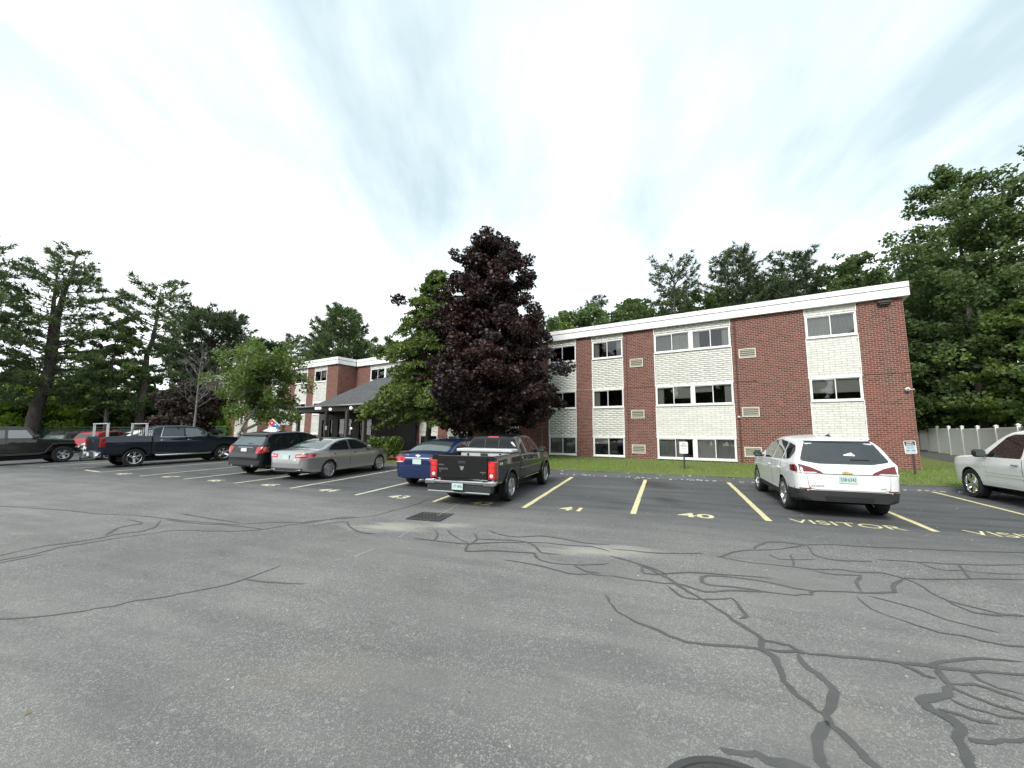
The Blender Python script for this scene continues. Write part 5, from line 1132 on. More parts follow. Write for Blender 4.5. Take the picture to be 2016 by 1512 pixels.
def sign(name, label, x, y, w, h, zb, face, rz, tilt=0.0, over=0.0, post=M_STEEL):
    z = base_z(x, y); r = empty(name, (x, y, z), rz); tag(r, label, 'sign')
    p = MB(); p.box(-0.025, 0.025, -0.008, 0.008, -0.1, zb + h + over); p.box(-0.03, -0.022, -0.022, -0.008, -0.1, zb + h + over); p.box(0.022, 0.03, -0.022, -0.008, -0.1, zb + h + over); p.build('post', post, r)
    b = MB(); b.v = []; k = 0.035; pts = []
    for (cx, cz, a0) in ((w / 2 - k, zb + k, -90), (w / 2 - k, zb + h - k, 0), (-w / 2 + k, zb + h - k, 90), (-w / 2 + k, zb + k, 180)):
        for j in range(4): a = rad(a0 + j * 30); pts.append((cx + k * math.cos(a), cz + k * math.sin(a)))
    n = len(pts); b.add([(a, -0.028, c) for a, c in pts] + [(a, -0.024, c) for a, c in pts], [tuple(range(n)), tuple(range(2 * n - 1, n - 1, -1))] + [(i, i + n, (i + 1) % n + n, (i + 1) % n) for i in range(n)])
    B = b.build('board', M_WPL, r); B.rotation_euler = (0, tilt, 0)
    for kind, a in face:
        q = MB()
        if kind == 't': s, cx, cz, hh, sx = a[:5]; vs, fs = text_mesh(s, 0.03, sx); q.add([(cx + vx * hh, -0.0295, zb + cz + vy * hh) for vx, vy, _ in vs], fs); q.build('lettering', M_BLK if len(a) == 5 else a[5], B)
        else: x0, x1, z0, z1, m_ = a; q.add([(x0, -0.0288, zb + z0), (x1, -0.0288, zb + z0), (x1, -0.0288, zb + z1), (x0, -0.0288, zb + z1)], [(0, 1, 2, 3)]); q.build('print', m_, B)
    return r
M_RDP = plain('sign_red', (0.45, 0.03, 0.03), 0.5, var=0)
sign('parking_sign', 'white no parking sign on a green post in the lawn', 6.76, 16.3, 0.305, 0.46, 0.62, [('t', ('NO', 0, 0.37, 0.05, 1.0)), ('t', ('PARKING', 0, 0.295, 0.05, 0.8)), ('t', ('FIRE LANE', 0, 0.185, 0.028, 0.9)), ('t', ('←→', 0, 0.10, 0.04, 1.0))], rad(-22.6), 0, 0.06)
M_SGB = plain('sign_blue_grey', (0.45, 0.55, 0.62), 0.5, var=0)
def car_icon(x, z, s, flip=1): return [('r', (x - 0.05 * s, x + 0.05 * s, z, z + 0.018 * s, M_BLK)), ('r', (x - 0.03 * s, x + 0.028 * s, z + 0.018 * s, z + 0.032 * s, M_BLK))]
sign('parking_sign', 'black and white guest parking sign by the building corner', 14.05, 14.55, 0.31, 0.45, 0.72,
     [('r', (-0.135, 0.135, 0.285, 0.43, M_BLK)), ('t', ('GUEST', 0, 0.388, 0.042, 0.95, M_WPL)), ('t', ('PARKING', 0, 0.325, 0.042, 0.80, M_WPL)), ('r', (-0.135, 0.135, 0.02, 0.278, M_SGB)), ('t', ('VEHICLES TOWED', 0, 0.235, 0.020, 0.85)), ('t', ('OWNER EXPENSE', 0, 0.195, 0.020, 0.85))] + car_icon(-0.075, 0.09, 1) + car_icon(0.07, 0.09, 1), rad(-44), rad(-3), 0, plain('sign_post_brown', (0.05, 0.035, 0.03), 0.6))
x, y = bl(42.0, 6.6)
sign('freestanding_sign', 'white notice sign with red print beyond the black crossover', -15.2, 27.6, 0.62, 1.0, 1.75, [('t', ('FIRE LANE', 0, 0.52, 0.09, 0.7, M_RDP)), ('r', (-0.24, 0.24, 0.44, 0.47, M_RDP)), ('r', (-0.2, 0.2, 0.78, 0.81, M_SGB))], rad(28))
# ------------------------------------------------------------------ vehicles
def pchip(P):
    X = np.array([p[0] for p in P], float); Y = np.array([p[1] for p in P], float); h = np.diff(X); d = np.diff(Y) / h; m = np.zeros(len(X)); m[0], m[-1] = d[0], d[-1]
    for i in range(1, len(X) - 1):
        if d[i - 1] * d[i] > 0: w1, w2 = 2 * h[i] + h[i - 1], h[i] + 2 * h[i - 1]; m[i] = (w1 + w2) / (w1 / d[i - 1] + w2 / d[i])
    def f(x):
        x = min(max(x, X[0]), X[-1]); i = min(max(int(np.searchsorted(X, x) - 1), 0), len(h) - 1); t = (x - X[i]) / h[i]
        return Y[i] * (1 + 2 * t) * (1 - t) ** 2 + m[i] * h[i] * t * (1 - t) ** 2 + Y[i + 1] * t * t * (3 - 2 * t) + m[i + 1] * h[i] * t * t * (t - 1)
    return f
def lin(P):
    X = [p[0] for p in P]; Y = [p[1] for p in P]; return lambda x: float(np.interp(x, X, Y))

M_CGL = plain('car_glass', (0.012, 0.015, 0.016), 0.025, var=0); MATS['car_glass'].node_tree.nodes['Principled BSDF'].inputs['IOR'].default_value = 2.05
M_CGP = plain('car_glass_pale', (0.05, 0.065, 0.062), 0.03, var=0); MATS['car_glass_pale'].node_tree.nodes['Principled BSDF'].inputs['IOR'].default_value = 2.3
M_CGD = plain('car_glass_tinted', (0.008, 0.009, 0.010), 0.03, var=0); MATS['car_glass_tinted'].node_tree.nodes['Principled BSDF'].inputs['IOR'].default_value = 1.42
M_RUB = plain('tyre_rubber', (0.018, 0.018, 0.019), 0.85, scale=20); M_PLAS = plain('black_plastic', (0.022, 0.023, 0.025), 0.6, var=0.15); M_GAP = plain('panel_gap', (0.006, 0.006, 0.006), 0.8, var=0)
M_WELL = plain('wheel_well', (0.010, 0.010, 0.010), 0.9, var=0); M_CHR = plain('chrome', (0.75, 0.76, 0.78), 0.12, 1.0, var=0.03); M_ALLOY = plain('alloy', (0.55, 0.56, 0.58), 0.28, 1.0, var=0.05); M_ALLOYD = plain('alloy_dark', (0.05, 0.05, 0.055), 0.4, 0.8, var=0)
M_TAIL = plain('tail_lens', (0.42, 0.012, 0.016), 0.10, coat=1.0, var=0.1, scale=30); M_TAILD = plain('tail_lens_dark', (0.13, 0.010, 0.014), 0.10, coat=1.0, var=0.1, scale=30); M_CLR = plain('clear_lens', (0.62, 0.64, 0.66), 0.12, coat=1.0, var=0.15, scale=25)
M_PLT = plain('plate_green_white', (0.50, 0.62, 0.58), 0.5, var=0.12, scale=9); M_PLT2 = plain('plate_white', (0.65, 0.67, 0.68), 0.5, var=0.05); M_PTX = plain('plate_text', (0.05, 0.14, 0.10), 0.5, var=0); M_BADGE = plain('badge_silver', (0.7, 0.7, 0.7), 0.25, 1.0, var=0); M_GOLD = plain('badge_gold', (0.55, 0.40, 0.17), 0.3, 0.9, var=0)
M_ALUM = plain('tread_plate', (0.74, 0.745, 0.75), 0.38, 0.45, var=0.1, scale=25)

def rounded(poly, r=0.03, n=3):
    out = []; N_ = len(poly)
    for i in range(N_):
        a, b, c = Vector(poly[i - 1]), Vector(poly[i]), Vector(poly[(i + 1) % N_]); u, v = (a - b), (c - b); q = min(r, u.length * 0.45, v.length * 0.45); u.normalize(); v.normalize(); p0, p1 = b + u * q, b + v * q
        for k in range(n + 1): t = k / n; out.append(p0 * (1 - t) ** 2 + b * 2 * t * (1 - t) + p1 * t * t)
    return [(p.x, p.y) for p in out]

class Car:
    def __init__(s, name, label, cat, top, plan, belt, zbot=0.30, tumble=0.33, rc=0.14, crown=0.04, wb=2.7, tr=0.80, Rt=0.34, paintm=None, clad=0.0, tuck=0.035, mat_clad=None, shoulder=0.02, group=None, crease=0.010):
        s.crease = crease
        s.root = empty(name); tag(s.root, label, cat, group); s.wb, s.tr, s.Rt, s.paint = wb, tr, Rt, paintm
        s.ztop, s.plan, s.belt = pchip(top), pchip(plan), lin(belt) if isinstance(belt, list) else (lambda x: belt)
        s.zb = lin(zbot) if isinstance(zbot, list) else (lambda x: zbot); s.tumble, s.rc, s.crown, s.tuck, s.sh = tumble, rc, crown, tuck, shoulder
        s.x0, s.x1 = top[0][0], top[-1][0]; s.half = max(p[1] for p in plan)
        s.body = s.loft('body', paintm, clad, mat_clad or M_PLAS)
    def W(s, x, z):
        p = s.plan(x); b = s.belt(x)
        if z <= b:
            t = (b - z) / max(0.2, b - s.zb(x)); return p * (1 - s.tuck * (max(0, t - 0.25) / 0.75) ** 2 - 0.016 * (1 - min(1, t / 0.25)) ** 2) + s.crease * math.exp(-((t - 0.27) / 0.06) ** 2) + s.crease * 0.8 * math.exp(-((t - 0.80) / 0.06) ** 2)
        return p * 0.988 - s.sh * min(1, (z - b) / 0.03) - s.tumble * (z - b)
    def loft(s, name, mat, clad, cmat):
        cf = lin(clad) if isinstance(clad, list) else (lambda x: clad)
        xs = set(np.linspace(s.x0, s.x1, 54)); xs |= {s.x0 + d for d in (0.012, 0.03, 0.05, 0.08, 0.12, 0.17)} | {s.x1 - d for d in (0.012, 0.03, 0.06, 0.1, 0.16)}; xs = sorted(xs); rings = []
        for x in xs:
            zb, zt = s.zb(x), s.ztop(x); zs = min(s.belt(x), zt - 0.05); P = [(0, zb), (s.W(x, zb) * 0.9, zb)]
            ck = min(max(cf(x), zb + 0.06), zs - 0.08) if clad else zb + (zs - zb) * 0.3
            for z in [zb + (ck - zb) * t for t in (0.2, 0.45, 0.7, 1.0)] + [ck + (zs - ck) * t for t in (0.12, 0.24, 0.36, 0.48, 0.56, 0.64, 0.72, 0.80, 0.90, 1.0)]: P.append((s.W(x, z), z))
            rz = min(s.rc * 0.75, (zt - zs) * 0.6); zu = zt - rz
            for t in (0.06, 0.35, 0.7, 1.0): z = zs + (zu - zs) * t; P.append((s.W(x, z), z))
            w = s.W(x, zu); ry = min(s.rc, w * 0.5); ct = s.crown * min(1, (zt - zs) / 0.2 + 0.3)
            for a in (25, 50, 72, 90): P.append((w - ry + ry * math.cos(rad(a)), zu + (rz - ct * 0.55) * math.sin(rad(a))))
            yl = P[-1][0]; ze = P[-1][1]
            for t in (0.7, 0.36): P.append((yl * t, ze + (zt - ze) * (1 - t * t)))
            P.append((0, zt)); rings.append([(x, y, z) for y, z in P] + [(x, -y, z) for y, z in P[-2:0:-1]])
        k = len(rings[0]); vs = [v for r in rings for v in r]; fs = [(i * k + j, i * k + (j + 1) % k, (i + 1) * k + (j + 1) % k, (i + 1) * k + j) for i in range(len(rings) - 1) for j in range(k)]
        mtop = k // 2
        for b0, fl in ((0, 1), ((len(rings) - 1) * k, -1)):
            for i in range(0, mtop):
                q = [i, i + 1, (k - i - 1) % k, (k - i) % k]; q = list(dict.fromkeys(q)); fs.append(tuple(b0 + j for j in q[::fl]))
        me = bpy.data.meshes.new(name); me.from_pydata(vs, [], fs); bm = bmesh.new(); bm.from_mesh(me); bmesh.ops.recalc_face_normals(bm, faces=bm.faces)
        for f in bm.faces:
            f.smooth = True; c = f.calc_center_median(); f.material_index = 1 if (f.normal.z < -0.6 or (clad and c.z < cf(c.x) - 0.004)) else 0
        s.bvh = BVHTree.FromBMesh(bm); bm.to_mesh(me); bm.free()
        for m in (mat, cmat, M_WELL): me.materials.append(m)
        return link(name, me, s.root)
    def cut(s, boxes=(), arch=1.13, arches=None, depth=0.30):
        mb = MB()
        for x in (arches if arches is not None else (0.0, s.wb)):
            for sg in (1, -1):
                y0, y1 = sg * (s.half - depth), sg * (s.half + 0.25); R_ = s.Rt * arch; n = 26; vs = []
                for y in (y0, y1):
                    for k in range(n): a = 2 * math.pi * k / n; vs.append((x + R_ * math.cos(a), y, s.Rt + 0.01 + R_ * math.sin(a)))
                fs = [(k, (k + 1) % n, n + (k + 1) % n, n + k) for k in range(n)] + [tuple(range(n - 1, -1, -1)), tuple(range(n, 2 * n))]; mb.add(vs, [f[::-1] for f in fs] if sg < 0 else fs)
        for b in boxes: mb.box(*b)
        cme = mb.mesh('cutter', M_WELL); bm = bmesh.new(); bm.from_mesh(cme); bmesh.ops.recalc_face_normals(bm, faces=bm.faces); bm.to_mesh(cme); bm.free()
        co = link('cutter', cme); md = s.body.modifiers.new('cut', 'BOOLEAN'); md.object = co; md.operation = 'DIFFERENCE'; md.solver = 'EXACT'; md.material_mode = 'TRANSFER'
        dg = bpy.context.evaluated_depsgraph_get(); me = bpy.data.meshes.new_from_object(s.body.evaluated_get(dg)); s.body.modifiers.clear(); s.body.data = me; me.name = 'body'; bpy.data.objects.remove(co)
        me.set_sharp_from_angle(angle=rad(38))
    def hit(s, view, a, b):
        o, d = {'L': (Vector((a, 3, b)), Vector((0, -1, 0))), 'R': (Vector((a, -3, b)), Vector((0, 1, 0))), 'B': (Vector((-6, a, b)), Vector((1, 0, 0))), 'F': (Vector((9, a, b)), Vector((-1, 0, 0))), 'T': (Vector((a, b, 4)), Vector((0, 0, -1)))}[view]
        h = s.bvh.ray_cast(o, d)
        if h[0] is None:
            q = {'L': Vector((a, s.half, b)), 'R': Vector((a, -s.half, b)), 'B': Vector((s.x0, a, b)), 'F': Vector((s.x1, a, b)), 'T': Vector((a, b, 1.5))}[view]; h = s.bvh.find_nearest(q)
        return h[0], -d
    def patch(s, view, poly, mat, name, off=0.006, r=0.03, step=0.07, parent=None, rim=None):
        poly = rounded(poly, r) if r else poly
        bm = bmesh.new(); vs = [bm.verts.new((a, b, 0)) for a, b in poly]; bm.faces.new(vs)
        for ax in (0, 1):
            lo, hi = min(p[ax] for p in poly), max(p[ax] for p in poly); n = int((hi - lo) / step)
            for i in range(1, n + 1):
                c = [0, 0, 0]; c[ax] = lo + (hi - lo) * i / (n + 1); nn = [0, 0, 0]; nn[ax] = 1; bmesh.ops.bisect_plane(bm, geom=bm.verts[:] + bm.edges[:] + bm.faces[:], plane_co=c, plane_no=nn)
        out = None
        for v in bm.verts: p, d = s.hit(view, v.co.x, v.co.y); v.co = p + d * off; out = d
        bmesh.ops.triangulate(bm, faces=bm.faces)
        for f in bm.faces:
            f.normal_update()
            if f.normal.dot(out) < 0: f.normal_flip()
            f.smooth = True
        me = bpy.data.meshes.new(name); bm.to_mesh(me); bm.free(); me.materials.append(mat); return link(name, me, parent or s.root)
    def sides(s, poly, mat, name, **k): return [s.patch(v, poly, mat, name, **k) for v in 'LR']
    def doors(s, polys, handle=None):
        for poly in polys:
            for v in 'LR':
                o = s.patch(v, [(a + (0.008 if a > sum(p[0] for p in poly) / len(poly) else -0.008), b) for a, b in poly], M_GAP, 'door_gap', off=0.0015, r=0.05); d = s.patch(v, poly, s.paint, 'door', off=0.004, r=0.05, parent=None)
                o.parent = d
                if handle:
                    xh = min(p[0] for p in poly) + 0.10; zh = handle[0]; p, n = s.hit(v, xh, zh); m = MB(); sg = n.y; m.bbox(p.x - 0.02, p.x + 0.17, min(p.y + sg * 0.0, p.y + sg * 0.04), max(p.y + sg * 0.0, p.y + sg * 0.04), zh - 0.018, zh + 0.018, 0.009); m.build('handle', handle[1], d, 60)
    def wheels(s, nsp=5, style='single', rimr=0.7, mat=None, dark=None, tyre_w=0.22, rears=None):
        mat = mat or M_ALLOY; Rt, Rr = s.Rt, s.Rt * rimr
        w = tyre_w / 2; t = MB(); t.lathe([(Rr * 0.98, -w * 0.85), (Rt * 0.93, -w), (Rt * 0.985, -w * 0.8), (Rt, -w * 0.5), (Rt, w * 0.5), (Rt * 0.985, w * 0.8), (Rt * 0.93, w), (Rr * 1.03, w * 0.95), (Rr * 0.98, w * 0.7)], 40); tm = t.mesh('wheel', M_RUB, 50)
        rm = MB(); rm.lathe([(Rr * 1.02, w * 0.88), (Rr * 0.99, w * 0.95), (Rr * 0.93, w * 0.88), (Rr * 0.88, w * 0.35), (Rr * 0.86, -w * 0.5)], 40); rm.lathe([(Rr * 0.86, -w * 0.2), (0.001, -w * 0.2)], 24, 1)
        for i in range(nsp):
            for da in ((0,) if style == 'single' else (-0.13, 0.13)):
                a = 2 * math.pi * i / nsp + math.pi / 2; T = Matrix.Rotation(-a, 4, 'Y'); c = 1.0 if style == 'single' else 0.55
                w0, w1 = 0.055 * c, (0.075 if nsp <= 5 else 0.05) * c; x0, x1 = 0.04, Rr * 0.94; o0, o1 = da * 0.12, da * 0.75 * Rr * (1 if style != 'single' else 0)
                y0, y1 = w * 0.62, w * 0.80
                V = [(x0, y0 - .03, o0 - w0), (x1, y1 - .03, o1 - w1), (x1, y1 - .03, o1 + w1), (x0, y0 - .03, o0 + w0), (x0, y0, o0 - w0 * .8), (x1, y1, o1 - w1 * .75), (x1, y1, o1 + w1 * .75), (x0, y0, o0 + w0 * .8)]
                rm.add([T @ Vector(p) for p in V], [(4, 5, 6, 7), (0, 1, 5, 4), (1, 2, 6, 5), (2, 3, 7, 6), (3, 0, 4, 7)][::1])
        rm.lathe([(0.075, w * 0.5), (0.07, w * 0.72), (0.035, w * 0.76), (0.001, w * 0.76)], 16); bmx = rm.mesh('rim', [mat, dark or M_ALLOYD], 35)
        b = bmesh.new(); b.from_mesh(bmx); bmesh.ops.recalc_face_normals(b, faces=b.faces); b.to_mesh(bmx); b.free()
        b = bmesh.new(); b.from_mesh(tm); bmesh.ops.recalc_face_normals(b, faces=b.faces); b.to_mesh(tm); b.free()
        for x in (0.0, s.wb):
            for sg in (1, -1):
                o = link('wheel', tm, s.root); o.location = (x, sg * s.tr, Rt); o.rotation_euler = (0, 0.3 * x, 0 if sg > 0 else math.pi); link('rim', bmx, o)
        u = MB(); u.box(-0.2, s.wb + 0.2, -s.tr + 0.25, s.tr - 0.25, 0.20, 0.42); u.tube([(0, -s.tr, Rt), (0, s.tr, Rt)], 0.05, 8); u.build('underframe', M_WELL, s.root)
    def mirrors(s, x, z, mat, chrome=None, sz=(0.10, 0.20, 0.15), out_=0.05):
        for sg, v in ((1, 'L'), (-1, 'R')):
            p, n = s.hit(v, x, z - 0.03); y0 = abs(p.y); a, b = sg * (y0 + out_), sg * (y0 + out_ + sz[1]); m = MB(); m.bbox(x - sz[0] / 2, x + sz[0] / 2 + 0.03, min(a, b), max(a, b), z - sz[2] / 2, z + sz[2] / 2, 0.045); o = m.build('mirror', mat, s.root, 70)
            st = MB(); st.box(x - 0.02, x + 0.05, min(sg * (y0 - 0.02), a + sg * .04), max(sg * (y0 - 0.02), a + sg * .04), z - 0.075, z - 0.02); st.build('stalk', M_PLAS, o)
            g = MB(); g.add([(x - sz[0] / 2 - 0.002, min(a, b) + 0.03, z - sz[2] / 2 + 0.03), (x - sz[0] / 2 - 0.002, max(a, b) - 0.03, z - sz[2] / 2 + 0.03), (x - sz[0] / 2 - 0.002, max(a, b) - 0.03, z + sz[2] / 2 - 0.03), (x - sz[0] / 2 - 0.002, min(a, b) + 0.03, z + sz[2] / 2 - 0.03)], [(0, 3, 2, 1)]); g.build('mirror_glass', M_CGP, o)
    def plate(s, z, text=None, mat=None, y=0.0, view='B', off=0.02):
        p, d = s.hit(view, y, z); x = p.x + d.x * off; m = MB(); q = d.x * 0.006; m.box(min(x, x - q), max(x, x - q), y - 0.152, y + 0.152, z - 0.076, z + 0.076); o = m.build('number_plate', mat or M_PLT, s.root)
        if text:
            vs, fs = text_mesh(text, 0.02, 0.72); t = MB(); sg = -1 if view == 'B' else 1; t.add([(x + d.x * 0.0015, y + sg * a * 0.068, z - 0.004 + b * 0.068) for a, b, _ in vs], fs); t.build('plate_number', M_PTX, o)
    def badge(s, view, a, b, poly, mat, name='badge', off=0.008):
        return s.patch(view, [(a + p, b + q) for p, q in poly], mat, name, off=off, r=0, step=0.5)
    def word(s, view, a, b, text, h, mat, sx=0.8, slant=0.0, off=0.007):
        vs, fs = text_mesh(text, 0.02, sx); t = MB(); V = []
        for (p, q, _) in vs:
            u = p * h + slant * q * h; c = {'B': (a - u, b + q * h), 'R': (a + u, b + q * h), 'L': (a - u, b + q * h), 'F': (a + u, b + q * h)}[view]; P, d = s.hit(view, *c); V.append(P + d * off)
        t.add(V, fs); return t.build('lettering', mat, s.root)
    def place(s, x, y, ang, k=1.0):
        """x, y: ground point under the middle of the rear axle"""
        a = rad(ang); f = Vector((math.sin(a), math.cos(a), 0)); l = Vector((-math.cos(a), math.sin(a), 0)); z = float(G(x, y)); f.z = (float(G(x + f.x * s.wb, y + f.y * s.wb)) - z) / s.wb; l.z = float(G(x + l.x, y + l.y)) - z
        f.normalize(); l = (l - f * l.dot(f)).normalized(); u = f.cross(l); s.root.matrix_world = Matrix(((f.x, l.x, u.x, x), (f.y, l.y, u.y, y), (f.z, l.z, u.z, z + 0.001), (0, 0, 0, 1))) @ Matrix.Scale(k, 4)
        return s
BOW = [(-0.085, 0.018), (-0.03, 0.018), (-0.025, 0.036), (0.035, 0.036), (0.03, 0.018), (0.085, 0.018), (0.075, -0.018), (0.025, -0.018), (0.02, -0.036), (-0.04, -0.036), (-0.035, -0.018), (-0.095, -0.018)]
P_WHITE = paint('paint_white', (0.76, 0.765, 0.755), 0, dirt=0.22); P_WHITE2 = paint('paint_pearl_white', (0.84, 0.845, 0.83), 0, dirt=0.12); P_BLACK = paint('paint_black', (0.008, 0.008, 0.009), 0, dirt=0.04); P_BLUE = paint('paint_blue', (0.018, 0.034, 0.115), 0.6, dirt=0.03)
P_GREY = paint('paint_grey_metal', (0.47, 0.475, 0.468), 0.9, dirt=0.06); P_SLATE = paint('paint_slate_blue', (0.012, 0.019, 0.031), 0.3, dirt=0.04); P_EDGE = paint('paint_black_metal', (0.009, 0.010, 0.014), 0.25, dirt=0.03); P_JEEP = paint('paint_olive_grey', (0.030, 0.032, 0.027), 0.3, dirt=0.15); P_RED = paint('paint_red', (0.33, 0.025, 0.035), 0.1); P_SILV = paint('paint_silver', (0.45, 0.46, 0.47), 0.8, dirt=0.1)

# ---- white crossover in the visitor stall
def equinox():
    c = Car('parked_car', 'white crossover with dark lower bumper parked tail-out in a visitor stall', 'car',
            [(-0.985, 0.66), (-0.975, 0.80), (-0.94, 0.96), (-0.86, 1.10), (-0.60, 1.46), (-0.52, 1.56), (-0.36, 1.615), (0.1, 1.655), (0.6, 1.675), (1.1, 1.655), (1.5, 1.575), (2.35, 1.13), (2.65, 1.06), (3.2, 0.98), (3.5, 0.84), (3.64, 0.64)],
            [(-0.985, 0.70), (-0.93, 0.82), (-0.8, 0.885), (-0.4, 0.915), (0.5, 0.922), (2.4, 0.922), (3.1, 0.88), (3.45, 0.76), (3.64, 0.58)], [(-1, 1.10), (0, 1.08), (2.5, 1.02), (3.7, 0.9)], zbot=[(-1, 0.36), (-0.5, 0.28), (3.0, 0.26), (3.7, 0.34)], tumble=0.46, rc=0.22, crown=0.065, wb=2.725, tr=0.80, Rt=0.355, paintm=P_WHITE, clad=[(-1, 0.575), (-0.42, 0.56), (-0.36, 0.42), (3.2, 0.42), (3.7, 0.55)], tuck=0.05, group=None)
    c.cut(arch=1.12)
    c.patch('B', [(-0.60, 1.52), (0.60, 1.52), (0.76, 1.15), (0.45, 1.095), (-0.45, 1.095), (-0.76, 1.15)], M_CGL, 'window_surround', off=0.008, r=0.05); c.patch('B', [(-0.50, 1.47), (0.50, 1.47), (0.62, 1.18), (0.40, 1.145), (-0.40, 1.145), (-0.62, 1.18)], M_CGL, 'rear_window', off=0.012, r=0.09)
    c.patch('B', [(-0.60, 1.555), (0.60, 1.555), (0.58, 1.525), (-0.58, 1.525)], M_PLAS, 'spoiler_lip', off=0.02, r=0.01)
    c.patch('B', [(-0.42, 0.46), (0.42, 0.46), (0.38, 0.38), (-0.38, 0.38)], M_ALLOYD, 'skid_plate', off=0.012, r=0.02)
    c.sides([(1.60, 1.06), (0.93, 1.085), (0.93, 1.545), (1.40, 1.50), (1.95, 1.24)], M_CGL, 'front_window', r=0.03); c.sides([(0.85, 1.09), (0.10, 1.12), (0.15, 1.50), (0.85, 1.55)], M_CGL, 'side_window', r=0.03); c.sides([(0.02, 1.125), (-0.46, 1.16), (-0.58, 1.32), (-0.46, 1.44), (0.06, 1.50)], M_CGL, 'quarter_window', r=0.04)
    c.patch('T', [(1.62, -0.62), (1.62, 0.62), (2.30, 0.72), (2.30, -0.72)], M_CGL, 'windscreen', r=0.06)
    c.doors([[(1.98, 0.46), (0.90, 0.46), (0.89, 1.05), (2.02, 1.02)], [(0.88, 0.46), (0.32, 0.48), (0.10, 0.80), (0.02, 1.08), (0.87, 1.06)]], (0.92, P_WHITE))
    for sg in (1, -1):
        c.patch('B', [(sg * 0.93, 1.09), (sg * 0.93, 0.895), (sg * 0.40, 0.90), (sg * 0.44, 0.945), (sg * 0.62, 1.03), (sg * 0.78, 1.075)], M_TAILD, 'tail_light', off=0.008, r=0.015); c.patch('B', [(sg * 0.86, 0.93), (sg * 0.86, 0.908), (sg * 0.50, 0.908), (sg * 0.54, 0.93)], M_CLR, 'reversing_lamp', off=0.011, r=0.008)
        c.patch('B', [(sg * 0.88, 0.60), (sg * 0.88, 0.575), (sg * 0.62, 0.585), (sg * 0.64, 0.605)], M_TAILD, 'reflector', off=0.008, r=0.006)
    for v in 'LR': c.patch(v, [(-0.90, 1.07), (-0.62, 1.045), (-0.66, 0.93), (-0.92, 0.92)], M_TAILD, 'tail_light', off=0.007, r=0.015)
    c.patch('B', [(-0.45, 0.905), (0.45, 0.905), (0.44, 0.893), (-0.44, 0.893)], M_PLAS, 'garnish', off=0.01, r=0)
    c.patch('B', [(-0.70, 0.905), (-0.695, 0.905), (-0.66, 0.62), (-0.55, 0.585), (0.55, 0.585), (0.66, 0.62), (0.695, 0.905), (0.70, 0.905), (0.668, 0.615), (0.555, 0.577), (-0.555, 0.577), (-0.668, 0.615)], M_GAP, 'tailgate_gap', off=0.003, r=0)
    c.badge('B', 0, 0.925, BOW, M_GOLD); c.word('B', 0.52, 0.655, 'EQUINOX', 0.032, M_BADGE, 1.1); c.word('B', -0.56, 0.645, 'AWD', 0.026, M_BADGE, 1.0); c.plate(0.80, '538·6343')
    c.badge('B', -0.14, 1.15, [(-0.30, 0.035), (-0.30, 0.055), (0.0, 0.075), (0.03, 0.045), (0.0, 0.03)], M_PLAS, 'wiper', 0.03)
    c.badge('B', -0.09, 1.27, [(-0.13, 0), (0.05, 0), (-0.08, 0.05), (-0.09, 0.06), (0.06, 0.012), (0.07, -0.005), (-0.13, -0.012)], M_WPL, 'sticker', 0.016)
    m = MB(); m.add([(-0.16, -0.03, 1.63), (-0.16, 0.03, 1.63), (0.06, 0.03, 1.645), (0.06, -0.03, 1.645), (-0.13, 0, 1.705)], [(0, 1, 4), (1, 2, 4), (2, 3, 4), (3, 0, 4)]); m.build('aerial', M_PLAS, c.root)
    c.wheels(5, 'double', 0.70, M_ALLOY, tyre_w=0.23); c.mirrors(1.88, 1.12, M_PLAS)
    c.place(7.08, 9.32, 20.0); return c
equinox()

def truck(name, label, wb, top, plan, belt, bed, rail, half, tr, Rt, pm, zbot, tumble, place, kind):
    """cab with bonnet and an open load bed, both lofted; bed = (x0, x1)"""
    c = Car(name, label, 'pickup truck', top, plan, belt, zbot=zbot, tumble=tumble, rc=0.13, wb=wb, tr=tr, Rt=Rt, paintm=pm, tuck=0.045, shoulder=0.025)
    cab_x0 = top[0][0]
    c.cut(arches=[wb], arch=1.16)
    root = c.root; body = c.body; body.name = 'cab'
    b = Car('tmp', 'tmp', 'tmp', [(bed[0], rail), (bed[1], rail)], [(bed[0], half * 0.985), (bed[0] + 0.1, half), (bed[1], half)], rail - 0.06, zbot=[(bed[0], zbot[0][1] + 0.12), (bed[0] + 0.5, zbot[0][1] + 0.05), (bed[1], zbot[0][1])], tumble=0.2, rc=0.05, crown=0.0, wb=wb, tr=tr, Rt=Rt, paintm=pm, tuck=0.05, shoulder=0.0)
    b.cut(boxes=[(bed[0] + 0.09, bed[1] - 0.06, -half + 0.13, half - 0.13, rail - 0.52, rail + 0.3)], arches=[0.0], arch=1.16)
    tmp = b.root; b.body.parent = root; b.body.name = 'bed'; b.root = root; bpy.data.objects.remove(tmp)
    return c, b
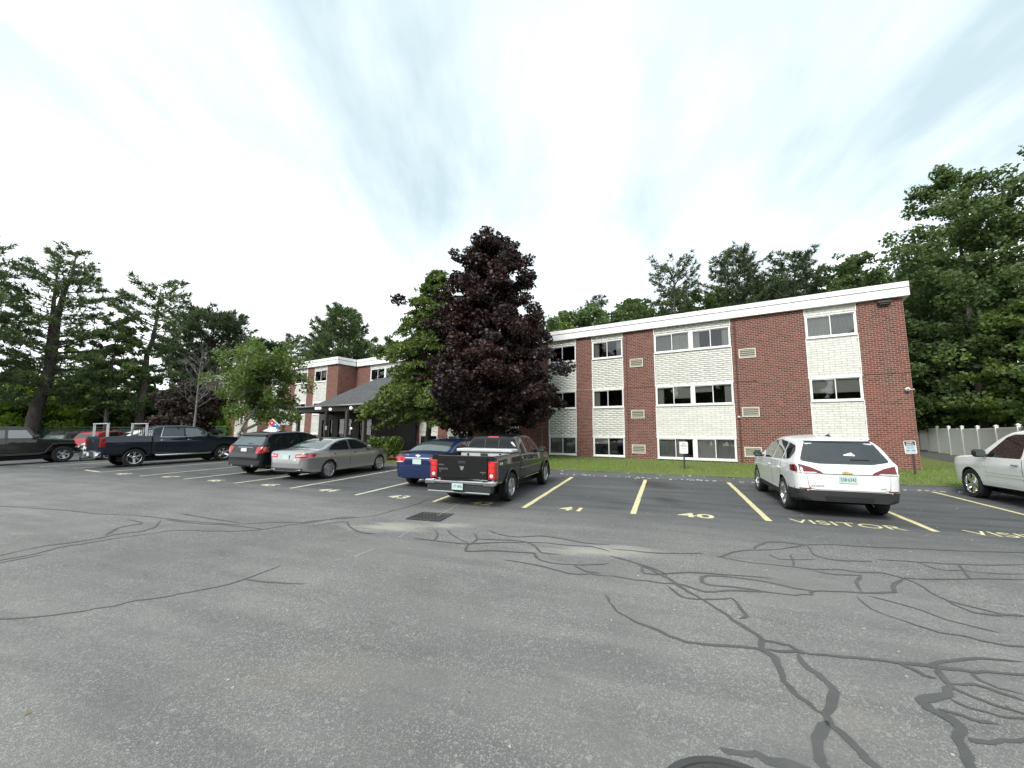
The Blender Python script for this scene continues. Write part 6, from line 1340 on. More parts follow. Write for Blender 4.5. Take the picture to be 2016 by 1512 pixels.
# ---- black pickup
def dakota():
    c, b = truck('pickup_truck', 'black four-door pickup with a silver toolbox parked tail-out in stall forty-two', 3.36,
                 [(0.70, 1.02), (0.715, 1.26), (0.80, 1.58), (0.88, 1.675), (1.05, 1.715), (1.6, 1.745), (2.05, 1.73), (2.35, 1.66), (3.0, 1.20), (3.2, 1.155), (3.9, 1.08), (4.2, 0.96), (4.32, 0.70)],
                 [(0.70, 0.86), (0.8, 0.89), (1.5, 0.905), (3.0, 0.905), (3.8, 0.88), (4.15, 0.78), (4.32, 0.62)], [(0.7, 1.17), (3.2, 1.12), (4.4, 0.98)], (-1.12, 0.66), 1.24, 0.915, 0.80, 0.375, P_BLACK, [(0, 0.44), (5, 0.42)], 0.38, None, 0)
    c.patch('B', [(-0.70, 1.60), (0.70, 1.60), (0.79, 1.255), (-0.79, 1.255)], M_CGD, 'rear_window', r=0.06)
    for y in (-0.22, 0.22): c.patch('B', [(y - 0.012, 1.60), (y + 0.012, 1.60), (y + 0.012, 1.255), (y - 0.012, 1.255)], M_PLAS, 'slider_bar', off=0.009, r=0)
    c.patch('B', [(-0.17, 1.685), (0.17, 1.685), (0.17, 1.645), (-0.17, 1.645)], M_TAIL, 'brake_light', off=0.015, r=0.01)
    c.sides([(1.02, 1.20), (1.72, 1.19), (1.72, 1.61), (1.12, 1.61)], M_CGL, 'side_window', r=0.05); c.sides([(1.80, 1.19), (2.62, 1.17), (2.50, 1.34), (2.18, 1.58), (1.80, 1.61)], M_CGL, 'front_window', r=0.05); c.patch('T', [(2.42, -0.62), (2.42, 0.62), (2.95, 0.72), (2.95, -0.72)], M_CGL, 'windscreen', r=0.06)
    c.doors([[(1.76, 0.56), (2.70, 0.56), (2.72, 1.13), (1.76, 1.15)], [(0.84, 0.72), (0.98, 0.56), (1.74, 0.56), (1.74, 1.15), (0.84, 1.16)]], (1.02, P_BLACK))
    c.sides([(0.75, 0.52), (2.80, 0.52), (2.80, 0.45), (0.75, 0.45)], M_PLAS, 'rocker', off=0.015, r=0.01); c.sides([(0.80, 0.80), (2.72, 0.80), (2.72, 0.785), (0.80, 0.785)], M_CHR, 'trim_strip', off=0.008, r=0.004)
    # tailgate, lights, bumper
    x0 = -1.12; tg = MB(); tg.bbox(x0 - 0.035, x0 + 0.02, -0.70, 0.70, 0.66, 1.245, 0.018); T = tg.build('tailgate', P_BLACK, c.root, 40)
    h = MB(); h.bbox(x0 - 0.05, x0 - 0.03, -0.11, 0.11, 1.04, 1.11, 0.008); h.build('handle', M_PLAS, T)
    g = MB(); g.box(x0 - 0.0385, x0 - 0.036, -0.69, 0.69, 0.735, 0.742); g.box(x0 - 0.0385, x0 - 0.036, -0.69, 0.69, 1.19, 1.195); g.build('crease', M_GAP, T)
    em = MB(); sh = [(-0.045, 0.05), (-0.06, 0.03), (-0.05, 0.0), (-0.035, -0.05), (0, -0.07), (0.035, -0.05), (0.05, 0.0), (0.06, 0.03), (0.045, 0.05), (0.02, 0.03), (0, 0.04), (-0.02, 0.03)]; em.add([(x0 - 0.040, a, 0.945 + q) for a, q in sh], [tuple(range(len(sh)))]); em.build('emblem', M_BADGE, T)
    def tw(s, y, z, hh, sx=0.8): vs, fs = text_mesh(s, 0.02, sx); t = MB(); t.add([(x0 - 0.0395, y - a * hh, z + q * hh) for a, q, _ in vs], fs); t.build('lettering', M_BADGE, T)
    tw('DODGE', 0.60, 1.0, 0.035, 1.0); tw('DAKOTA', 0.53, 0.90, 0.04, 1.1); tw('SLT', 0.62, 0.845, 0.035); tw('MAGNUM', -0.58, 0.845, 0.03, 0.8); tw('V8', -0.58, 0.81, 0.028)
    for sg in (1, -1):
        l = MB(); a, q = sorted((sg * 0.712, sg * 0.925)); l.bbox(x0 - 0.04, x0 + 0.16, a, q, 0.665, 1.12, 0.02); o = l.build('tail_light', M_TAIL, c.root, 40)
        for z, m_ in ((1.02, M_TAIL), (0.89, M_TAIL), (0.765, M_CLR)):
            k = MB(); rb = 0.072 if m_ is M_TAIL else 0.05; k.lathe([(rb, -0.002), (rb * .93, 0.006), (rb * .4, 0.01), (0.001, 0.010)], 18, mat=Matrix.Translation((x0 - 0.041, sg * 0.815, z)) @ Matrix.Rotation(rad(90), 4, 'Z')); k.build('lamp_bowl', plain('tail_bowl', (0.65, 0.03, 0.03), 0.15, coat=1, var=0) if m_ is M_TAIL else M_CLR, o, 50)
        cp = MB(); a, q = sorted((sg * 0.66, sg * 0.95)); cp.bbox(x0 - 0.26, x0 + 0.12, a, q, 0.535, 0.655, 0.03); cp.build('bumper_end', M_CHR, c.root, 50)
    bp = MB(); bp.bbox(x0 - 0.25, x0 - 0.04, -0.68, 0.68, 0.56, 0.64, 0.02); BP = bp.build('bumper', M_CHR, c.root, 50); bq = MB(); bq.bbox(x0 - 0.22, x0 - 0.04, -0.9, 0.9, 0.36, 0.56, 0.03); bq.build('step_pad', M_PLAS, BP); bq = MB(); bq.bbox(x0 - 0.255, x0 - 0.2, -0.86, 0.86, 0.345, 0.385, 0.012); bq.build('bumper_lip', M_CHR, BP)
    m = MB(); m.box(x0 - 0.272, x0 - 0.262, -0.152, 0.152, 0.43, 0.585); o = m.build('number_plate', M_PLT, c.root); vs, fs = text_mesh('177 0830', 0.02, 0.72); t = MB(); t.add([(x0 - 0.2735, -a * 0.068, 0.507 + q * 0.068) for a, q, _ in vs], fs); t.build('plate_number', M_PTX, o)
    b.word('R', -0.78, 1.04, '4×4', 0.085, M_WPL, 0.95, 0.2); b.word('L', -0.78, 1.04, '4×4', 0.085, M_WPL, 0.95, 0.2)
    # flared arches
    for x in (0.0, c.wb):
        for sg in (1, -1):
            fl = MB(); pts = [(x + 0.46 * math.cos(a), sg * 0.915, 0.385 + 0.46 * math.sin(a)) for a in np.linspace(-0.25, math.pi + 0.25, 15)]; fl.tube(pts, 0.028, 6); fl.build('wheel_arch_flare', P_BLACK, c.root, 60)
    c.wheels(5, 'double', 0.62, M_ALLOY, tyre_w=0.25); c.mirrors(2.58, 1.24, P_BLACK, sz=(0.12, 0.22, 0.17))
    c.place(-0.77, 10.75, 20.6, 0.92)
    # crossbed toolbox: a thing resting on the bed rails
    r = empty('truck_toolbox'); r.matrix_world = c.root.matrix_world @ Matrix.Translation((0.40, 0, 1.02)); tag(r, 'silver tread-plate toolbox lying across the black pickup bed', 'toolbox')
    m = MB(); m.bbox(-0.20, 0.20, -0.74, 0.74, 0.0, 0.235, 0.012); m.build('chest', M_ALUM, r, 30); m = MB(); m.bbox(-0.26, 0.24, -0.86, 0.86, 0.238, 0.325, 0.02); m.build('lid', M_ALUM, r, 30)
    for y in (-0.5, 0.0, 0.5): m = MB(); m.bbox(-0.225, -0.202, y - (0.11 if y == 0 else 0.03), y + (0.11 if y == 0 else 0.03), 0.10, 0.20, 0.006); m.build('latch', M_CHR if y else M_PLAS, r)
dakota()
# ---- slate blue crew-cab pickup with ladder rack
def silverado():
    c, b = truck('pickup_truck', 'dark slate-blue crew-cab pickup with a silver ladder rack', 3.745,
                 [(0.62, 1.10), (0.635, 1.40), (0.72, 1.78), (0.82, 1.86), (1.1, 1.91), (1.9, 1.925), (2.4, 1.88), (2.7, 1.76), (3.25, 1.40), (3.45, 1.37), (4.3, 1.30), (4.55, 1.18), (4.66, 0.85)],
                 [(0.62, 0.97), (0.75, 1.0), (2.0, 1.015), (3.3, 1.015), (4.2, 1.0), (4.5, 0.93), (4.66, 0.8)], [(0.6, 1.34), (3.3, 1.32), (4.7, 1.2)], (-1.18, 0.585), 1.42, 1.015, 0.87, 0.415, P_SLATE, [(0, 0.50), (5, 0.46)], 0.40, None, 0)
    c.sides([(0.98, 1.385), (1.90, 1.375), (1.90, 1.78), (1.12, 1.78)], M_CGL, 'side_window', r=0.05); c.sides([(1.98, 1.375), (3.00, 1.35), (2.78, 1.56), (2.48, 1.75), (1.98, 1.785)], M_CGP, 'front_window', r=0.05); c.sides([(0.93, 1.365), (3.05, 1.345), (3.05, 1.33), (0.93, 1.345)], M_CHR, 'belt_trim', off=0.009, r=0.004); c.sides([(0.93, 1.36), (1.08, 1.82), (1.10, 1.82), (0.97, 1.37)], M_CHR, 'belt_trim', off=0.009, r=0)
    c.patch('B', [(-0.74, 1.78), (0.74, 1.78), (0.84, 1.44), (-0.84, 1.44)], M_CGL, 'rear_window', r=0.06); c.patch('T', [(2.68, -0.72), (2.68, 0.72), (3.2, 0.82), (3.2, -0.82)], M_CGL, 'windscreen', r=0.06)
    c.doors([[(1.94, 0.62), (3.05, 0.62), (3.12, 1.32), (1.94, 1.335)], [(0.86, 0.86), (1.02, 0.62), (1.92, 0.62), (1.92, 1.335), (0.84, 1.34)]], (1.20, M_CHR))
    for sg in (1, -1):
        m = MB(); m.tube([(0.75, sg * 1.03, 0.50), (0.85, sg * 1.06, 0.48), (3.0, sg * 1.06, 0.48), (3.1, sg * 1.03, 0.50)], 0.05, 8); m.build('side_step', M_CHR, c.root, 60)
    x0 = -1.18; tg = MB(); tg.bbox(x0 - 0.035, x0 + 0.02, -0.80, 0.80, 0.78, 1.415, 0.02); T = tg.build('tailgate', P_SLATE, c.root, 40); em = MB(); em.add([(x0 - 0.04, a * 1.2, 1.22 + q * 1.2) for a, q in BOW], [tuple(range(len(BOW)))]); em.build('emblem', M_BADGE, T)
    def tw(s, y, z, hh, sx=0.8): vs, fs = text_mesh(s, 0.02, sx); t = MB(); t.add([(x0 - 0.0395, y - a * hh, z + q * hh) for a, q, _ in vs], fs); t.build('lettering', M_BADGE, T)
    tw('SILVERADO', 0.55, 1.0, 0.04, 0.9); tw('LTZ', 0.62, 0.9, 0.04)
    for sg in (1, -1):
        l = MB(); a, q = sorted((sg * 0.84, sg * 1.022)); l.bbox(x0 - 0.04, x0 + 0.15, a, q, 0.93, 1.37, 0.02); l.build('tail_light', plain('tail_lens_deep', (0.26, 0.010, 0.014), 0.12, coat=1.0, var=0.3, scale=14), c.root, 40)
        cp = MB(); a, q = sorted((sg * 0.42, sg * 1.0)); cp.bbox(x0 - 0.22, x0 + 0.05, a, q, 0.50, 0.74, 0.04); cp.build('bumper', M_CHR, c.root, 50); k = MB(); a, q = sorted((sg * 0.5, sg * 0.92)); k.bbox(x0 - 0.228, x0 - 0.18, a, q, 0.55, 0.69, 0.01); k.build('bumper_inset', M_PLAS, c.root)
    m = MB(); m.bbox(x0 - 0.16, x0 + 0.05, -0.42, 0.42, 0.52, 0.66, 0.02); m.build('bumper', M_PLAS, c.root)
    m = MB(); m.box(x0 - 0.17, x0 - 0.162, -0.152, 0.152, 0.56, 0.71); m.build('number_plate', M_PLT, c.root)
    m = MB(); m.tube([(x0 + 0.1, 0, 0.47), (x0 - 0.28, 0, 0.47), (x0 - 0.42, 0, 0.43)], 0.035, 8); m.tube([(x0 - 0.40, 0, 0.43), (x0 - 0.40, 0, 0.54)], 0.028, 8); m.build('tow_hitch', M_ALLOYD, c.root, 50)
    for x in (-0.98, 0.40):
        for sg in (1, -1): m = MB(); m.bbox(x - 0.045, x + 0.045, sg * 0.90 - 0.03, sg * 0.90 + 0.03, 1.41, 1.98, 0.01); o = m.build('rack_post', plain('rack_aluminium', (0.62, 0.63, 0.65), 0.35, 0.8), c.root)
        m = MB(); m.bbox(x - 0.05, x + 0.05, -0.96, 0.96, 1.982, 2.03, 0.012); m.build('rack_bar', MATS['rack_aluminium'], c.root)
    m = MB()
    for y in np.linspace(-0.78, 0.78, 7): m.tube([(0.60, y, 1.43), (0.60, y, 1.86)], 0.012, 5)
    m.build('cab_guard', M_PLAS, c.root)
    c.word('R', 3.45, 1.28, 'SILVERADO', 0.05, M_CHR, 0.75)
    c.wheels(6, 'double', 0.66, M_CHR, tyre_w=0.27); c.mirrors(2.88, 1.44, P_SLATE, sz=(0.14, 0.24, 0.22)); m = MB(); m.box(2.82, 2.90, -1.33, -1.31, 1.34, 1.54)
    c.place(-17.7, 19.2, 31, 0.96)
silverado()

def sedan(label, top, plan, belt, pm, wb, tr, Rt, tumble, zbot, spokes, kind):
    c = Car('parked_car', label, 'car', top, plan, belt, zbot=zbot, tumble=tumble, rc=0.17, wb=wb, tr=tr, Rt=Rt, paintm=pm, tuck=0.06, clad=0.0, shoulder=0.03, crown=0.05); c.cut(arch=1.10); c.wheels(*spokes, tyre_w=0.225); return c
# ---- grey saloon
def grey_saloon():
    c = sedan('grey metallic saloon with twin-spoke wheels parked tail-out in stall forty-five',
              [(-1.11, 0.62), (-1.10, 0.80), (-1.06, 0.96), (-0.99, 1.035), (-0.85, 1.06), (-0.45, 1.09), (-0.35, 1.11), (0.10, 1.29), (0.5, 1.405), (0.85, 1.46), (1.25, 1.475), (1.6, 1.45), (1.95, 1.36), (2.62, 1.03), (2.95, 0.985), (3.45, 0.88), (3.66, 0.74), (3.75, 0.55)],
              [(-1.11, 0.62), (-1.05, 0.76), (-0.9, 0.86), (-0.5, 0.915), (0.3, 0.928), (2.6, 0.925), (3.2, 0.88), (3.55, 0.76), (3.75, 0.54)], [(-1.1, 0.965), (0, 0.985), (2.5, 0.95), (3.8, 0.82)], P_GREY, 2.874, 0.80, 0.335, 0.40, [(-1.11, 0.34), (-0.7, 0.24), (3.2, 0.22), (3.75, 0.30)], (10, 'single', 0.74, M_ALLOY, M_ALLOYD), 0)
    c.patch('T', [(0.46, -0.60), (0.46, 0.60), (-0.33, 0.72), (-0.33, -0.72)], M_CGP, 'rear_window', r=0.07, off=0.006); c.patch('T', [(1.72, -0.60), (1.72, 0.60), (2.52, 0.74), (2.52, -0.74)], M_CGL, 'windscreen', r=0.07); c.patch('T', [(0.62, -0.5), (0.62, 0.5), (1.6, 0.5), (1.6, -0.5)], plain('sunroof_black', (0.012, 0.012, 0.013), 0.06, var=0), 'sunroof', r=0.08)
    c.sides([(-0.02, 1.055), (0.18, 1.21), (0.50, 1.345), (0.98, 1.40), (1.02, 1.035), (0.5, 1.04)], M_CGL, 'side_window', r=0.03); c.sides([(1.10, 1.035), (1.07, 1.40), (1.45, 1.37), (1.85, 1.24), (2.15, 1.06), (2.1, 1.02)], M_CGL, 'front_window', r=0.03); c.sides([(-0.06, 1.045), (2.2, 1.012), (2.2, 1.002), (-0.06, 1.033)], M_CHR, 'belt_trim', off=0.008, r=0.003)
    c.doors([[(1.06, 0.34), (2.16, 0.34), (2.22, 0.70), (2.18, 0.98), (1.06, 0.995)], [(0.42, 0.34), (1.04, 0.34), (1.04, 0.995), (0.0, 1.0), (0.08, 0.75), (0.36, 0.5)]], (0.90, M_CHR))
    for sg in (1, -1):
        c.patch('B', [(sg * 0.42, 0.93), (sg * 0.86, 0.955), (sg * 0.90, 0.87), (sg * 0.80, 0.80), (sg * 0.40, 0.80)], M_TAIL, 'tail_light', off=0.007, r=0.03); c.patch('B', [(sg * 0.46, 0.885), (sg * 0.82, 0.90), (sg * 0.80, 0.87), (sg * 0.45, 0.86)], M_CLR, 'lamp_strip', off=0.010, r=0.01)
        c.patch('R' if sg < 0 else 'L', [(-0.98, 0.955), (-0.70, 0.955), (-0.62, 0.90), (-0.74, 0.81), (-1.0, 0.80)], M_TAIL, 'tail_light', off=0.007, r=0.03); m = MB(); a, b = sorted((sg * 0.46, sg * 0.70)); m.bbox(-1.14, -1.02, a, b, 0.355, 0.415, 0.02); m.build('exhaust_tip', M_CHR, c.root, 50)
    c.patch('B', [(-0.36, 0.925), (0.36, 0.925), (0.36, 0.905), (-0.36, 0.905)], M_CHR, 'boot_trim', off=0.012, r=0.006); c.plate(0.82, None, M_PLT); c.patch('B', [(-0.48, 0.75), (-0.36, 0.75), (-0.36, 0.72), (-0.48, 0.72)], M_WPL, 'sticker', off=0.008, r=0.004)
    c.patch('B', [(-0.75, 0.45), (0.75, 0.45), (0.7, 0.35), (-0.7, 0.35)], M_PLAS, 'diffuser', off=0.006, r=0.03); c.patch('B', [(-0.88, 0.72), (0.88, 0.72), (0.88, 0.714), (-0.88, 0.714)], M_GAP, 'bumper_gap', off=0.003, r=0)
    m = MB(); m.add([(0.36, -0.03, 1.36), (0.36, 0.03, 1.36), (0.56, 0.03, 1.43), (0.56, -0.03, 1.43), (0.36, 0, 1.47)], [(0, 1, 4), (1, 2, 4), (2, 3, 4), (3, 0, 4)]); m.build('aerial', M_PLAS, c.root)
    c.mirrors(2.02, 1.07, P_GREY); c.place(-7.10, 14.80, 20.3, 0.94)
grey_saloon()
# ---- blue saloon
def blue_saloon():
    c = sedan('dark blue saloon parked beside the black pickup in stall forty-three',
              [(-0.985, 0.60), (-0.975, 0.82), (-0.94, 0.99), (-0.88, 1.055), (-0.75, 1.065), (-0.45, 1.09), (-0.36, 1.12), (0.10, 1.31), (0.42, 1.41), (0.8, 1.465), (1.2, 1.477), (1.55, 1.44), (1.9, 1.33), (2.5, 1.04), (2.8, 0.99), (3.3, 0.87), (3.5, 0.74), (3.60, 0.52)],
              [(-0.985, 0.60), (-0.93, 0.75), (-0.8, 0.845), (-0.4, 0.89), (0.3, 0.897), (2.5, 0.895), (3.0, 0.86), (3.4, 0.74), (3.60, 0.54)], [(-1.0, 0.97), (0, 0.985), (2.5, 0.95), (3.6, 0.82)], P_BLUE, 2.685, 0.775, 0.325, 0.40, [(-1.0, 0.33), (-0.6, 0.24), (3.2, 0.22), (3.6, 0.3)], (5, 'double', 0.7, M_ALLOY, M_ALLOYD), 0)
    c.patch('T', [(0.36, -0.58), (0.36, 0.58), (-0.34, 0.70), (-0.34, -0.70)], M_CGP, 'rear_window', r=0.07, off=0.006); c.patch('T', [(1.66, -0.58), (1.66, 0.58), (2.42, 0.72), (2.42, -0.72)], M_CGL, 'windscreen', r=0.07)
    c.sides([(0.0, 1.06), (0.15, 1.20), (0.45, 1.35), (0.90, 1.41), (0.94, 1.035)], M_CGL, 'side_window', r=0.03); c.sides([(1.02, 1.03), (0.99, 1.41), (1.4, 1.37), (1.8, 1.22), (2.08, 1.05), (2.0, 1.01)], M_CGL, 'front_window', r=0.03)
    c.doors([[(0.98, 0.34), (2.02, 0.34), (2.08, 0.70), (2.04, 0.98), (0.98, 0.995)], [(0.42, 0.34), (0.96, 0.34), (0.96, 0.995), (0.0, 1.0), (0.08, 0.75), (0.36, 0.5)]], (0.90, P_BLUE))
    for sg in (1, -1):
        c.patch('B', [(sg * 0.44, 0.955), (sg * 0.62, 0.99), (sg * 0.88, 0.985), (sg * 0.90, 0.83), (sg * 0.84, 0.775), (sg * 0.46, 0.80)], M_TAIL, 'tail_light', off=0.007, r=0.04); c.patch('R' if sg < 0 else 'L', [(-0.93, 0.985), (-0.72, 0.98), (-0.66, 0.93), (-0.76, 0.82), (-0.93, 0.79)], M_TAIL, 'tail_light', off=0.007, r=0.03); c.patch('B', [(sg * 0.50, 0.83), (sg * 0.80, 0.81), (sg * 0.80, 0.785), (sg * 0.50, 0.805)], M_CLR, 'reversing_lamp', off=0.010, r=0.01)
        for yy in (0.58, 0.74): k = MB(); p, d = c.hit('B', sg * yy, 0.90); k.lathe([(0.052, -0.002), (0.046, 0.008), (0.02, 0.012), (0.001, 0.012)], 16, mat=Matrix.Translation((p.x - 0.008, sg * yy, 0.90)) @ Matrix.Rotation(rad(90), 4, 'Z')); k.build('lamp_bowl', MATS['tail_bowl'], c.root, 50)
    c.patch('B', [(-0.44, 0.945), (0.44, 0.945), (0.44, 0.915), (-0.44, 0.915)], M_CHR, 'boot_trim', off=0.014, r=0.006); c.plate(0.82, None, M_PLT); c.badge('B', 0, 1.005, BOW, M_BADGE, off=0.012); c.word('B', 0.40, 1.02, 'CRUZE', 0.03, M_BADGE, 1.0); c.word('B', 0.52, 0.765, 'LT', 0.035, M_BADGE); c.patch('B', [(-0.86, 0.74), (0.86, 0.74), (0.86, 0.734), (-0.86, 0.734)], M_GAP, 'bumper_gap', off=0.003, r=0)
    m = MB(); m.tube([(0.44, 0, 1.42), (0.30, 0, 1.62)], 0.004, 5); m.build('aerial', M_PLAS, c.root); c.mirrors(1.92, 1.06, P_BLUE); c.place(-2.45, 13.18, 20.3, 0.95)
blue_saloon()

def suv(label, top, plan, belt, pm, wb, tr, Rt, tumble, zbot, spokes, clad=0.0, rc=0.14):
    c = Car('parked_car', label, 'car', top, plan, belt, zbot=zbot, tumble=tumble, rc=rc, wb=wb, tr=tr, Rt=Rt, paintm=pm, tuck=0.05, clad=clad); c.cut(arch=1.12); c.wheels(*spokes, tyre_w=0.24); return c
# ---- black crossover with a delivery sign
def black_crossover():
    c = suv('black crossover with tinted windows parked left of the grey saloon', [(-0.99, 0.66), (-0.98, 0.84), (-0.93, 1.02), (-0.84, 1.16), (-0.62, 1.45), (-0.54, 1.58), (-0.40, 1.65), (0.1, 1.69), (0.7, 1.705), (1.2, 1.68), (1.6, 1.58), (2.45, 1.15), (2.75, 1.09), (3.3, 1.0), (3.6, 0.85), (3.72, 0.62)],
            [(-0.99, 0.74), (-0.93, 0.86), (-0.8, 0.925), (-0.3, 0.955), (0.5, 0.962), (2.5, 0.962), (3.2, 0.91), (3.55, 0.79), (3.72, 0.6)], [(-1, 1.14), (0, 1.12), (2.5, 1.05), (3.8, 0.92)], P_EDGE, 2.824, 0.83, 0.37, 0.36, [(-1, 0.38), (-0.5, 0.28), (3.0, 0.26), (3.8, 0.34)], (5, 'single', 0.72, M_CHR, M_ALLOYD), 0.0)
    c.patch('B', [(-0.68, 1.50), (0.68, 1.50), (0.79, 1.17), (-0.79, 1.17)], M_CGP, 'rear_window', r=0.06, off=0.006); c.patch('B', [(-0.74, 1.60), (0.74, 1.60), (0.70, 1.535), (-0.70, 1.535)], M_PLAS, 'spoiler', off=0.06, r=0.02)
    c.sides([(0.02, 1.15), (-0.30, 1.165), (-0.50, 1.25), (-0.38, 1.44), (0.02, 1.53)], M_CGL, 'quarter_window', r=0.04); c.sides([(0.10, 1.15), (0.86, 1.125), (0.86, 1.58), (0.10, 1.545)], M_CGL, 'side_window', r=0.04); c.sides([(0.95, 1.12), (2.02, 1.09), (1.80, 1.30), (1.40, 1.53), (0.95, 1.58)], M_CGL, 'front_window', r=0.04); c.patch('T', [(1.7, -0.66), (1.7, 0.66), (2.4, 0.78), (2.4, -0.78)], M_CGL, 'windscreen', r=0.06)
    c.doors([[(0.92, 0.48), (2.02, 0.48), (2.06, 1.05), (0.92, 1.08)], [(0.34, 0.5), (0.90, 0.48), (0.90, 1.08), (0.03, 1.11), (0.10, 0.82)]], (0.96, P_EDGE))
    for sg in (1, -1): c.patch('B', [(sg * 0.62, 1.11), (sg * 0.93, 1.13), (sg * 0.95, 0.88), (sg * 0.66, 0.86)], M_TAIL, 'tail_light', off=0.008, r=0.03); c.patch('R' if sg < 0 else 'L', [(-0.92, 1.12), (-0.70, 1.10), (-0.66, 0.92), (-0.92, 0.88)], M_TAIL, 'tail_light', off=0.007, r=0.03); m = MB(); m.tube([(-1.02, sg * 0.55, 0.40), (-0.8, sg * 0.55, 0.40)], 0.045, 10); m.build('exhaust_tip', M_CHR, c.root, 50)
    c.patch('B', [(-0.50, 1.08), (0.50, 1.08), (0.50, 0.90), (-0.50, 0.90)], M_PLAS, 'plate_recess', off=0.004, r=0.03); c.plate(0.985, None, M_PLT2); c.patch('B', [(-0.4, 1.10), (0.4, 1.10), (0.4, 1.085), (-0.4, 1.085)], M_CHR, 'garnish', off=0.008, r=0.004); c.patch('B', [(-0.85, 0.60), (0.85, 0.60), (0.8, 0.42), (-0.8, 0.42)], M_PLAS, 'lower_bumper', off=0.006, r=0.04); c.badge('B', -0.1, 1.22, [(-0.28, 0.0), (-0.05, 0.03), (0.05, 0.02), (0.1, 0.0)], M_PLAS, 'wiper', 0.02)
    c.mirrors(1.92, 1.15, P_EDGE); c.place(-9.40, 15.98, 20.3, 0.94)
    # car-top delivery sign: a white wedge holding a tilted two-square tile
    r = empty('car_topper_sign'); r.matrix_world = c.root.matrix_world @ Matrix.Translation((0.55, 0.42, 1.69)) @ Matrix.Rotation(rad(20), 4, 'Z') @ Matrix.Scale(0.9, 4); tag(r, 'white car-top delivery sign with a tilted red and blue tile on the black crossover', 'sign')
    m = MB(); V = [(-0.16, -0.34, 0.0), (0.16, -0.34, 0.0), (0.16, 0.34, 0.0), (-0.16, 0.34, 0.0), (-0.05, -0.20, 0.17), (0.05, -0.20, 0.17), (0.05, 0.05, 0.17), (-0.05, 0.05, 0.17)]; m.add(V, [(0, 3, 2, 1), (4, 5, 6, 7), (0, 1, 5, 4), (1, 2, 6, 5), (2, 3, 7, 6), (3, 0, 4, 7)]); m.build('base', M_WPL, r)
    MR = plain('tile_red', (0.55, 0.03, 0.05), 0.4, var=0); MBL = plain('tile_blue', (0.01, 0.14, 0.36), 0.4, var=0); T = Matrix.Translation((-0.0, -0.10, 0.30)) @ Matrix.Rotation(rad(42), 4, 'X')
    m = MB(); m.box(-0.045, 0.045, -0.25, 0.25, -0.145, 0.145, mat=T); m.build('tile_edge', M_WPL, r)
    m = MB(); m.box(-0.05, 0.05, 0.005, 0.24, -0.13, 0.13, mat=T); o = m.build('tile', MR, r); q = MB(); q.box(-0.05, 0.05, -0.24, -0.005, -0.13, 0.13, mat=T); o2 = q.build('tile', MBL, r)
    def dot(y, z, par): k = MB(); k.lathe([(0.001, -0.054), (0.036, -0.054), (0.036, 0.054), (0.001, 0.054)], 16, mat=T @ Matrix.Translation((0, y, z)) @ Matrix.Rotation(rad(90), 4, 'Z')); k.build('spot', M_WPL, par)
    dot(0.122, 0, o); dot(-0.18, -0.06, o2); dot(-0.07, 0.06, o2)
black_crossover()
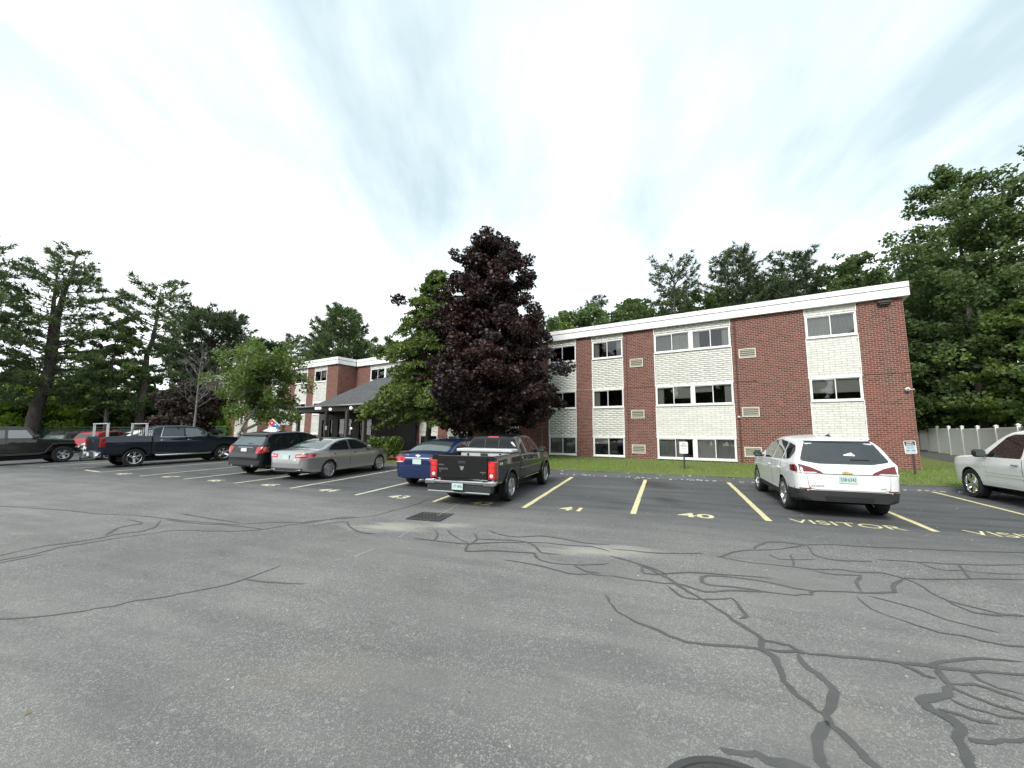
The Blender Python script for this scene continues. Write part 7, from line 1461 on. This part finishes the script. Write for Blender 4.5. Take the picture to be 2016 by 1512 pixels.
# ---- white suv cut off by the right edge
def white_suv():
    c = suv('white boxy SUV parked nose to the lawn at the right edge', [(-1.0, 0.70), (-0.99, 0.95), (-0.95, 1.12), (-0.80, 1.62), (-0.72, 1.76), (-0.5, 1.80), (0.3, 1.83), (1.0, 1.825), (1.5, 1.78), (1.75, 1.68), (2.45, 1.22), (2.62, 1.16), (3.3, 1.09), (3.58, 1.00), (3.74, 0.72)],
            [(-1.0, 0.84), (-0.9, 0.95), (0, 0.985), (2.5, 0.985), (3.2, 0.955), (3.55, 0.88), (3.74, 0.70)], [(-1, 1.16), (2.5, 1.09), (3.8, 0.98)], P_WHITE2, 2.775, 0.85, 0.375, 0.30, [(-1, 0.40), (3.0, 0.33), (3.8, 0.38)], (5, 'double', 0.68, M_CHR, M_ALLOYD), 0.0, 0.12)
    c.sides([(1.02, 1.13), (2.15, 1.11), (2.08, 1.22), (1.62, 1.62), (1.42, 1.69), (1.02, 1.70)], M_CGL, 'front_window', r=0.04); c.sides([(0.94, 1.13), (0.04, 1.15), (0.08, 1.69), (0.94, 1.70)], M_CGL, 'side_window', r=0.04); c.sides([(-0.06, 1.16), (-0.72, 1.20), (-0.62, 1.64), (-0.02, 1.68)], M_CGL, 'quarter_window', r=0.04)
    c.patch('T', [(1.82, -0.74), (1.82, 0.74), (2.42, 0.82), (2.42, -0.82)], M_CGL, 'windscreen', r=0.05); c.patch('B', [(-0.76, 1.68), (0.76, 1.68), (0.84, 1.22), (-0.84, 1.22)], M_CGL, 'rear_window', r=0.05)
    c.doors([[(0.98, 0.46), (2.10, 0.46), (2.14, 0.85), (2.16, 1.09), (0.98, 1.12)], [(0.32, 0.46), (0.96, 0.46), (0.96, 1.12), (0.02, 1.14), (0.06, 0.80)]], (0.98, M_CHR)); c.sides([(0.3, 0.735), (2.18, 0.72), (2.18, 0.665), (0.3, 0.68)], P_WHITE2, 'side_moulding', off=0.02, r=0.012); c.sides([(0.3, 0.742), (2.18, 0.727), (2.18, 0.719), (0.3, 0.734)], M_CHR, 'moulding_strip', off=0.022, r=0.002)
    for sg in (1, -1): c.patch('F', [(sg * 0.52, 0.95), (sg * 0.84, 0.97), (sg * 0.86, 0.80), (sg * 0.54, 0.80)], M_CLR, 'head_light', off=0.007, r=0.03); c.patch('B', [(sg * 0.74, 1.30), (sg * 0.94, 1.28), (sg * 0.95, 0.92), (sg * 0.78, 0.92)], M_TAIL, 'tail_light', off=0.008, r=0.02)
    c.patch('F', [(-0.5, 0.95), (0.5, 0.95), (0.48, 0.78), (-0.48, 0.78)], M_PLAS, 'grille', off=0.006, r=0.03)
    for sg in (1, -1): m = MB(); m.tube([(-0.6, sg * 0.66, 1.80), (-0.5, sg * 0.66, 1.86), (1.3, sg * 0.66, 1.88), (1.4, sg * 0.66, 1.81)], 0.018, 6); m.build('roof_rail', M_PLAS, c.root, 60)
    c.mirrors(2.10, 1.20, M_PLAS, sz=(0.13, 0.24, 0.19)); c.place(12.25, 8.30, 20.5)
white_suv()
# ---- olive grey four-door off-roader at the left edge
def jeep():
    c = Car('parked_car', 'olive-grey boxy off-roader with flat fenders at the left edge', 'car', [(-0.80, 0.90), (-0.79, 1.20), (-0.76, 1.70), (-0.70, 1.80), (0.2, 1.84), (1.2, 1.845), (1.62, 1.83), (1.75, 1.76), (2.05, 1.34), (2.10, 1.26), (2.2, 1.235), (3.3, 1.17), (3.42, 1.10), (3.45, 0.80)],
            [(-0.80, 0.76), (-0.7, 0.79), (2.0, 0.79), (2.3, 0.74), (3.3, 0.62), (3.45, 0.60)], [(-0.8, 1.26), (2.1, 1.20), (3.5, 1.08)], zbot=[(-0.8, 0.52), (3.5, 0.52)], tumble=0.12, rc=0.06, crown=0.02, wb=2.946, tr=0.80, Rt=0.40, paintm=P_JEEP, tuck=0.01, shoulder=0.01, crease=0.0)
    c.cut(arch=1.1, arches=[0.0])
    c.sides([(1.08, 1.28), (1.90, 1.27), (1.66, 1.66), (1.08, 1.67)], M_CGP, 'front_window', r=0.04); c.sides([(0.98, 1.28), (0.22, 1.28), (0.22, 1.67), (0.98, 1.67)], M_CGL, 'side_window', r=0.04); c.sides([(0.12, 1.28), (-0.66, 1.28), (-0.62, 1.67), (0.12, 1.67)], M_CGL, 'quarter_window', r=0.04); c.patch('F', [(-0.64, 1.70), (0.64, 1.70), (0.68, 1.36), (-0.68, 1.36)], M_CGL, 'windscreen', r=0.04)
    c.doors([[(1.04, 0.62), (1.98, 0.62), (2.02, 1.24), (1.04, 1.25)], [(0.50, 0.62), (1.02, 0.62), (1.02, 1.25), (0.16, 1.25), (0.18, 0.95)]], (1.08, P_JEEP))
    for x in (0.0, c.wb):
        for sg in (1, -1):
            m = MB(); a, b = sorted((sg * 0.60, sg * 0.93)); P = [(-0.62, 0.56), (-0.50, 0.78), (-0.38, 0.955), (-0.25, 0.985), (0.30, 0.985), (0.42, 0.95), (0.5, 0.85)]
            for i in range(len(P) - 1): (p0, z0), (p1, z1) = P[i], P[i + 1]; m.add([(x + p0, a, z0), (x + p1, a, z1), (x + p1, b, z1), (x + p0, b, z0), (x + p0, a, z0 - .06), (x + p1, a, z1 - .06), (x + p1, b, z1 - .06), (x + p0, b, z0 - .06)], [(0, 1, 2, 3), (7, 6, 5, 4), (0, 4, 5, 1), (3, 2, 6, 7), (0, 3, 7, 4), (1, 5, 6, 2)])
            m.build('fender', M_PLAS, c.root)
    m = MB(); m.bbox(3.48, 3.62, -0.80, 0.80, 0.52, 0.72, 0.03); m.build('bumper', M_PLAS, c.root)
    for sg in (1, -1): m = MB(); m.tube([(0.55, sg * 0.84, 0.50), (2.3, sg * 0.84, 0.50)], 0.035, 8); m.build('side_step', M_PLAS, c.root, 60)
    c.patch('R', [(2.40, 1.02), (2.66, 1.02), (2.66, 0.96), (2.40, 0.96)], M_ALLOYD, 'fender_badge', off=0.01, r=0.01); c.patch('L', [(2.40, 1.02), (2.66, 1.02), (2.66, 0.96), (2.40, 0.96)], M_ALLOYD, 'fender_badge', off=0.01, r=0.01)
    c.wheels(5, 'single', 0.58, M_ALLOY, tyre_w=0.26); c.mirrors(1.98, 1.34, M_PLAS, sz=(0.13, 0.24, 0.18)); c.place(-25.33, 19.38, 29)
jeep()
# ---- the far row behind, smaller in view
def far_cars():
    def common(c, rails=False, glass=True, front=False):
        c.sides([(0.15, c.belt(0.5) + 0.05), (0.95, c.belt(1) + 0.04), (0.95, c.ztop(0.9) - 0.10), (0.30, c.ztop(0.3) - 0.12)], M_CGL, 'side_window', r=0.03); c.sides([(1.03, c.belt(1) + 0.04), (2.05, c.belt(2) + 0.03), (1.70, c.ztop(1.7) - 0.12), (1.03, c.ztop(1.0) - 0.10)], M_CGL, 'front_window', r=0.03)
        c.doors([[(1.0, 0.42), (2.0, 0.42), (2.05, 0.96), (1.0, 0.98)], [(0.40, 0.45), (0.98, 0.42), (0.98, 0.98), (0.04, 1.0), (0.1, 0.75)]], (0.88, c.paint)); c.mirrors(1.9, 1.08, c.paint)
    SV = [(-0.95, 0.62), (-0.94, 0.85), (-0.88, 1.04), (-0.74, 1.20), (-0.55, 1.50), (-0.4, 1.60), (0.2, 1.66), (0.9, 1.66), (1.3, 1.60), (1.6, 1.50), (2.4, 1.12), (2.7, 1.06), (3.3, 0.97), (3.55, 0.82), (3.64, 0.58)]; SD = [(-1.02, 0.60), (-1.0, 0.85), (-0.93, 1.03), (-0.45, 1.08), (-0.3, 1.12), (0.4, 1.38), (0.8, 1.45), (1.2, 1.46), (1.6, 1.40), (2.45, 1.03), (2.8, 0.98), (3.4, 0.86), (3.58, 0.72), (3.66, 0.52)]
    PL = [(-1.0, 0.68), (-0.9, 0.84), (-0.4, 0.905), (2.5, 0.905), (3.2, 0.85), (3.5, 0.72), (3.66, 0.55)]; BL = [(-1, 1.05), (2.5, 0.99), (3.7, 0.85)]; ZB_ = [(-1, 0.36), (-0.5, 0.27), (3.2, 0.25), (3.7, 0.33)]; sp = (5, 'single', 0.68, M_ALLOY, M_ALLOYD)
    c = suv('dark grey SUV with silver roof rails in the far row', SV, PL, BL, paint('paint_charcoal', (0.03, 0.032, 0.037), 0.4), 2.70, 0.78, 0.35, 0.34, ZB_, sp); common(c); c.patch('B', [(-0.66, 1.48), (0.66, 1.48), (0.76, 1.16), (-0.76, 1.16)], M_CGP, 'rear_window', r=0.05)
    for sg in (1, -1): m = MB(); m.tube([(-0.4, sg * 0.60, 1.60), (-0.3, sg * 0.60, 1.68), (1.1, sg * 0.60, 1.71), (1.25, sg * 0.60, 1.63)], 0.02, 6); m.build('roof_rail', M_CHR, c.root, 60); c.patch('B', [(sg * 0.62, 1.08), (sg * 0.88, 1.08), (sg * 0.88, 0.90), (sg * 0.66, 0.90)], M_TAILD, 'tail_light', off=0.008, r=0.02)
    c.place(-36.2, 33.5, -2)
    c = suv('silver saloon in the far row in front of the dark SUV', SD, PL, [(-1, 0.97), (2.5, 0.94), (3.7, 0.82)], P_SILV, 2.70, 0.78, 0.325, 0.40, ZB_, sp); common(c); c.patch('T', [(0.36, -0.58), (0.36, 0.58), (-0.26, 0.70), (-0.26, -0.70)], M_CGP, 'rear_window', r=0.06); c.patch('T', [(1.7, -0.6), (1.7, 0.6), (2.38, 0.7), (2.38, -0.7)], M_CGP, 'windscreen', r=0.06); c.place(-31.5, 31.5, -2)
    c = suv('red crossover in the far row behind the slate pickup', SV, PL, BL, P_RED, 2.70, 0.78, 0.35, 0.34, ZB_, sp); common(c); c.patch('B', [(-0.66, 1.48), (0.66, 1.48), (0.76, 1.16), (-0.76, 1.16)], M_CGL, 'rear_window', r=0.05)
    for sg in (1, -1): c.patch('B', [(sg * 0.62, 1.08), (sg * 0.88, 1.08), (sg * 0.88, 0.90), (sg * 0.66, 0.90)], M_TAILD, 'tail_light', off=0.008, r=0.02)
    c.place(-29.6, 29.6, 0)
    c = suv('white crossover nosing out between the off-roader and the slate pickup', SV, PL, BL, P_WHITE2, 2.70, 0.78, 0.35, 0.34, ZB_, sp); common(c); c.patch('T', [(1.72, -0.62), (1.72, 0.62), (2.35, 0.72), (2.35, -0.72)], M_CGL, 'windscreen', r=0.06)
    for sg in (1, -1): c.patch('F', [(sg * 0.46, 0.86), (sg * 0.74, 0.94), (sg * 0.80, 0.84), (sg * 0.48, 0.76)], M_CLR, 'head_light', off=0.008, r=0.02); c.patch('F', [(sg * 0.62, 0.62), (sg * 0.74, 0.62), (sg * 0.74, 0.52), (sg * 0.62, 0.52)], M_PLAS, 'fog_lamp', off=0.008, r=0.02)
    c.patch('F', [(-0.42, 0.84), (0.42, 0.84), (0.36, 0.68), (-0.36, 0.68)], M_PLAS, 'grille', off=0.006, r=0.03); c.patch('F', [(-0.6, 0.58), (0.6, 0.58), (0.55, 0.42), (-0.55, 0.42)], M_PLAS, 'lower_grille', off=0.006, r=0.03); c.plate(0.62, None, M_PLT2, 0, 'F', 0.03); c.place(-21.4, 25.6, 212)
far_cars()
